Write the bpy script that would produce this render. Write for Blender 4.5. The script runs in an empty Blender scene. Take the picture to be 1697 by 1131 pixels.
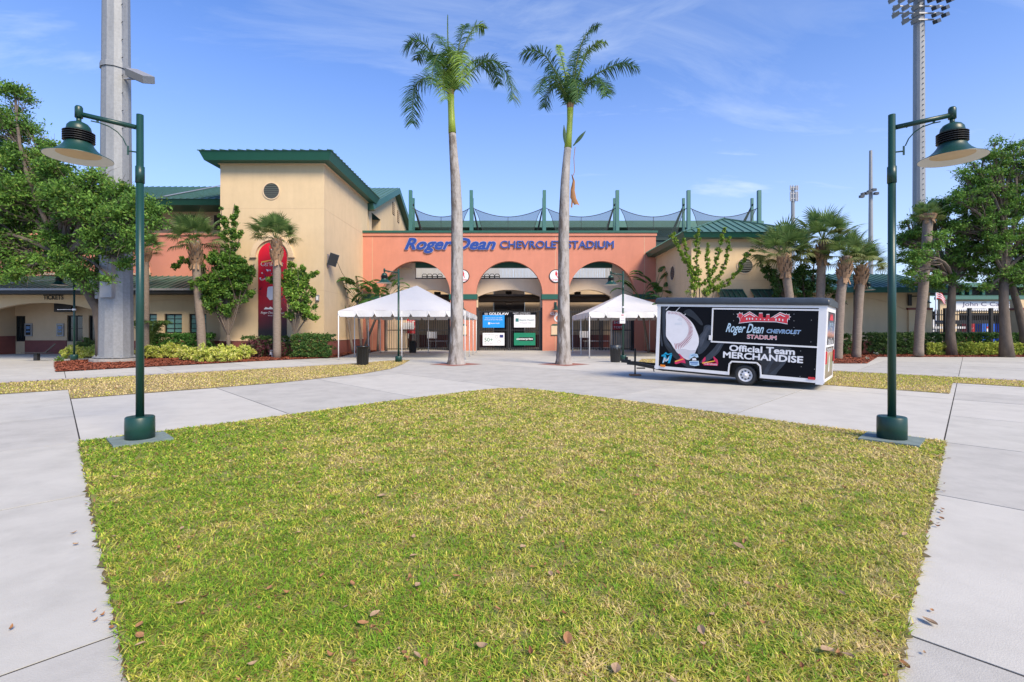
import bpy, math, random
import numpy as np
from mathutils import Vector, Matrix, noise as mnoise
rnd = random.Random(7)
RS = np.random.RandomState(11)
sc = bpy.context.scene
COL = sc.collection
PI = math.pi
# ---------------------------------------------------------------- camera
F, CX, HY, EYE = 830.0, 848.5, 548.0, 1.7
cd = bpy.data.cameras.new('camera')
cd.sensor_width = 36.0; cd.lens = F * 36.0 / 1697.0
cd.shift_y = -(565.5 - HY) / 1697.0
cd.clip_start = 0.05; cd.clip_end = 3000
cam = bpy.data.objects.new('camera', cd); COL.objects.link(cam)
cam.location = (0, 0, EYE); cam.rotation_euler = (PI / 2, 0, 0)
sc.camera = cam
# ---------------------------------------------------------------- sky
SUN_EL, SUN_AZ = 42.0, 142.0      # azimuth measured clockwise from +Y (the view direction)
w = bpy.data.worlds.new('World'); sc.world = w; w.use_nodes = True
nt = w.node_tree; N = nt.nodes; L = nt.links; N.clear()
def wn(t, **k):
    n = N.new(t)
    for a, b in k.items(): setattr(n, a, b)
    return n
out = wn('ShaderNodeOutputWorld'); bg = wn('ShaderNodeBackground')
sky = wn('ShaderNodeTexSky', sky_type='NISHITA', sun_disc=False)
sky.sun_elevation = math.radians(SUN_EL); sky.sun_rotation = math.radians(SUN_AZ)
sky.air_density = 1.0; sky.dust_density = 0.6; sky.ozone_density = 3.0
tint = wn('ShaderNodeMix', data_type='RGBA', blend_type='MULTIPLY'); tint.inputs[0].default_value = 1.0
tint.inputs[7].default_value = (0.44, 0.90, 1.56, 1)
L.new(sky.outputs[0], tint.inputs[6])
tc = wn('ShaderNodeTexCoord'); sep = wn('ShaderNodeSeparateXYZ'); L.new(tc.outputs['Generated'], sep.inputs[0])
def mth(op, a, b=None, clamp=False):
    n = wn('ShaderNodeMath', operation=op, use_clamp=clamp)
    for i, v in enumerate((a, b)):
        if v is None: continue
        if isinstance(v, (int, float)): n.inputs[i].default_value = v
        else: L.new(v, n.inputs[i])
    return n.outputs[0]
zz = mth('ADD', mth('MAXIMUM', sep.outputs[2], 0.0), 0.22)
cu = mth('DIVIDE', sep.outputs[0], zz); cv = mth('DIVIDE', sep.outputs[1], zz)
cmb = wn('ShaderNodeCombineXYZ'); L.new(cu, cmb.inputs[0]); L.new(cv, cmb.inputs[1]); cmb.inputs[2].default_value = 17.3
mp = wn('ShaderNodeMapping'); mp.inputs['Rotation'].default_value = (0, 0, math.radians(24)); mp.inputs['Scale'].default_value = (0.55, 1.5, 1)
mp.inputs['Location'].default_value = (0.3, 0.6, 0)
L.new(cmb.outputs[0], mp.inputs[0])
n1 = wn('ShaderNodeTexNoise'); n1.inputs['Scale'].default_value = 1.35; n1.inputs['Detail'].default_value = 8; n1.inputs['Roughness'].default_value = 0.62; n1.inputs['Distortion'].default_value = 0.7
L.new(mp.outputs[0], n1.inputs['Vector'])
n2 = wn('ShaderNodeTexNoise'); n2.inputs['Scale'].default_value = 0.7; n2.inputs['Detail'].default_value = 3
L.new(cmb.outputs[0], n2.inputs['Vector'])
r1 = wn('ShaderNodeValToRGB'); r1.color_ramp.elements[0].position = 0.42; r1.color_ramp.elements[1].position = 0.82
L.new(n1.outputs[0], r1.inputs[0])
r2 = wn('ShaderNodeValToRGB'); r2.color_ramp.elements[0].position = 0.28; r2.color_ramp.elements[1].position = 0.56
L.new(n2.outputs[0], r2.inputs[0])
mask = mth('MULTIPLY', mth('MULTIPLY', r1.outputs[0], r2.outputs[0]), 0.95, True)
mp2 = wn('ShaderNodeMapping'); mp2.inputs['Rotation'].default_value = (0, 0, math.radians(-14)); mp2.inputs['Scale'].default_value = (0.6, 1.7, 1); mp2.inputs['Location'].default_value = (1.5, 0.4, 5.7)
L.new(cmb.outputs[0], mp2.inputs[0]); n3 = wn('ShaderNodeTexNoise'); n3.inputs['Scale'].default_value = 1.0; n3.inputs['Detail'].default_value = 8; n3.inputs['Roughness'].default_value = 0.64; n3.inputs['Distortion'].default_value = 0.9
L.new(mp2.outputs[0], n3.inputs['Vector']); r3 = wn('ShaderNodeValToRGB'); r3.color_ramp.elements[0].position = 0.46; r3.color_ramp.elements[1].position = 0.80; L.new(n3.outputs[0], r3.inputs[0])
mask = mth('MAXIMUM', mask, mth('MULTIPLY', r3.outputs[0], 0.42))
# thin veil of high cloud towards the horizon
veil = mth('MULTIPLY', mth('POWER', mth('SUBTRACT', 1.0, mth('MAXIMUM', sep.outputs[2], 0.0), True), 3.2), 0.88, True)
msk = mth('MAXIMUM', mask, veil)
cl = wn('ShaderNodeMix', data_type='RGBA'); L.new(msk, cl.inputs[0]); L.new(tint.outputs[2], cl.inputs[6]); cl.inputs[7].default_value = (6.0, 6.7, 7.5, 1)
L.new(cl.outputs[2], bg.inputs[0]); bg.inputs[1].default_value = 0.095
L.new(bg.outputs[0], out.inputs[0])
# ---------------------------------------------------------------- sun (hazy, soft)
sd = bpy.data.lights.new('sun', 'SUN'); sd.energy = 3.4; sd.angle = math.radians(24); sd.color = (1, 0.83, 0.60)
sun = bpy.data.objects.new('sun', sd); COL.objects.link(sun)
el, az = math.radians(SUN_EL), math.radians(SUN_AZ)
sdir = Vector((math.sin(az) * math.cos(el), math.cos(az) * math.cos(el), math.sin(el)))
sun.rotation_euler = sdir.to_track_quat('Z', 'Y').to_euler(); sun.location = (0, 0, 60)
vs = sc.view_settings
vs.view_transform = 'Standard'; vs.look = 'None'; vs.gamma = 1.0; vs.use_curve_mapping = False
vs.exposure = 0.78

# ================================================================ helpers
def G(px, py):                       # a point on the ground
    Y = EYE * F / (py - HY); return ((px - CX) / F * Y, Y)
def P(px, py, Y):                    # a point at a known distance
    return Vector(((px - CX) * Y / F, Y, EYE + (HY - py) * Y / F))
def PX(px, Y): return (px - CX) * Y / F
def PZ(py, Y): return EYE + (HY - py) * Y / F
def lin(c): return tuple(((v / 255) / 12.92 if v / 255 <= 0.04045 else ((v / 255 + 0.055) / 1.055) ** 2.4) for v in c)

MATS = {}
def mat(name, rgb, rough=0.8, var=0.0, scale=6.0, bump=0.0, bscale=60.0, metal=0.0, spec=0.5, vcol=False, trans=0.0, rgb2=None, streak=False, stretch=None, grime=0.0, coat=0.0, bdist=0.01):
    m = bpy.data.materials.new(name); m.use_nodes = True; MATS[name] = m
    t = m.node_tree; n = t.nodes; l = t.links
    b = n['Principled BSDF']; b.inputs['Roughness'].default_value = rough; b.inputs['Metallic'].default_value = metal
    b.inputs['Specular IOR Level'].default_value = spec; b.inputs['Coat Weight'].default_value = coat
    c = tuple(rgb) + (1,)
    b.inputs['Base Color'].default_value = c
    src = None
    tcn = n.new('ShaderNodeTexCoord')
    vec = tcn.outputs['Object']
    if stretch:
        mpn = n.new('ShaderNodeMapping'); mpn.inputs['Scale'].default_value = stretch; l.new(vec, mpn.inputs[0]); vec = mpn.outputs[0]
    if vcol:
        a = n.new('ShaderNodeAttribute'); a.attribute_name = 'Col'; src = a.outputs['Color']
    if var > 0 or rgb2:
        nz = n.new('ShaderNodeTexNoise'); nz.inputs['Scale'].default_value = scale; nz.inputs['Detail'].default_value = 6; nz.inputs['Roughness'].default_value = 0.65
        l.new(vec, nz.inputs['Vector'])
        mx = n.new('ShaderNodeMix'); mx.data_type = 'RGBA'
        if rgb2:
            rp = n.new('ShaderNodeValToRGB'); rp.color_ramp.elements[0].position = 0.35; rp.color_ramp.elements[1].position = 0.65
            l.new(nz.outputs[0], rp.inputs[0]); l.new(rp.outputs[0], mx.inputs[0])
            mx.inputs[6].default_value = c; mx.inputs[7].default_value = tuple(rgb2) + (1,)
        else:
            mx.blend_type = 'MULTIPLY'; mx.inputs[0].default_value = 1.0
            rp = n.new('ShaderNodeMapRange'); rp.inputs[1].default_value = 0.25; rp.inputs[2].default_value = 0.75; rp.inputs[3].default_value = 1 - var; rp.inputs[4].default_value = 1 + var
            l.new(nz.outputs[0], rp.inputs[0]); 
            if src: l.new(src, mx.inputs[6])
            else: mx.inputs[6].default_value = c
            l.new(rp.outputs[0], mx.inputs[7])
        src = mx.outputs[2]
    if grime > 0:
        nz = n.new('ShaderNodeTexNoise'); nz.inputs['Scale'].default_value = 0.9; nz.inputs['Detail'].default_value = 8; nz.inputs['Roughness'].default_value = 0.7
        mpn = n.new('ShaderNodeMapping'); mpn.inputs['Scale'].default_value = (1.6, 1.6, 0.3); l.new(tcn.outputs['Object'], mpn.inputs[0]); l.new(mpn.outputs[0], nz.inputs['Vector'])
        rp = n.new('ShaderNodeMapRange'); rp.inputs[1].default_value = 0.45; rp.inputs[2].default_value = 0.8; rp.inputs[3].default_value = 1; rp.inputs[4].default_value = 1 - grime
        l.new(nz.outputs[0], rp.inputs[0])
        mx = n.new('ShaderNodeMix'); mx.data_type = 'RGBA'; mx.blend_type = 'MULTIPLY'; mx.inputs[0].default_value = 1
        if src: l.new(src, mx.inputs[6])
        else: mx.inputs[6].default_value = c
        l.new(rp.outputs[0], mx.inputs[7]); src = mx.outputs[2]
    if src: l.new(src, b.inputs['Base Color'])
    if bump > 0:
        nb = n.new('ShaderNodeTexNoise'); nb.inputs['Scale'].default_value = bscale; nb.inputs['Detail'].default_value = 4
        l.new(vec, nb.inputs['Vector'])
        bn = n.new('ShaderNodeBump'); bn.inputs['Strength'].default_value = bump; bn.inputs['Distance'].default_value = bdist
        l.new(nb.outputs[0], bn.inputs['Height']); l.new(bn.outputs[0], b.inputs['Normal'])
    if trans > 0:
        tr = n.new('ShaderNodeBsdfTranslucent'); ms = n.new('ShaderNodeMixShader'); ms.inputs[0].default_value = trans
        if src: l.new(src, tr.inputs[0])
        else: tr.inputs[0].default_value = c
        l.new(b.outputs[0], ms.inputs[1]); l.new(tr.outputs[0], ms.inputs[2]); l.new(ms.outputs[0], n['Material Output'].inputs[0])
    return m
# ---- palette (surface colours)
STUCCO = mat('beige_stucco', (0.63, 0.485, 0.30), 0.9, 0.05, 1.2, 0.25, 90, grime=0.10)
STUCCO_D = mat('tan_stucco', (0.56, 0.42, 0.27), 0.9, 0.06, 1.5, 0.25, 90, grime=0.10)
TRIM = mat('cream_trim', (0.66, 0.51, 0.35), 0.85, 0.04, 2, 0.1, 80)
ORANGE = mat('coral_stucco', (0.565, 0.225, 0.15), 0.9, 0.07, 1.1, 0.25, 80, grime=0.12)
SALMON = mat('salmon_stucco', (0.60, 0.245, 0.175), 0.9, 0.05, 1.1, 0.2, 80, grime=0.06)
MAROON = mat('maroon_block', (0.20, 0.065, 0.055), 0.85, 0.12, 3, 0.2, 40)
GREEN = mat('green_paint', (0.014, 0.095, 0.066), 0.42, 0.06, 2, 0.0)
ROOFG = mat('green_metal_roof', (0.085, 0.185, 0.145), 0.42, 0.10, 1.5, metal=0.25)
POLEG = mat('lamp_green', (0.008, 0.048, 0.038), 0.38, 0.12, 3, grime=0.25)
BLACKP = mat('black_paint', (0.012, 0.012, 0.013), 0.5)
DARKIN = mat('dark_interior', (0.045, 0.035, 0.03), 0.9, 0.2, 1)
BEAMB = mat('brown_beam', (0.12, 0.085, 0.06), 0.8, 0.1, 1)
GALV = mat('galvanised_steel', (0.27, 0.285, 0.30), 0.6, 0.16, 9, 0.05, 30, metal=0.3, grime=0.25)
GALV2 = mat('grey_enclosure', (0.30, 0.31, 0.33), 0.45, 0.05, 3, metal=0.3)
WHITE = mat('white_vinyl', (0.66, 0.665, 0.67), 0.5, 0.03, 1.5, 0.25, 2.0, bdist=0.05, trans=0.12)
WHITEP = mat('white_paint', (0.74, 0.74, 0.75), 0.4, 0.03, 3)
SIGNW = mat('sign_white', (0.72, 0.73, 0.76), 0.45)
CONC = mat('pavement_concrete', (0.475, 0.464, 0.415), 0.85, 0.10, 1.3, 0.25, 120, stretch=(1, 1, 1), grime=0.20)
CONC2 = mat('pavement_concrete_light', (0.50, 0.487, 0.437), 0.85, 0.06, 1.7, 0.25, 120, grime=0.16)
CONC3 = mat('pavement_concrete_worn', (0.445, 0.434, 0.392), 0.85, 0.08, 1.0, 0.3, 120, grime=0.26)
JOINT = mat('joint_soil', (0.035, 0.032, 0.027), 0.95, 0.3, 8)
PAVER = mat('grey_paver', (0.40, 0.36, 0.33), 0.9, 0.12, 6, 0.3, 80)
PAD = mat('concrete_pad', (0.30, 0.29, 0.27), 0.9, 0.25, 5, 0.5, 40)
PADG = mat('green_grey_pad', (0.16, 0.21, 0.20), 0.8, 0.25, 6, 0.4, 50)
MULCH = mat('red_mulch', (0.20, 0.055, 0.028), 0.95, 0.5, 22, 1.0, 30, rgb2=(0.11, 0.035, 0.02), bdist=0.04)
LAWN = mat('lawn_soil', (0.19, 0.22, 0.04), 0.95, 0.0, 9.0, 0.9, 90, rgb2=(0.30, 0.25, 0.10), bdist=0.02)
DRY = mat('dry_turf', (0.36, 0.26, 0.14), 0.95, 0.0, 1.6, 0.6, 60, rgb2=(0.22, 0.19, 0.075), bdist=0.02)
FARG = mat('far_ground', (0.20, 0.20, 0.15), 0.95, 0.2, 0.1)
LEAF = mat('leaf', (0.05, 0.1, 0.02), 0.6, vcol=True, trans=0.25, spec=0.25)
LEAFG = mat('glossy_leaf', (0.05, 0.1, 0.02), 0.5, vcol=True, trans=0.25, spec=0.3)
BLADE = mat('grass_blade', (0.1, 0.15, 0.03), 0.6, vcol=True, trans=0.4, spec=0.25)
BARK = mat('oak_bark', (0.13, 0.105, 0.085), 0.95, 0.35, 5, 0.8, 22, stretch=(1, 1, 0.35), bdist=0.03)
PALMB = mat('royal_palm_bark', (0.37, 0.35, 0.335), 0.9, 0.28, 3.5, 0.5, 18, stretch=(1, 1, 0.5), grime=0.55, bdist=0.02)
SABALB = mat('sabal_bark', (0.22, 0.18, 0.15), 0.95, 0.25, 6, 0.7, 25, stretch=(1, 1, 3), bdist=0.02)
BOOT = mat('palm_boot', (0.30, 0.19, 0.115), 0.9, 0.35, 8, 0.4, 30)
SHAFT = mat('crown_shaft', (0.27, 0.36, 0.045), 0.4, 0.12, 2.0, stretch=(1, 1, 0.3))
DEADL = mat('dead_leaf', (0.32, 0.17, 0.085), 0.9, 0.35, 40, spec=.1)
DEADL2 = mat('dead_leaf_pale', (0.34, 0.24, 0.155), 0.9, 0.35, 40, spec=.1)
DEADL3 = mat('dead_leaf_dark', (0.20, 0.09, 0.05), 0.9, 0.35, 40, spec=.1)
BLUEL = mat('letter_blue', (0.018, 0.055, 0.28), 0.35)
LEDGE = mat('letter_edge_grey', (0.42, 0.38, 0.45), 0.5)
RED = mat('banner_red', (0.60, 0.012, 0.03), 0.5, 0.05, 3)
REDP = mat('sign_red', (0.55, 0.02, 0.03), 0.45)
NAVY = mat('glass_dark', (0.012, 0.018, 0.02), 0.08, spec=0.8)
TEAL = mat('window_blind_teal', (0.11, 0.27, 0.25), 0.25, 0.05, 2, spec=0.7)
PLASTIC = mat('black_plastic', (0.014, 0.016, 0.019), 0.33, 0.1, 5, 0.2, 15)
RUBBER = mat('tyre_rubber', (0.025, 0.027, 0.03), 0.7, 0.1, 20)
VINYLD = mat('dark_roof_vinyl', (0.040, 0.050, 0.062), 0.38, 0.2, 3, 0.4, 5, bdist=0.04)
WRAP = mat('black_wrap', (0.0045, 0.005, 0.008), 0.45, spec=0.12)
STEELB = mat('black_steel', (0.018, 0.018, 0.02), 0.55)
NET = None

# ---- mesh building
OFF = {}
def link(o, parent=None):
    COL.objects.link(o)
    if parent is not None: o.parent = parent
    return o
def tag(o, label=None, cat=None, group=None, kind=None):
    if label: o['label'] = label
    if cat: o['category'] = cat
    if group: o['group'] = group
    if kind: o['kind'] = kind
    return o
def thing(name, label, cat, loc=(0, 0, 0), rz=0.0, group=None, rot=None):
    o = bpy.data.objects.new(name, None); o.empty_display_size = 0.2
    COL.objects.link(o); o.location = loc; o.rotation_euler = rot or (0, 0, rz)
    M = Matrix.Translation(Vector(loc)) @ o.rotation_euler.to_matrix().to_4x4()
    OFF[o.name] = M
    return tag(o, label, cat, group)
class MB:
    def __init__(s): s.v = []; s.f = []; s.mi = []; s.m = 0
    def add(s, vs, fs):
        b = len(s.v); s.v += [tuple(x) for x in vs]; s.f += [tuple(i + b for i in q) for q in fs]; s.mi += [s.m] * len(fs); return s
    def box(s, x0, x1, y0, y1, z0, z1):
        v = [(x, y, z) for z in (z0, z1) for y in (y0, y1) for x in (x0, x1)]
        return s.add(v, [(0, 2, 3, 1), (4, 5, 7, 6), (0, 1, 5, 4), (2, 6, 7, 3), (0, 4, 6, 2), (1, 3, 7, 5)])
    def obox(s, c, ax, ay, az):      # centre and three half-axis vectors
        c, ax, ay, az = map(Vector, (c, ax, ay, az))
        v = [c + ax * i + ay * j + az * k for k in (-1, 1) for j in (-1, 1) for i in (-1, 1)]
        return s.add(v, [(0, 2, 3, 1), (4, 5, 7, 6), (0, 1, 5, 4), (2, 6, 7, 3), (0, 4, 6, 2), (1, 3, 7, 5)])
    def bar(s, a, b, w, h=None, up=(0, 0, 1)):
        a, b = Vector(a), Vector(b); d = b - a; L_ = d.length; d.normalize(); h = h or w
        upv = Vector(up)
        if abs(d.dot(upv)) > 0.98: upv = Vector((0, 1, 0))
        x = d.cross(upv).normalized(); y = x.cross(d).normalized()
        return s.obox((a + b) / 2, d * L_ / 2, x * w / 2, y * h / 2)
    def tube(s, pts, rad, n=8, cap=True):
        pts = [Vector(p) for p in pts]
        if not hasattr(rad, '__len__'): rad = [rad] * len(pts)
        b0 = len(s.v); x = None
        for i, p in enumerate(pts):
            d = (pts[min(i + 1, len(pts) - 1)] - pts[max(i - 1, 0)])
            d = d.normalized() if d.length > 1e-9 else Vector((0, 0, 1))
            if x is None:
                x = d.cross(Vector((0, 0, 1))); x = x.normalized() if x.length > 0.1 else d.cross(Vector((0, 1, 0))).normalized()
            x = (x - d * x.dot(d)); x = x.normalized() if x.length > 1e-6 else Vector((1, 0, 0)); y = d.cross(x)
            for k in range(n):
                a = 2 * PI * k / n; s.v.append(tuple(p + (x * math.cos(a) + y * math.sin(a)) * rad[i]))
        for i in range(len(pts) - 1):
            for k in range(n):
                k2 = (k + 1) % n; s.f.append((b0 + i * n + k, b0 + i * n + k2, b0 + (i + 1) * n + k2, b0 + (i + 1) * n + k)); s.mi.append(s.m)
        if cap:
            s.f.append(tuple(b0 + k for k in range(n))[::-1]); e = b0 + (len(pts) - 1) * n; s.f.append(tuple(e + k for k in range(n))); s.mi += [s.m] * 2
        return s
    def lathe(s, prof, c=(0, 0, 0), n=24, cap=True):
        b0 = len(s.v); c = Vector(c)
        for r, z in prof:
            for k in range(n):
                a = 2 * PI * k / n; s.v.append((c.x + r * math.cos(a), c.y + r * math.sin(a), c.z + z))
        for i in range(len(prof) - 1):
            for k in range(n):
                k2 = (k + 1) % n; s.f.append((b0 + i * n + k, b0 + i * n + k2, b0 + (i + 1) * n + k2, b0 + (i + 1) * n + k)); s.mi.append(s.m)
        if cap:
            s.f.append(tuple(b0 + k for k in range(n))[::-1]); e = b0 + (len(prof) - 1) * n; s.f.append(tuple(e + k for k in range(n))); s.mi += [s.m] * 2
        return s
    def prism(s, poly, fn, d0, d1):  # poly of (a,b); fn(a,b,d) -> xyz
        n = len(poly); v = [fn(a, b, d0) for a, b in poly] + [fn(a, b, d1) for a, b in poly]
        return s.add(v, [tuple(range(n))[::-1], tuple(range(n, 2 * n))] + [(i, (i + 1) % n, n + (i + 1) % n, n + i) for i in range(n)])
    def build(s, name, m, parent=None, smooth=False, world=True, kind=None, label=None):
        me = bpy.data.meshes.new(name)
        vv = s.v
        root = parent
        while root is not None and root.parent is not None: root = root.parent
        if world and root is not None and root.name in OFF:
            Mi = OFF[root.name].inverted(); vv = [tuple(Mi @ Vector(p)) for p in vv]
        me.from_pydata(vv, [], s.f)
        ms = m if isinstance(m, (list, tuple)) else [m]
        for q in ms: me.materials.append(q)
        if len(ms) > 1: me.polygons.foreach_set('material_index', s.mi)
        if smooth:
            me.polygons.foreach_set('use_smooth', [len(p.vertices) <= 4 for p in me.polygons])
        me.validate(); me.update()
        o = bpy.data.objects.new(name, me); link(o, parent)
        if kind: o['kind'] = kind
        if label: o['label'] = label
        return o
def npmesh(name, V, k, m, cols=None, parent=None, kind=None, smooth=False, faces=None):
    """V (n,3) verts, faces of k verts in a row (or index array)"""
    me = bpy.data.meshes.new(name)
    V = np.asarray(V, dtype=np.float32).reshape(-1, 3)
    fa = np.arange(len(V), dtype=np.int32) if faces is None else np.asarray(faces, dtype=np.int32).ravel()
    nf = len(fa) // k
    me.vertices.add(len(V)); me.vertices.foreach_set('co', V.ravel())
    me.loops.add(len(fa)); me.loops.foreach_set('vertex_index', fa)
    me.polygons.add(nf); me.polygons.foreach_set('loop_start', np.arange(nf, dtype=np.int32) * k)
    if smooth: me.polygons.foreach_set('use_smooth', np.ones(nf, dtype=bool))
    me.update(calc_edges=True)
    if cols is not None:
        at = me.color_attributes.new('Col', 'FLOAT_COLOR', 'POINT')
        c4 = np.ones((len(V), 4), dtype=np.float32); c4[:, :3] = cols
        at.data.foreach_set('color', c4.ravel())
    me.materials.append(m)
    o = bpy.data.objects.new(name, me); link(o, parent)
    if kind: o['kind'] = kind
    return o
def share(o, name=None, parent=None, loc=None, rot=None, scale=None):
    c = o.copy(); c.name = name or o.name.split('.')[0]; COL.objects.link(c)
    if parent is not None: c.parent = parent
    if loc is not None: c.location = loc
    if rot is not None: c.rotation_euler = rot
    if scale is not None: c.scale = scale
    return c
def copy_tree(o, parent=None):
    c = o.copy(); COL.objects.link(c); c.parent = parent
    for ch in list(o.children): copy_tree(ch, c)
    return c
def sheet(name, pts, z, m, kind='structure', parent=None, label=None):
    b = MB(); b.add([(x, y, z) for x, y in pts], [tuple(range(len(pts)))])
    return b.build(name, m, parent, kind=kind)
TXT = {}
def text_geo(body, size=1.0, extrude=0.0, offset=0.0, shear=0.0, space=1.0):
    key = (body, extrude, offset, shear, space)
    if key in TXT: return TXT[key]
    c = bpy.data.curves.new('t', 'FONT'); c.body = body; c.size = size; c.extrude = extrude; c.offset = min(offset, 0.0); c.shear = shear
    c.space_character = space; c.resolution_u = 3
    o = bpy.data.objects.new('t', c); me = bpy.data.meshes.new_from_object(o)
    V = [v.co.copy() for v in me.vertices]; Fc = [tuple(p.vertices) for p in me.polygons]
    bpy.data.objects.remove(o); bpy.data.curves.remove(c); bpy.data.meshes.remove(me)
    if offset > 0:        # bold: shifted copies, a hair apart in depth
        V0, F0 = V, Fc; V, Fc = [], []
        for i, (dx, dy) in enumerate([(0, 0), (-1, 0), (1, 0), (0, -1), (0, 1), (.7, .7), (-.7, .7), (.7, -.7), (-.7, -.7)]):
            b0 = len(V); V += [Vector((v.x + dx * offset, v.y + dy * offset, v.z + i * 0.0001)) for v in V0]; Fc += [tuple(q + b0 for q in f) for f in F0]
    TXT[key] = (V, Fc)
    return V, Fc
def text_on(b, body, fn, w, h=None, cx=0.0, cy=0.0, **k):
    """fit text in a box w wide (h tall) centred at cx,cy; fn(a,b,d)->xyz"""
    V, Fc = text_geo(body, **k)
    if not V: return
    x0 = min(v.x for v in V); x1 = max(v.x for v in V); y0 = min(v.y for v in V); y1 = max(v.y for v in V)
    s = w / (x1 - x0); sy = s if h is None else h / (y1 - y0)
    b.add([fn(cx + (v.x - (x0 + x1) / 2) * s, cy + (v.y - (y0 + y1) / 2) * sy, v.z * (s if k.get('extrude') else 1)) for v in V], Fc)

def palm_bark():
    m = bpy.data.materials['royal_palm_bark']; t = m.node_tree; n = t.nodes; l = t.links; b = n['Principled BSDF']
    src = b.inputs['Base Color'].links[0].from_socket; tcn = n.new('ShaderNodeTexCoord'); mp_ = n.new('ShaderNodeMapping'); mp_.inputs['Scale'].default_value = (3.2, 3.2, .75); l.new(tcn.outputs['Object'], mp_.inputs[0])
    nz = n.new('ShaderNodeTexNoise'); nz.inputs['Scale'].default_value = 1.3; nz.inputs['Detail'].default_value = 9; nz.inputs['Roughness'].default_value = .72; l.new(mp_.outputs[0], nz.inputs['Vector'])
    sx = n.new('ShaderNodeSeparateXYZ'); l.new(tcn.outputs['Object'], sx.inputs[0]); md = n.new('ShaderNodeMath'); md.operation = 'MULTIPLY_ADD'; l.new(sx.outputs[0], md.inputs[0]); md.inputs[1].default_value = -.42; l.new(nz.outputs[0], md.inputs[2])
    rp = n.new('ShaderNodeValToRGB'); rp.color_ramp.elements[0].position = .47; rp.color_ramp.elements[1].position = .62; l.new(md.outputs[0], rp.inputs[0])
    mx = n.new('ShaderNodeMix'); mx.data_type = 'RGBA'; l.new(rp.outputs[0], mx.inputs[0]); l.new(src, mx.inputs[6]); mx.inputs[7].default_value = (.13, .105, .085, 1); l.new(mx.outputs[2], b.inputs['Base Color'])
palm_bark()
# ================================================================ ground
U = Vector((0.686, 0.752)); V_ = Vector((-0.686, 0.752)); O_ = Vector((0.0, 0.42))
def UV(u, v): p = O_ + U * u + V_ * v; return (p.x, p.y)
g = sheet('ground', [(-1500, -60), (1500, -60), (1500, 2500), (-1500, 2500)], -0.06, FARG)
bed = sheet('joint_bed', [(-48, -6), (48, -6), (48, 75), (-48, 75)], -0.007, JOINT)
pave = tag(bpy.data.objects.new('pavement', None), kind='structure'); COL.objects.link(pave)
gap = 0.010
ul = [-9.6, -4.8, 0, 3.2, 6.4, 9.6, 15.9, 20.3, 24.7, 29.1, 33.5, 37.9, 42.3, 46.7, 51.1]
slabn = 0
for i in range(len(ul) - 1):
    for j in range(len(ul) - 1):
        u0, u1, v0, v1 = ul[i], ul[i + 1], ul[j], ul[j + 1]
        if u0 >= 0 and u1 <= 9.6 and v0 >= 0 and v1 <= 9.6: continue
        cells = [(u0, u1, v0, v1)]
        if u1 <= 0 and v0 >= 9.6:       # the side walks keep the short joints
            k = 2; cells = [(u0, u1, v0 + (v1 - v0) * q / k, v0 + (v1 - v0) * (q + 1) / k) for q in range(k)]
        elif v1 <= 0 and u0 >= 9.6:
            k = 2; cells = [(u0 + (u1 - u0) * q / k, u0 + (u1 - u0) * (q + 1) / k, v0, v1) for q in range(k)]
        for (a0, a1, b0, b1) in cells:
            c = UV((a0 + a1) / 2, (b0 + b1) / 2)
            if c[1] > 58 or c[1] < -3 or abs(c[0]) > 1.12 * max(c[1], 0) + 5: continue
            x = MB(); q = [UV(a0 + gap, b0 + gap), UV(a1 - gap, b0 + gap), UV(a1 - gap, b1 - gap), UV(a0 + gap, b1 - gap)]
            h = rnd.uniform(-0.003, 0.0)
            x.add([(p[0], p[1], h) for p in q] + [(p[0], p[1], -0.1) for p in q], [(0, 1, 2, 3), (0, 4, 5, 1), (1, 5, 6, 2), (2, 6, 7, 3), (3, 7, 4, 0)])
            x.build('slab', rnd.choice([CONC, CONC, CONC2, CONC3]), pave)
# paver bands along the two far walks
band = tag(bpy.data.objects.new('paver_band', None), kind='structure'); COL.objects.link(band)
x = MB(); x.box(-0.29, 0.29, -0.142, 0.142, 0, 0.006)
p0 = x.build('paver', PAVER, band); first = True
ang = math.atan2(U.y, U.x)
for side in (0, 1):
    for k in range(62):
        a = -8 + k * 0.31
        if side == 0: c = UV(a, 22.75); rz = math.atan2(U.y, U.x) + PI / 2
        else: c = UV(23.75, a * 1.0 + 0.5); rz = math.atan2(V_.y, V_.x) + PI / 2
        if abs(c[0]) > 1.04 * c[1]: continue
        if first: o = p0; first = False
        else: o = share(p0)
        o.location = (c[0], c[1], 0.002 + rnd.uniform(0, 0.003)); o.rotation_euler = (0, 0, rz)
sheet('band_bed', [UV(-9, 22.42), UV(11.2, 22.42), UV(11.2, 23.04), UV(-9, 23.04)], 0.0012, JOINT)
sheet('band_bed', [UV(23.44, -9), UV(24.06, -9), UV(24.06, 11.6), UV(23.44, 11.6)], 0.0012, JOINT)
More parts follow.
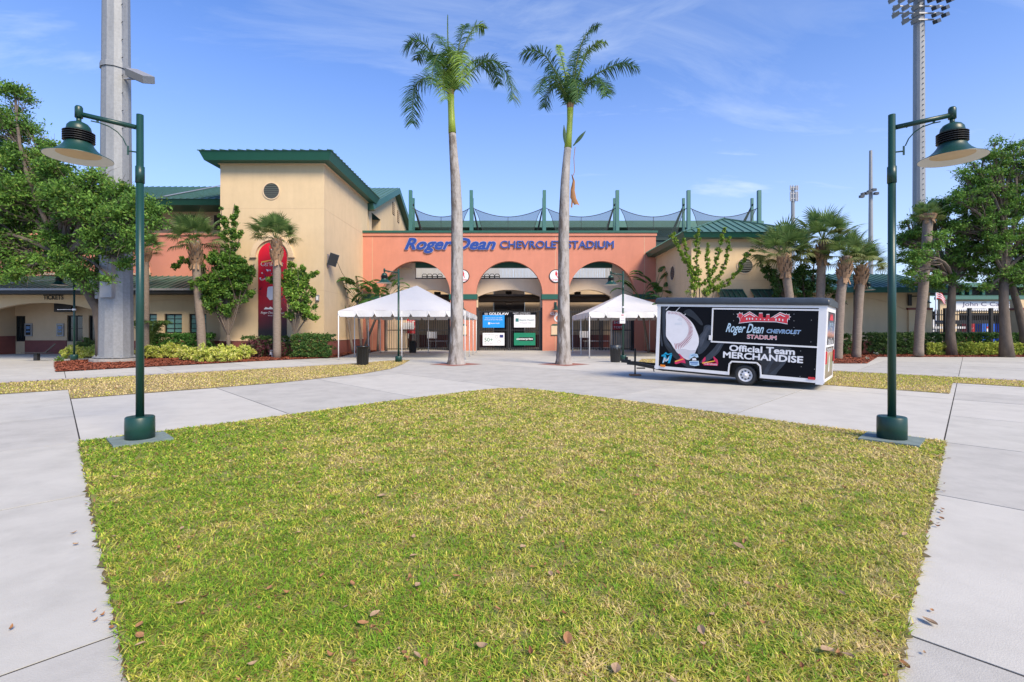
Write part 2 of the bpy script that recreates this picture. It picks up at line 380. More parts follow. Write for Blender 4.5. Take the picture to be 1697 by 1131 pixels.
# lawn
EDGEM = mat('edge_thatch', (.16, .12, .06), .95, 0, 30, .5, 90, rgb2=(.09, .085, .03))
lawn_px = [(-10, 0)]
lp = [UV(-0.015, -0.015), UV(9.62, -0.015), UV(9.55, 2.0), UV(9.75, 5.0), UV(9.8, 8.2), UV(9.65, 9.2), UV(9.2, 9.7), UV(8.2, 9.85), UV(5.0, 9.8), UV(2.0, 9.6), UV(-0.015, 9.6)]
x = MB(); x.add([(a, b, 0.012) for a, b in lp] + [(a, b, -0.08) for a, b in lp], [tuple(range(len(lp)))] + [(i, i + len(lp), (i + 1) % len(lp) + len(lp), (i + 1) % len(lp)) for i in range(len(lp))])
x.build('lawn', LAWN, kind='structure')
eg = []                                   # ragged strip of soil and thatch where turf meets concrete
for a_, c_ in zip(lp, lp[1:] + lp[:1]):
    n_ = max(2, int(math.hypot(c_[0] - a_[0], c_[1] - a_[1]) / .045)); cen = (0.0, 7.6)
    for i in range(n_):
        t = i / n_; p = (a_[0] + (c_[0] - a_[0]) * t, a_[1] + (c_[1] - a_[1]) * t); q = Vector((p[0] - cen[0], p[1] - cen[1])).normalized(); o_ = abs(rnd.gauss(.012, .016)); eg.append((p[0] + q.x * o_, p[1] + q.y * o_))
sheet('lawn_edge', eg, 0.004, EDGEM)
def inpoly(px, py, poly):
    ins = np.zeros(len(px), bool); n = len(poly); j = n - 1
    for i in range(n):
        xi, yi = poly[i]; xj, yj = poly[j]
        c = ((yi > py) != (yj > py)) & (px < (xj - xi) * (py - yi) / (yj - yi + 1e-12) + xi)
        ins ^= c; j = i
    return ins
def vnoise(x, y, s, seed):         # cheap smooth value noise, numpy
    r = np.random.RandomState(seed); g_ = r.rand(64, 64)
    fx = x / s + 100; fy = y / s + 100; ix = np.floor(fx).astype(int); iy = np.floor(fy).astype(int)
    tx = fx - ix; ty = fy - iy; tx = tx * tx * (3 - 2 * tx); ty = ty * ty * (3 - 2 * ty)
    a = g_[ix % 64, iy % 64]; b = g_[(ix + 1) % 64, iy % 64]; c = g_[ix % 64, (iy + 1) % 64]; d = g_[(ix + 1) % 64, (iy + 1) % 64]
    return (a * (1 - tx) + b * tx) * (1 - ty) + (c * (1 - tx) + d * tx) * ty
def blades(name, x, y, hgt, wid, dry, label, cat='grass', z0=0.0, lean=1.0):
    n = len(x); r = RS
    th = r.rand(n) * 2 * PI; h = hgt * (0.55 + 0.7 * r.rand(n)); wd = wid * (0.7 + 0.6 * r.rand(n))
    ln = h * (0.4 + 1.1 * r.rand(n)) * lean; dx = np.cos(th) * ln; dy = np.sin(th) * ln
    ph = th + PI / 2 + (r.rand(n) - .5) * 1.2; wx = np.cos(ph) * wd; wy = np.sin(ph) * wd
    zb = np.full(n, z0)
    A = np.stack([x - wx, y - wy, zb], 1); B = np.stack([x + wx, y + wy, zb], 1)
    mz = z0 + h * .62
    C = np.stack([x - wx * .8 + dx * .42, y - wy * .8 + dy * .42, mz], 1); D = np.stack([x + wx * .8 + dx * .42, y + wy * .8 + dy * .42, mz], 1)
    E_ = np.stack([x + dx, y + dy, z0 + h * (0.65 + 0.35 * r.rand(n))], 1)
    V = np.stack([A, B, D, C, E_], 1).reshape(-1, 3)
    b = np.arange(n)[:, None] * 5
    Fc = np.concatenate([b + [0, 1, 2], b + [0, 2, 3], b + [3, 2, 4]], 1).reshape(-1, 3)
    # colour: fresh green <-> olive <-> straw
    t = np.clip(dry + (r.rand(n) - .5) * 0.95, 0, 1)
    g1 = np.array([0.19, 0.36, 0.028]); g2 = np.array([0.58, 0.56, 0.09]); g3 = np.array([0.70, 0.56, 0.29]); 
    c = np.where(t[:, None] < .5, g1 + (g2 - g1) * (t[:, None] * 2), g2 + (g3 - g2) * (t[:, None] * 2 - 1))
    c = c * (0.66 + 0.78 * r.rand(n))[:, None]; br = r.rand(n) < 0.05; c[br] = np.array([0.30, 0.15, 0.07]) * (0.5 + r.rand(br.sum()))[:, None]
    c = np.repeat(c, 5, 0)
    o = npmesh(name, V, 3, BLADE, c, faces=Fc, kind='stuff'); tag(o, label, cat)
    return o
# main lawn: density falls with distance
n = 900000
d = 1.5 + (RS.rand(n) ** 1.55) * 13.4
a = (RS.rand(n) - .5) * 2.2
x_ = d * a; y_ = d
keep = inpoly(x_, y_, lp) & (np.abs(x_) < 1.08 * y_ + 0.3) & (y_ > 1.9)
x_, y_, d = x_[keep], y_[keep], d[keep]
if len(x_) > 290000: x_, y_, d = x_[:290000], y_[:290000], d[:290000]
patch = vnoise(x_, y_, 0.11, 31) + .5 * vnoise(x_, y_, .35, 32); k_ = RS.rand(len(x_)) < np.clip((patch - .35) * 3.2, .5, 1); x_, y_, d = x_[k_], y_[k_], d[k_]
x_ = x_ + RS.normal(size=len(x_)) * .016; y_ = y_ + RS.normal(size=len(x_)) * .016
def dryness(x, y):
    v = 0.44 + 0.40 * (vnoise(x, y, 1.7, 3) - .5) + 0.35 * (vnoise(x, y, 0.5, 5) - .5) + 0.75 * (vnoise(x, y, 0.14, 9) - .5) + 0.55 * (vnoise(x, y, 0.05, 10) - .5)
    v += np.clip((x / np.maximum(y, 1)) * 0.35, -0.2, 0.3) + np.clip((y - 5) * 0.035, -0.1, 0.22)
    v -= 0.5 * np.exp(-((x + 5.0) ** 2 + (y - 7.4) ** 2) / 1.6) + 0.35 * np.exp(-((x - 6.1) ** 2 + (y - 7.2) ** 2) / 0.5)
    return np.clip(v, 0, 1)
blades('lawn_grass', x_, y_, 0.034 + 0 * d, 0.0036 * np.maximum(1, d / 3.4), dryness(x_, y_), 'green and straw coloured lawn grass between the two green lamp posts', z0=0.006, lean=1.5)
# dry strips beyond the front walks
lstrip = [UV(-9, 18.5), UV(0.0, 18.5), UV(0.0, 15.95), UV(5, 16.0), UV(8.5, 17.0), UV(10.6, 18.4), UV(12.5, 20.5), UV(14.5, 23.0), UV(13, 23.3), UV(10.5, 22.4), UV(7, 22.3), UV(-9, 22.35)]
rstrip = [UV(20.9, -9), UV(20.9, 0.1), UV(17.2, 0.1), UV(17.2, 4), UV(18.4, 8), UV(20.5, 11.4), UV(23.0, 12.9), UV(25.0, 13.8), UV(25.6, 13.2), UV(24.2, 9.0), UV(23.3, 4), UV(23.4, -9)]
for nm, poly, lab in (('dry_grass_strip', lstrip, 'straw dry grass strip beyond the left walk, ending at the trash can'), ('dry_grass_strip', rstrip, 'dry grass strip behind the merchandise trailer and the right lamp post')):
    sheet(nm, poly, 0.010, DRY)
    m = 150000; xs = [p[0] for p in poly]; ys = [p[1] for p in poly]
    x_ = min(xs) + RS.rand(m) * (max(xs) - min(xs)); y_ = min(ys) + RS.rand(m) * (max(ys) - min(ys))
    k = inpoly(x_, y_, poly) & (np.abs(x_) < 1.06 * y_)
    x_, y_ = x_[k][:26000], y_[k][:26000]
    dr = np.clip(0.92 + 0.6 * (vnoise(x_, y_, 1.8, 21) - .5) + 0.3 * (vnoise(x_, y_, .5, 22) - .5) - 0.25 * np.exp(-((np.abs(x_) - 15) ** 2) / 6), 0, 1)
    blades('strip_grass', x_, y_, 0.04 + 0 * x_, 0.012 + 0 * x_, dr, lab, z0=0.008)
# mulch beds
def gp(l): return [G(*p) for p in l]
lm = gp([(-60, 622), (93, 617), (220, 610), (300, 606), (420, 599.5), (560, 593), (588, 586)]) + [(-11.0, 37.5), (-11.4, 41.9), (-12.6, 41.9), (-12.6, 33.2), (-30.5, 33.4), (-22.6, 25.4)]
lm = gp([(90, 601), (93, 617), (220, 610), (300, 606), (420, 599.5), (560, 593), (588, 586)]) + [(-10.9, 38.0), (-11.0, 41.9), (-12.6, 41.9), (-12.6, 33.2), (-24.2, 33.9)]
sheet('mulch_bed', lm, 0.014, MULCH)
rm = gp([(1340, 603), (1437, 603), (1455, 592), (1697, 592.3), (1850, 592.3)]) + [(39.5, 37.6), (22, 37.6), (13, 34), (12.0, 41.8), (11.0, 41.8), (10.7, 36)]
sheet('mulch_bed', rm, 0.014, MULCH)
def chips(poly, n_, name, label, scl=1.0):
    xs = [p[0] for p in poly]; ys = [p[1] for p in poly]; m = n_ * 8
    x_ = min(xs) + RS.rand(m) * (max(xs) - min(xs)); y_ = min(ys) + RS.rand(m) * (max(ys) - min(ys))
    k = inpoly(x_, y_, poly); x_, y_ = x_[k][:n_], y_[k][:n_]; n = len(x_)
    th = RS.rand(n) * 2 * PI; l = (0.03 + 0.06 * RS.rand(n)) * scl; w_ = l * .3; zz_ = 0.015 + 0.04 * RS.rand(n); tl = (RS.rand(n) - .5) * .06
    dx, dy = np.cos(th) * l, np.sin(th) * l; nx, ny = -np.sin(th) * w_, np.cos(th) * w_
    V = np.stack([np.stack([x_ - dx - nx, y_ - dy - ny, zz_ - tl], 1), np.stack([x_ + dx - nx, y_ + dy - ny, zz_ + tl], 1), np.stack([x_ + dx + nx, y_ + dy + ny, zz_ + tl + .01], 1), np.stack([x_ - dx + nx, y_ - dy + ny, zz_ - tl + .01], 1)], 1).reshape(-1, 3)
    c = np.array([0.27, 0.075, 0.035]) * (0.35 + 1.0 * RS.rand(n))[:, None]
    o = npmesh(name, V, 4, LEAFM, np.repeat(c, 4, 0), kind='stuff'); tag(o, label, 'mulch')
LEAFM = mat('mulch_chip', (0.2, 0.06, 0.03), 0.9, vcol=True)
chips(lm, 30000, 'mulch_chips', 'red wood mulch in the bed below the tower and hedges')
chips(rm, 22000, 'mulch_chips', 'red wood mulch in the bed behind the trailer and right lamp')
# fallen leaves on the lawn and walks
def leafmesh(m_, s, curl):
    x = MB(); n_ = 6; pts = []
    for i in range(n_ + 1):
        t = i / n_; wv = math.sin(PI * min(1, t * .96 + .04)) ** .9 * .27 * (1 - .15 * t) + (.01 if t < .2 else 0); z = curl * (t - .5) ** 2 * 1.2
        pts.append((t, wv, z))
    v = []
    for t, wv, z in pts: v += [((t - .5) * s, -wv * s, z * s + .45 * s * wv), ((t - .5) * s, 0, z * s), ((t - .5) * s, wv * s, z * s + .8 * s * wv)]
    f = []
    for i in range(n_): b = i * 3; f += [(b, b + 3, b + 4, b + 1), (b + 1, b + 4, b + 5, b + 2)]
    x.add(v, f); return x
LV = []
for i, (m_, s, c) in enumerate([(DEADL, .085, .5), (DEADL2, .07, .9), (DEADL3, .06, 1.3), (DEADL2, .09, .3), (DEADL, .055, 1.6)]):
    LV.append(leafmesh(m_, s, c).build('fallen_leaf', m_))
spots = []
big = [(940,1073,.11),(300,1012,.085),(880,1095,.08),(1372,1092,.13),(1390,1100,.11),(1498,1105,.10),(1540,1033,.11),(1225,915,.1),(1400,815,.09),(632,829,.11),(622,1030,.09),(475,993,.08),(190,797,.1),(1240,1015,.07),(1265,1045,.07),(680,968,.08),(340,1000,.09),(1475,925,.06),(1330,1120,.07),(18,1045,.07),(185,1043,.05),(1163,1058,.08),(1021,1123,.10),(800,1085,.09),(548,1100,.08),(1100,1025,.07),(1560,850,.06),(1350,880,.06)]
for px, py, s in big: spots.append((*G(px, py), min(.078, s * 0.8)))
while len(spots) < 285:
    t = rnd.random(); Yv = 1.95 + 9 * t ** 1.9; Xv = rnd.uniform(-1, 1) * Yv * .95
    if inpoly(np.array([Xv]), np.array([Yv]), lp)[0]: spots.append((Xv, Yv, rnd.uniform(.028, .06)))
for k in range(36):                       # gathered along the two lawn edges
    s_ = rnd.uniform(2.0, 9.2)
    q = UV(-0.05 + rnd.gauss(.02, .11), s_) if k % 2 else UV(s_, -0.05 + rnd.gauss(0, .05))
    spots.append((q[0], q[1], rnd.uniform(.03, .055)))
for i, (lx, ly, s) in enumerate(spots):
    o = LV[i] if i < 5 else share(LV[rnd.randrange(5)], 'fallen_leaf')
    inl = inpoly(np.array([lx]), np.array([ly]), lp)[0]
    look = {'DEADL': 'tan', 'dead_leaf': 'rust brown', 'dead_leaf_pale': 'pale tan', 'dead_leaf_dark': 'dark brown'}[o.data.materials[0].name]; row = 'closest to the camera' if ly < 2.6 else 'just beyond the nearest row' if ly < 3.4 else 'halfway up the lawn' if ly < 5.2 else 'towards the far tip'; sde = 'left' if lx < -.4 * ly else 'right' if lx > .4 * ly else 'middle'; szz = 'large' if s > .055 else 'small' if s < .033 else 'curled'
    o.location = (lx, ly, 0.040 if inl else 0.008); o.rotation_euler = (rnd.uniform(-.25, .25) if inl else 0, rnd.uniform(-.25, .25) if inl else 0, rnd.uniform(0, 6.28))
    k = s / .075; o.scale = (k, k * rnd.uniform(.8, 1.2), k)
    if inl: tag(o, '%s %s leaf on grass %s, %s' % (szz, look, row, sde), 'leaf', 'dry leaves scattered over the lawn')
    else: tag(o, '%s %s leaf on concrete along the %s lawn edge, %s' % (szz, look, 'left' if lx < 0 else 'right', 'near the camera' if ly < 3.2 else 'farther back'), 'leaf', 'dry leaves along the edges of the lawn')
# palm pits
for px in (755.5, 934):
    c = G(px, 604); r_ = 1.33
    sheet('tree_pit', [(c[0] - r_, c[1]), (c[0], c[1] - r_), (c[0] + r_, c[1]), (c[0], c[1] + r_)], 0.006, mat('pit_brick', (0.30, 0.12, 0.09), .9, .3, 8, .5, 40))
# ================================================================ buildings
def yfn(y0, s=-1):        # facade mapping: a=x, b=z, d=out of the wall (towards the camera)
    return lambda a, b, d: (a, y0 - d, b)
def arch_wall(b, x0, x1, z0, z1, y0, y1, arches, n=20):
    """wall from x0..x1, z0..z1, front y0 back y1, with arched openings to the floor (xl, xr, zspring, rise)"""
    def quad(y, pts, flip):
        p = [(a, y, c) for a, c in pts]; b.add(p, [tuple(range(len(p)))[::-1] if flip else tuple(range(len(p)))])
    cur = x0
    for xl, xr, zs, rise in arches:
        for y, fl in ((y0, False), (y1, True)):
            quad(y, [(cur, z0), (xl, z0), (xl, z1), (cur, z1)], fl)
        c = (xl + xr) / 2; hw = (xr - xl) / 2
        pts = []
        for i in range(n + 1):
            t = PI - PI * i / n
            if rise >= hw * 0.8: pts.append((c + hw * math.cos(t), zs + rise * math.sin(t)))
            else:
                xx = xl + (xr - xl) * i / n; q = (xx - c) / hw; pts.append((xx, zs + rise * (1 - q * q)))
        for i in range(n):
            for y, fl in ((y0, False), (y1, True)):
                quad(y, [pts[i], pts[i + 1], (pts[i + 1][0], z1), (pts[i][0], z1)], fl)
            b.add([(pts[i][0], y0, pts[i][1]), (pts[i][0], y1, pts[i][1]), (pts[i + 1][0], y1, pts[i + 1][1]), (pts[i + 1][0], y0, pts[i + 1][1])], [(0, 1, 2, 3)])
        for xx in (xl, xr): b.add([(xx, y0, z0), (xx, y1, z0), (xx, y1, zs), (xx, y0, zs)], [(0, 1, 2, 3)])
        cur = xr
    for y, fl in ((y0, False), (y1, True)):
        quad(y, [(cur, z0), (x1, z0), (x1, z1), (cur, z1)], fl)
    for xx in (x0, x1): b.add([(xx, y0, z0), (xx, y1, z0), (xx, y1, z1), (xx, y0, z1)], [(0, 1, 2, 3)])
    b.add([(x0, y0, z1), (x1, y0, z1), (x1, y1, z1), (x0, y1, z1)], [(0, 1, 2, 3)])
def hole_wall(b, x0, x1, z0, z1, y0, y1, holes):
    """wall with rectangular openings (xa,xb,za,zb); reveals included"""
    xs = sorted({x0, x1, *[h[0] for h in holes], *[h[1] for h in holes]}); zs = sorted({z0, z1, *[h[2] for h in holes], *[h[3] for h in holes]})
    for i in range(len(xs) - 1):
        for j in range(len(zs) - 1):
            cx, cz = (xs[i] + xs[i + 1]) / 2, (zs[j] + zs[j + 1]) / 2
            if any(h[0] < cx < h[1] and h[2] < cz < h[3] for h in holes): continue
            b.add([(xs[i], y0, zs[j]), (xs[i + 1], y0, zs[j]), (xs[i + 1], y0, zs[j + 1]), (xs[i], y0, zs[j + 1])], [(0, 1, 2, 3)])
    for xa, xb, za, zb in holes:
        b.add([(xa, y0, za), (xb, y0, za), (xb, y1, za), (xa, y1, za)], [(0, 1, 2, 3)]); b.add([(xa, y0, zb), (xb, y0, zb), (xb, y1, zb), (xa, y1, zb)], [(3, 2, 1, 0)])
        b.add([(xa, y0, za), (xa, y1, za), (xa, y1, zb), (xa, y0, zb)], [(0, 1, 2, 3)]); b.add([(xb, y0, za), (xb, y1, za), (xb, y1, zb), (xb, y0, zb)], [(3, 2, 1, 0)])
    b.add([(x0, y0, z0), (x0, y1, z0), (x0, y1, z1), (x0, y0, z1)], [(0, 1, 2, 3)]); b.add([(x1, y0, z0), (x1, y1, z0), (x1, y1, z1), (x1, y0, z1)], [(3, 2, 1, 0)])
    b.add([(x0, y0, z1), (x1, y0, z1), (x1, y1, z1), (x0, y1, z1)], [(0, 1, 2, 3)])
def window(parent, xa, xb, za, zb, y, nx=2, nz=4, glass=None, fr=0.05, name='window'):
    b = MB()
    for q in ((xa, xa + fr * 1.6, za, zb), (xb - fr * 1.6, xb, za, zb), (xa + fr * 1.6, xb - fr * 1.6, zb - fr * 1.6, zb), (xa + fr * 1.6, xb - fr * 1.6, za, za + fr * 1.6)): b.box(q[0], q[1], y - .05, y + .03, q[2], q[3])
    wf = b.build(name, BLACKP, parent)
    b = MB()
    for i in range(1, nx): c = xa + (xb - xa) * i / nx; b.box(c - fr * .4, c + fr * .4, y - .02, y + .02, za + fr * 1.6, zb - fr * 1.6)
    for j in range(1, nz): c = za + (zb - za) * j / nz; b.box(xa + fr * 1.6, xb - fr * 1.6, y - .017, y + .017, c - fr * .4, c + fr * .4)
    if nx > 1 or nz > 1: b.build('muntin', BLACKP, wf)
    b = MB(); b.box(xa + fr, xb - fr, y + .024, y + .034, za + fr, zb - fr); b.build('pane', glass or TEAL, wf)
    return wf
def roof_seams(parent, quads, step=0.45, m=None, h=0.045, w=0.03, off=0.0, mx=90):
    """quads: (eave_a, eave_b, top_a, top_b); seams run up the slope; parallel to the eave normal"""
    cnt = 0
    for ea, eb, ta, tb in quads:
        ea, eb, ta, tb = map(Vector, (ea, eb, ta, tb)); L_ = (eb - ea).length; e = (eb - ea) / L_
        ha = (ta - ea).dot(e); hb = (tb - ea).dot(e)
        up = (ta - ea) - e * ha
        nrm = e.cross(up).normalized()
        if nrm.z < 0: nrm = -nrm
        n_ = int(L_ / step)
        for i in range(n_ + 1):
            s = (i + .5) * L_ / (n_ + 1)
            t = 1.0
            if s < ha: t = s / ha
            if s > hb and L_ - hb > 1e-6: t = min(t, (L_ - s) / (L_ - hb))
            if t < 0.04 or cnt >= mx: continue
            b = MB(); b.bar(ea + e * s + nrm * (h / 2), ea + e * s + up * t + nrm * (h / 2), w, h, up=nrm); b.build('roof_seam', m or ROOFG, parent); cnt += 1
SLATM = mat('vent_slat', (.10, .115, .10), .6)
def slats_circle(parent, fn, cx, cz, r, n=8, depth=.05):
    b = MB(); b.prism([(cx + r * math.cos(a * PI / 16), cz + r * math.sin(a * PI / 16)) for a in range(32)], fn, 0.0, 0.012); v = b.build('vent', BLACKP, parent)
    b = MB(); K = 32
    for i in range(K):
        a0, a1 = 2 * PI * i / K, 2 * PI * (i + 1) / K
        b.prism([(cx + r * math.cos(a0), cz + r * math.sin(a0)), (cx + (r + .06) * math.cos(a0), cz + (r + .06) * math.sin(a0)), (cx + (r + .06) * math.cos(a1), cz + (r + .06) * math.sin(a1)), (cx + r * math.cos(a1), cz + r * math.sin(a1))], fn, 0.0, .05)
    b.build('ring', TRIM, v)
    for i in range(n):
        z = cz - r + 2 * r * (i + .5) / n; hw = math.sqrt(max(0, r * r - (z - cz) ** 2)) * .98
        b = MB(); b.add([fn(cx - hw, z - r * .5 / n, .035), fn(cx + hw, z - r * .5 / n, .035), fn(cx + hw, z + r * .25 / n, .014), fn(cx - hw, z + r * .25 / n, .014), fn(cx - hw, z - r * .72 / n, .03), fn(cx + hw, z - r * .72 / n, .03)], [(0, 1, 2, 3), (4, 5, 1, 0)]); b.build('slat', SLATM, v)
def hip(b, x0, x1, y0, y1, ze, zr, rx0, rx1, ry0, ry1):
    A = [(x0, y0, ze), (x1, y0, ze), (x1, y1, ze), (x0, y1, ze)]; R_ = [(rx0, ry0, zr), (rx1, ry0, zr), (rx1, ry1, zr), (rx0, ry1, zr)]
    b.add(A + R_, [(0, 1, 5, 4), (1, 2, 6, 5), (2, 3, 7, 6), (3, 0, 4, 7), (4, 5, 6, 7), (3, 2, 1, 0)])
def fascia(b, x0, x1, y0, y1, z0, z1, ins=0.12, th=.05):
    """sloping fascia ring: wider at the top"""
    o1 = [(x0, y0), (x1, y0), (x1, y1), (x0, y1)]; o0 = [(x0 + ins, y0 + ins), (x1 - ins, y0 + ins), (x1 - ins, y1 - ins), (x0 + ins, y1 - ins)]
    v = [(a, c, z1) for a, c in o1] + [(a, c, z0) for a, c in o0] ; 
    b.add(v, [(i, (i + 1) % 4, 4 + (i + 1) % 4, 4 + i) for i in range(4)] + [(4, 5, 6, 7)])

YF = 42.0
STUCI = mat('pale_stucco', (.72, .57, .41), .9, .04, 1.2, .2, 90, grime=.08)
fx = lambda p: PX(p, YF); fz = lambda p: PZ(p, YF)
ent = thing('entrance_building', 'coral stucco entrance building with three tall arches and the stadium name', 'building', (0, YF, 0))
b = MB()
arches = [(fx(635), fx(746), fz(488), fz(433) - fz(488)), (fx(789), fx(899), fz(488), fz(433) - fz(488)), (fx(942), fx(1052), fz(488), fz(433) - fz(488))]
arch_wall(b, -12.5, 12.07, 0, fz(388), YF, YF + .55, arches, 28); b.build('wall', ORANGE, ent)
b = MB(); b.box(-12.56, 12.13, YF - .09, YF + .8, fz(391.5), fz(386.5)); b.build('cornice', ORANGE, ent)
b = MB(); b.box(-12.5, 12.2, YF - .16, YF + .86, fz(386.5), fz(383)); b.build('parapet_cap', GREEN, ent)
for p in (617, 920.5, 1068):        # stucco control joints
    b = MB(); b.box(fx(p) - .015, fx(p) + .015, YF - .004, YF + .01, 0, fz(391.6)); b.build('control_joint', STUCCO_D, ent)
for a, c in ((602, 635), (746, 789), (899, 942), (1052, 1087)):
    b = MB(); b.box(fx(a) - (.08 if a > 602 else 0), fx(c) + (.08 if c < 1087 else 0), YF - .1, YF + .83, fz(496.5), fz(488)); b.build('pier_band', GREEN, ent)
# second, beige arcade behind
Y2 = 43.8; gx = lambda p: PX(p, Y2); gz = lambda p: PZ(p, Y2)
b = MB()
arch_wall(b, -12.5, 12.07, 0, gz(462.5), Y2, Y2 + .5, [(gx(674), gx(752), gz(492), gz(480.5) - gz(492)), (gx(792), gx(895), gz(492), gz(480.5) - gz(492)), (gx(937), gx(1012), gz(492), gz(480.5) - gz(492))], 20)
b.build('inner_wall', STUCI, ent)
b = MB()
for a, c in ((600, 688), (754, 788), (900, 934), (1015, 1088)): b = MB(); b.box(gx(a), gx(c), Y2 + .03, Y2 + .5, gz(462.5), gz(436)); b.build('inner_pier', STUCI, ent)
b = MB(); b.box(-12.4, 12, Y2 + .1, Y2 + .6, gz(443.5), gz(428)); b.build('beam', GREEN, ent)
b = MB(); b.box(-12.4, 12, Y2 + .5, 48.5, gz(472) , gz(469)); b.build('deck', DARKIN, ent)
b = MB(); b.box(gx(663), gx(682), Y2 - .3, Y2, gz(446), gz(444.5)); b.build('ledge', TRIM, ent)
b = MB(); b.box(gx(688), gx(754), Y2 + .1, Y2 + .16, gz(462.5), gz(460.5)); b.box(gx(788), gx(900), Y2 + .1, Y2 + .16, gz(462.5), gz(460.5)); b.box(gx(934), gx(1015), Y2 + .1, Y2 + .16, gz(462.5), gz(460.5)); b.build('guard_rail', BLACKP, ent)
# white corrugated screens on the balcony
SCR = mat('white_screen', (0.86, 0.87, 0.88), .6, .06, 3, trans=.65)
for a, c, rib in ((688, 700, 0), (700, 722, 0), (722, 748, 0), (790, 812, 0), (812, 828, 0), (828, 852, 1), (852, 876, 1), (876, 898, 1), (936, 960, 1), (960, 985, 1), (985, 1014, 1)):
    b = MB(); Ys = 47.0; xa, xb = PX(a, Ys), PX(c, Ys) - .04
    if rib:
        n_ = 10
        for i in range(n_): q = xa + (xb - xa) * i / n_; b.box(q, q + (xb - xa) / n_ * .82, Ys, Ys + .03, gz(462), 8.6)
    else: b.box(xa, xb, Ys, Ys + .03, gz(462), 8.6)
    b.box(xb + .005, xb + .035, Ys - .02, Ys + .05, gz(470), 8.6); b.build('screen_panel', SCR, ent)
# interior: dark ceiling, beams, back wall
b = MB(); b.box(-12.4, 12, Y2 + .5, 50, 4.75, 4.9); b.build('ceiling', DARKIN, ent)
for Yb, z in ((45.5, 4.35), (47.2, 4.4), (49, 4.45)):
    b = MB(); b.box(-12.4, 12, Yb, Yb + .2, z, 4.74); b.build('ceiling_beam', BEAMB, ent)
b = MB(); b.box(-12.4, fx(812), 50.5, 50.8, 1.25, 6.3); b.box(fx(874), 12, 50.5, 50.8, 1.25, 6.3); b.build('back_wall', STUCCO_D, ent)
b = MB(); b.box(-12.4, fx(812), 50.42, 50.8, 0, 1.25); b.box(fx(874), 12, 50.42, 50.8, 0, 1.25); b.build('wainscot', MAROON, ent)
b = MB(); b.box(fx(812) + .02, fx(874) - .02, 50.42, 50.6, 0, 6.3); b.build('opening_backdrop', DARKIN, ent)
LW = mat('lamp_panel', (0.5, 0.42, 0.33), .5)
for px, py in ((725, 487), (843, 486), (843, 501.5), (957, 487)):
    c = P(px, py, 46.4); b = MB(); b.box(c.x - .28, c.x + .28, c.y - .2, c.y + .2, c.z - .13, c.z + .16)
    t = thing('ceiling_lamp', {725: 'boxy ceiling lamp inside the left arch', 843: 'boxy ceiling lamp inside the middle arch, %s one' % ('upper' if py < 490 else 'lower'), 957: 'boxy ceiling lamp inside the right arch beside the palm trunk'}[px], 'lamp', tuple(c), group='boxy lamps under the arcade ceiling')
    b.build('housing', BEAMB, t); q = MB(); q.box(c.x - .24, c.x + .24, c.y - .17, c.y + .17, c.z - .15, c.z - .132); q.build('diffuser', TRIM, t)
    q = MB(); q.box(c.x - .02, c.x + .02, c.y - .02, c.y + .02, c.z + .16, 4.74); q.build('rod', BLACKP, t)
# stadium seats on the balcony
def seat(x, y, z, lab):
    t = thing('stadium_seat', lab, 'seat', (x, y, z), group='seats behind the balcony rail')
    b = MB(); b.tube([(x - .2, y, z + .42), (x - .21, y, z + .78), (x - .12, y, z + .9), (x + .12, y, z + .9), (x + .21, y, z + .78), (x + .2, y, z + .42)], .028, 6); b.build('back_frame', BLACKP, t)
    b = MB(); b.box(x - .19, x + .19, y - .01, y + .02, z + .62, z + .70); b.box(x - .19, x + .19, y - .02, y + .02, z + .44, z + .56); b.build('backrest', BLACKP, t)
    b = MB(); b.box(x - .22, x + .22, y - .4, y, z + .4, z + .45); b.build('seat', BLACKP, t)
    b = MB(); b.box(x - .2, x + .2, y - .22, y - .18, z, z + .4); b.build('pedestal', BLACKP, t)
zf = gz(469) + .0
ordn = ['first', 'second', 'third', 'fourth']
for i, p in enumerate((703.5, 712, 720.5, 729)): seat(PX(p, 45), 45.0, zf, 'dark balcony seat in the left arch, %s from its left end' % ordn[i])
for i, p in enumerate((799, 807, 815.5, 824)): seat(PX(p, 45), 45.0, zf, 'dark balcony seat in the middle arch, %s from its left end' % ordn[i])
# building sign
sg = thing('building_sign', 'large blue script and capital letters of the stadium name on the coral wall', 'sign', (0, YF, fz(405)))
def letters(word, xl, xr, zb, zt, shear=0.0, off=0.0, edge=.018):
    V, _ = text_geo(word, offset=off, shear=shear); X0 = min(v.x for v in V); X1 = max(v.x for v in V); s = (xr - xl) / (X1 - X0)
    Vh, _ = text_geo('D', offset=off); h = max(v.y for v in Vh); sy = (zt - zb) / h
    for i, ch in enumerate(word):
        if ch == ' ': continue
        V, Fc = text_geo(ch, offset=off, shear=shear); V2, F2 = text_geo(ch, offset=off + edge, shear=shear)
        if i: q = max(v.x for v in text_geo(word[:i + 1], offset=off, shear=shear)[0]) - max(v.x for v in V)
        else: q = 0
        b = MB()
        b.add([(xl + (v.x + q - X0) * s, YF - .14, zb + v.y * sy) if 0 else (xl + (v.x + q - X0) * s, YF - .14 - v.z, zb + v.y * sy) for v in V], Fc)
        b.m = 1; n0 = len(V2)
        b.add([(xl + (v.x + q - X0) * s, YF - .12 - v.z, zb + v.y * sy) for v in V2], F2)
        # side walls of the raised letter
        from collections import Counter
        ed = Counter()
        for f in F2:
            for k in range(len(f)): a, c = f[k], f[(k + 1) % len(f)]; ed[(min(a, c), max(a, c))] += 1
        side = [e for e, k in ed.items() if k == 1]
        for a, c in side:
            pa, pc = V2[a], V2[c]
            b.add([(xl + (p.x + q - X0) * s, yy, zb + p.y * sy) for yy in (YF - .12, YF - .01) for p in (pa, pc)], [(0, 1, 3, 2)])
        b.build('letter', [BLUEL, LEDGE], sg)
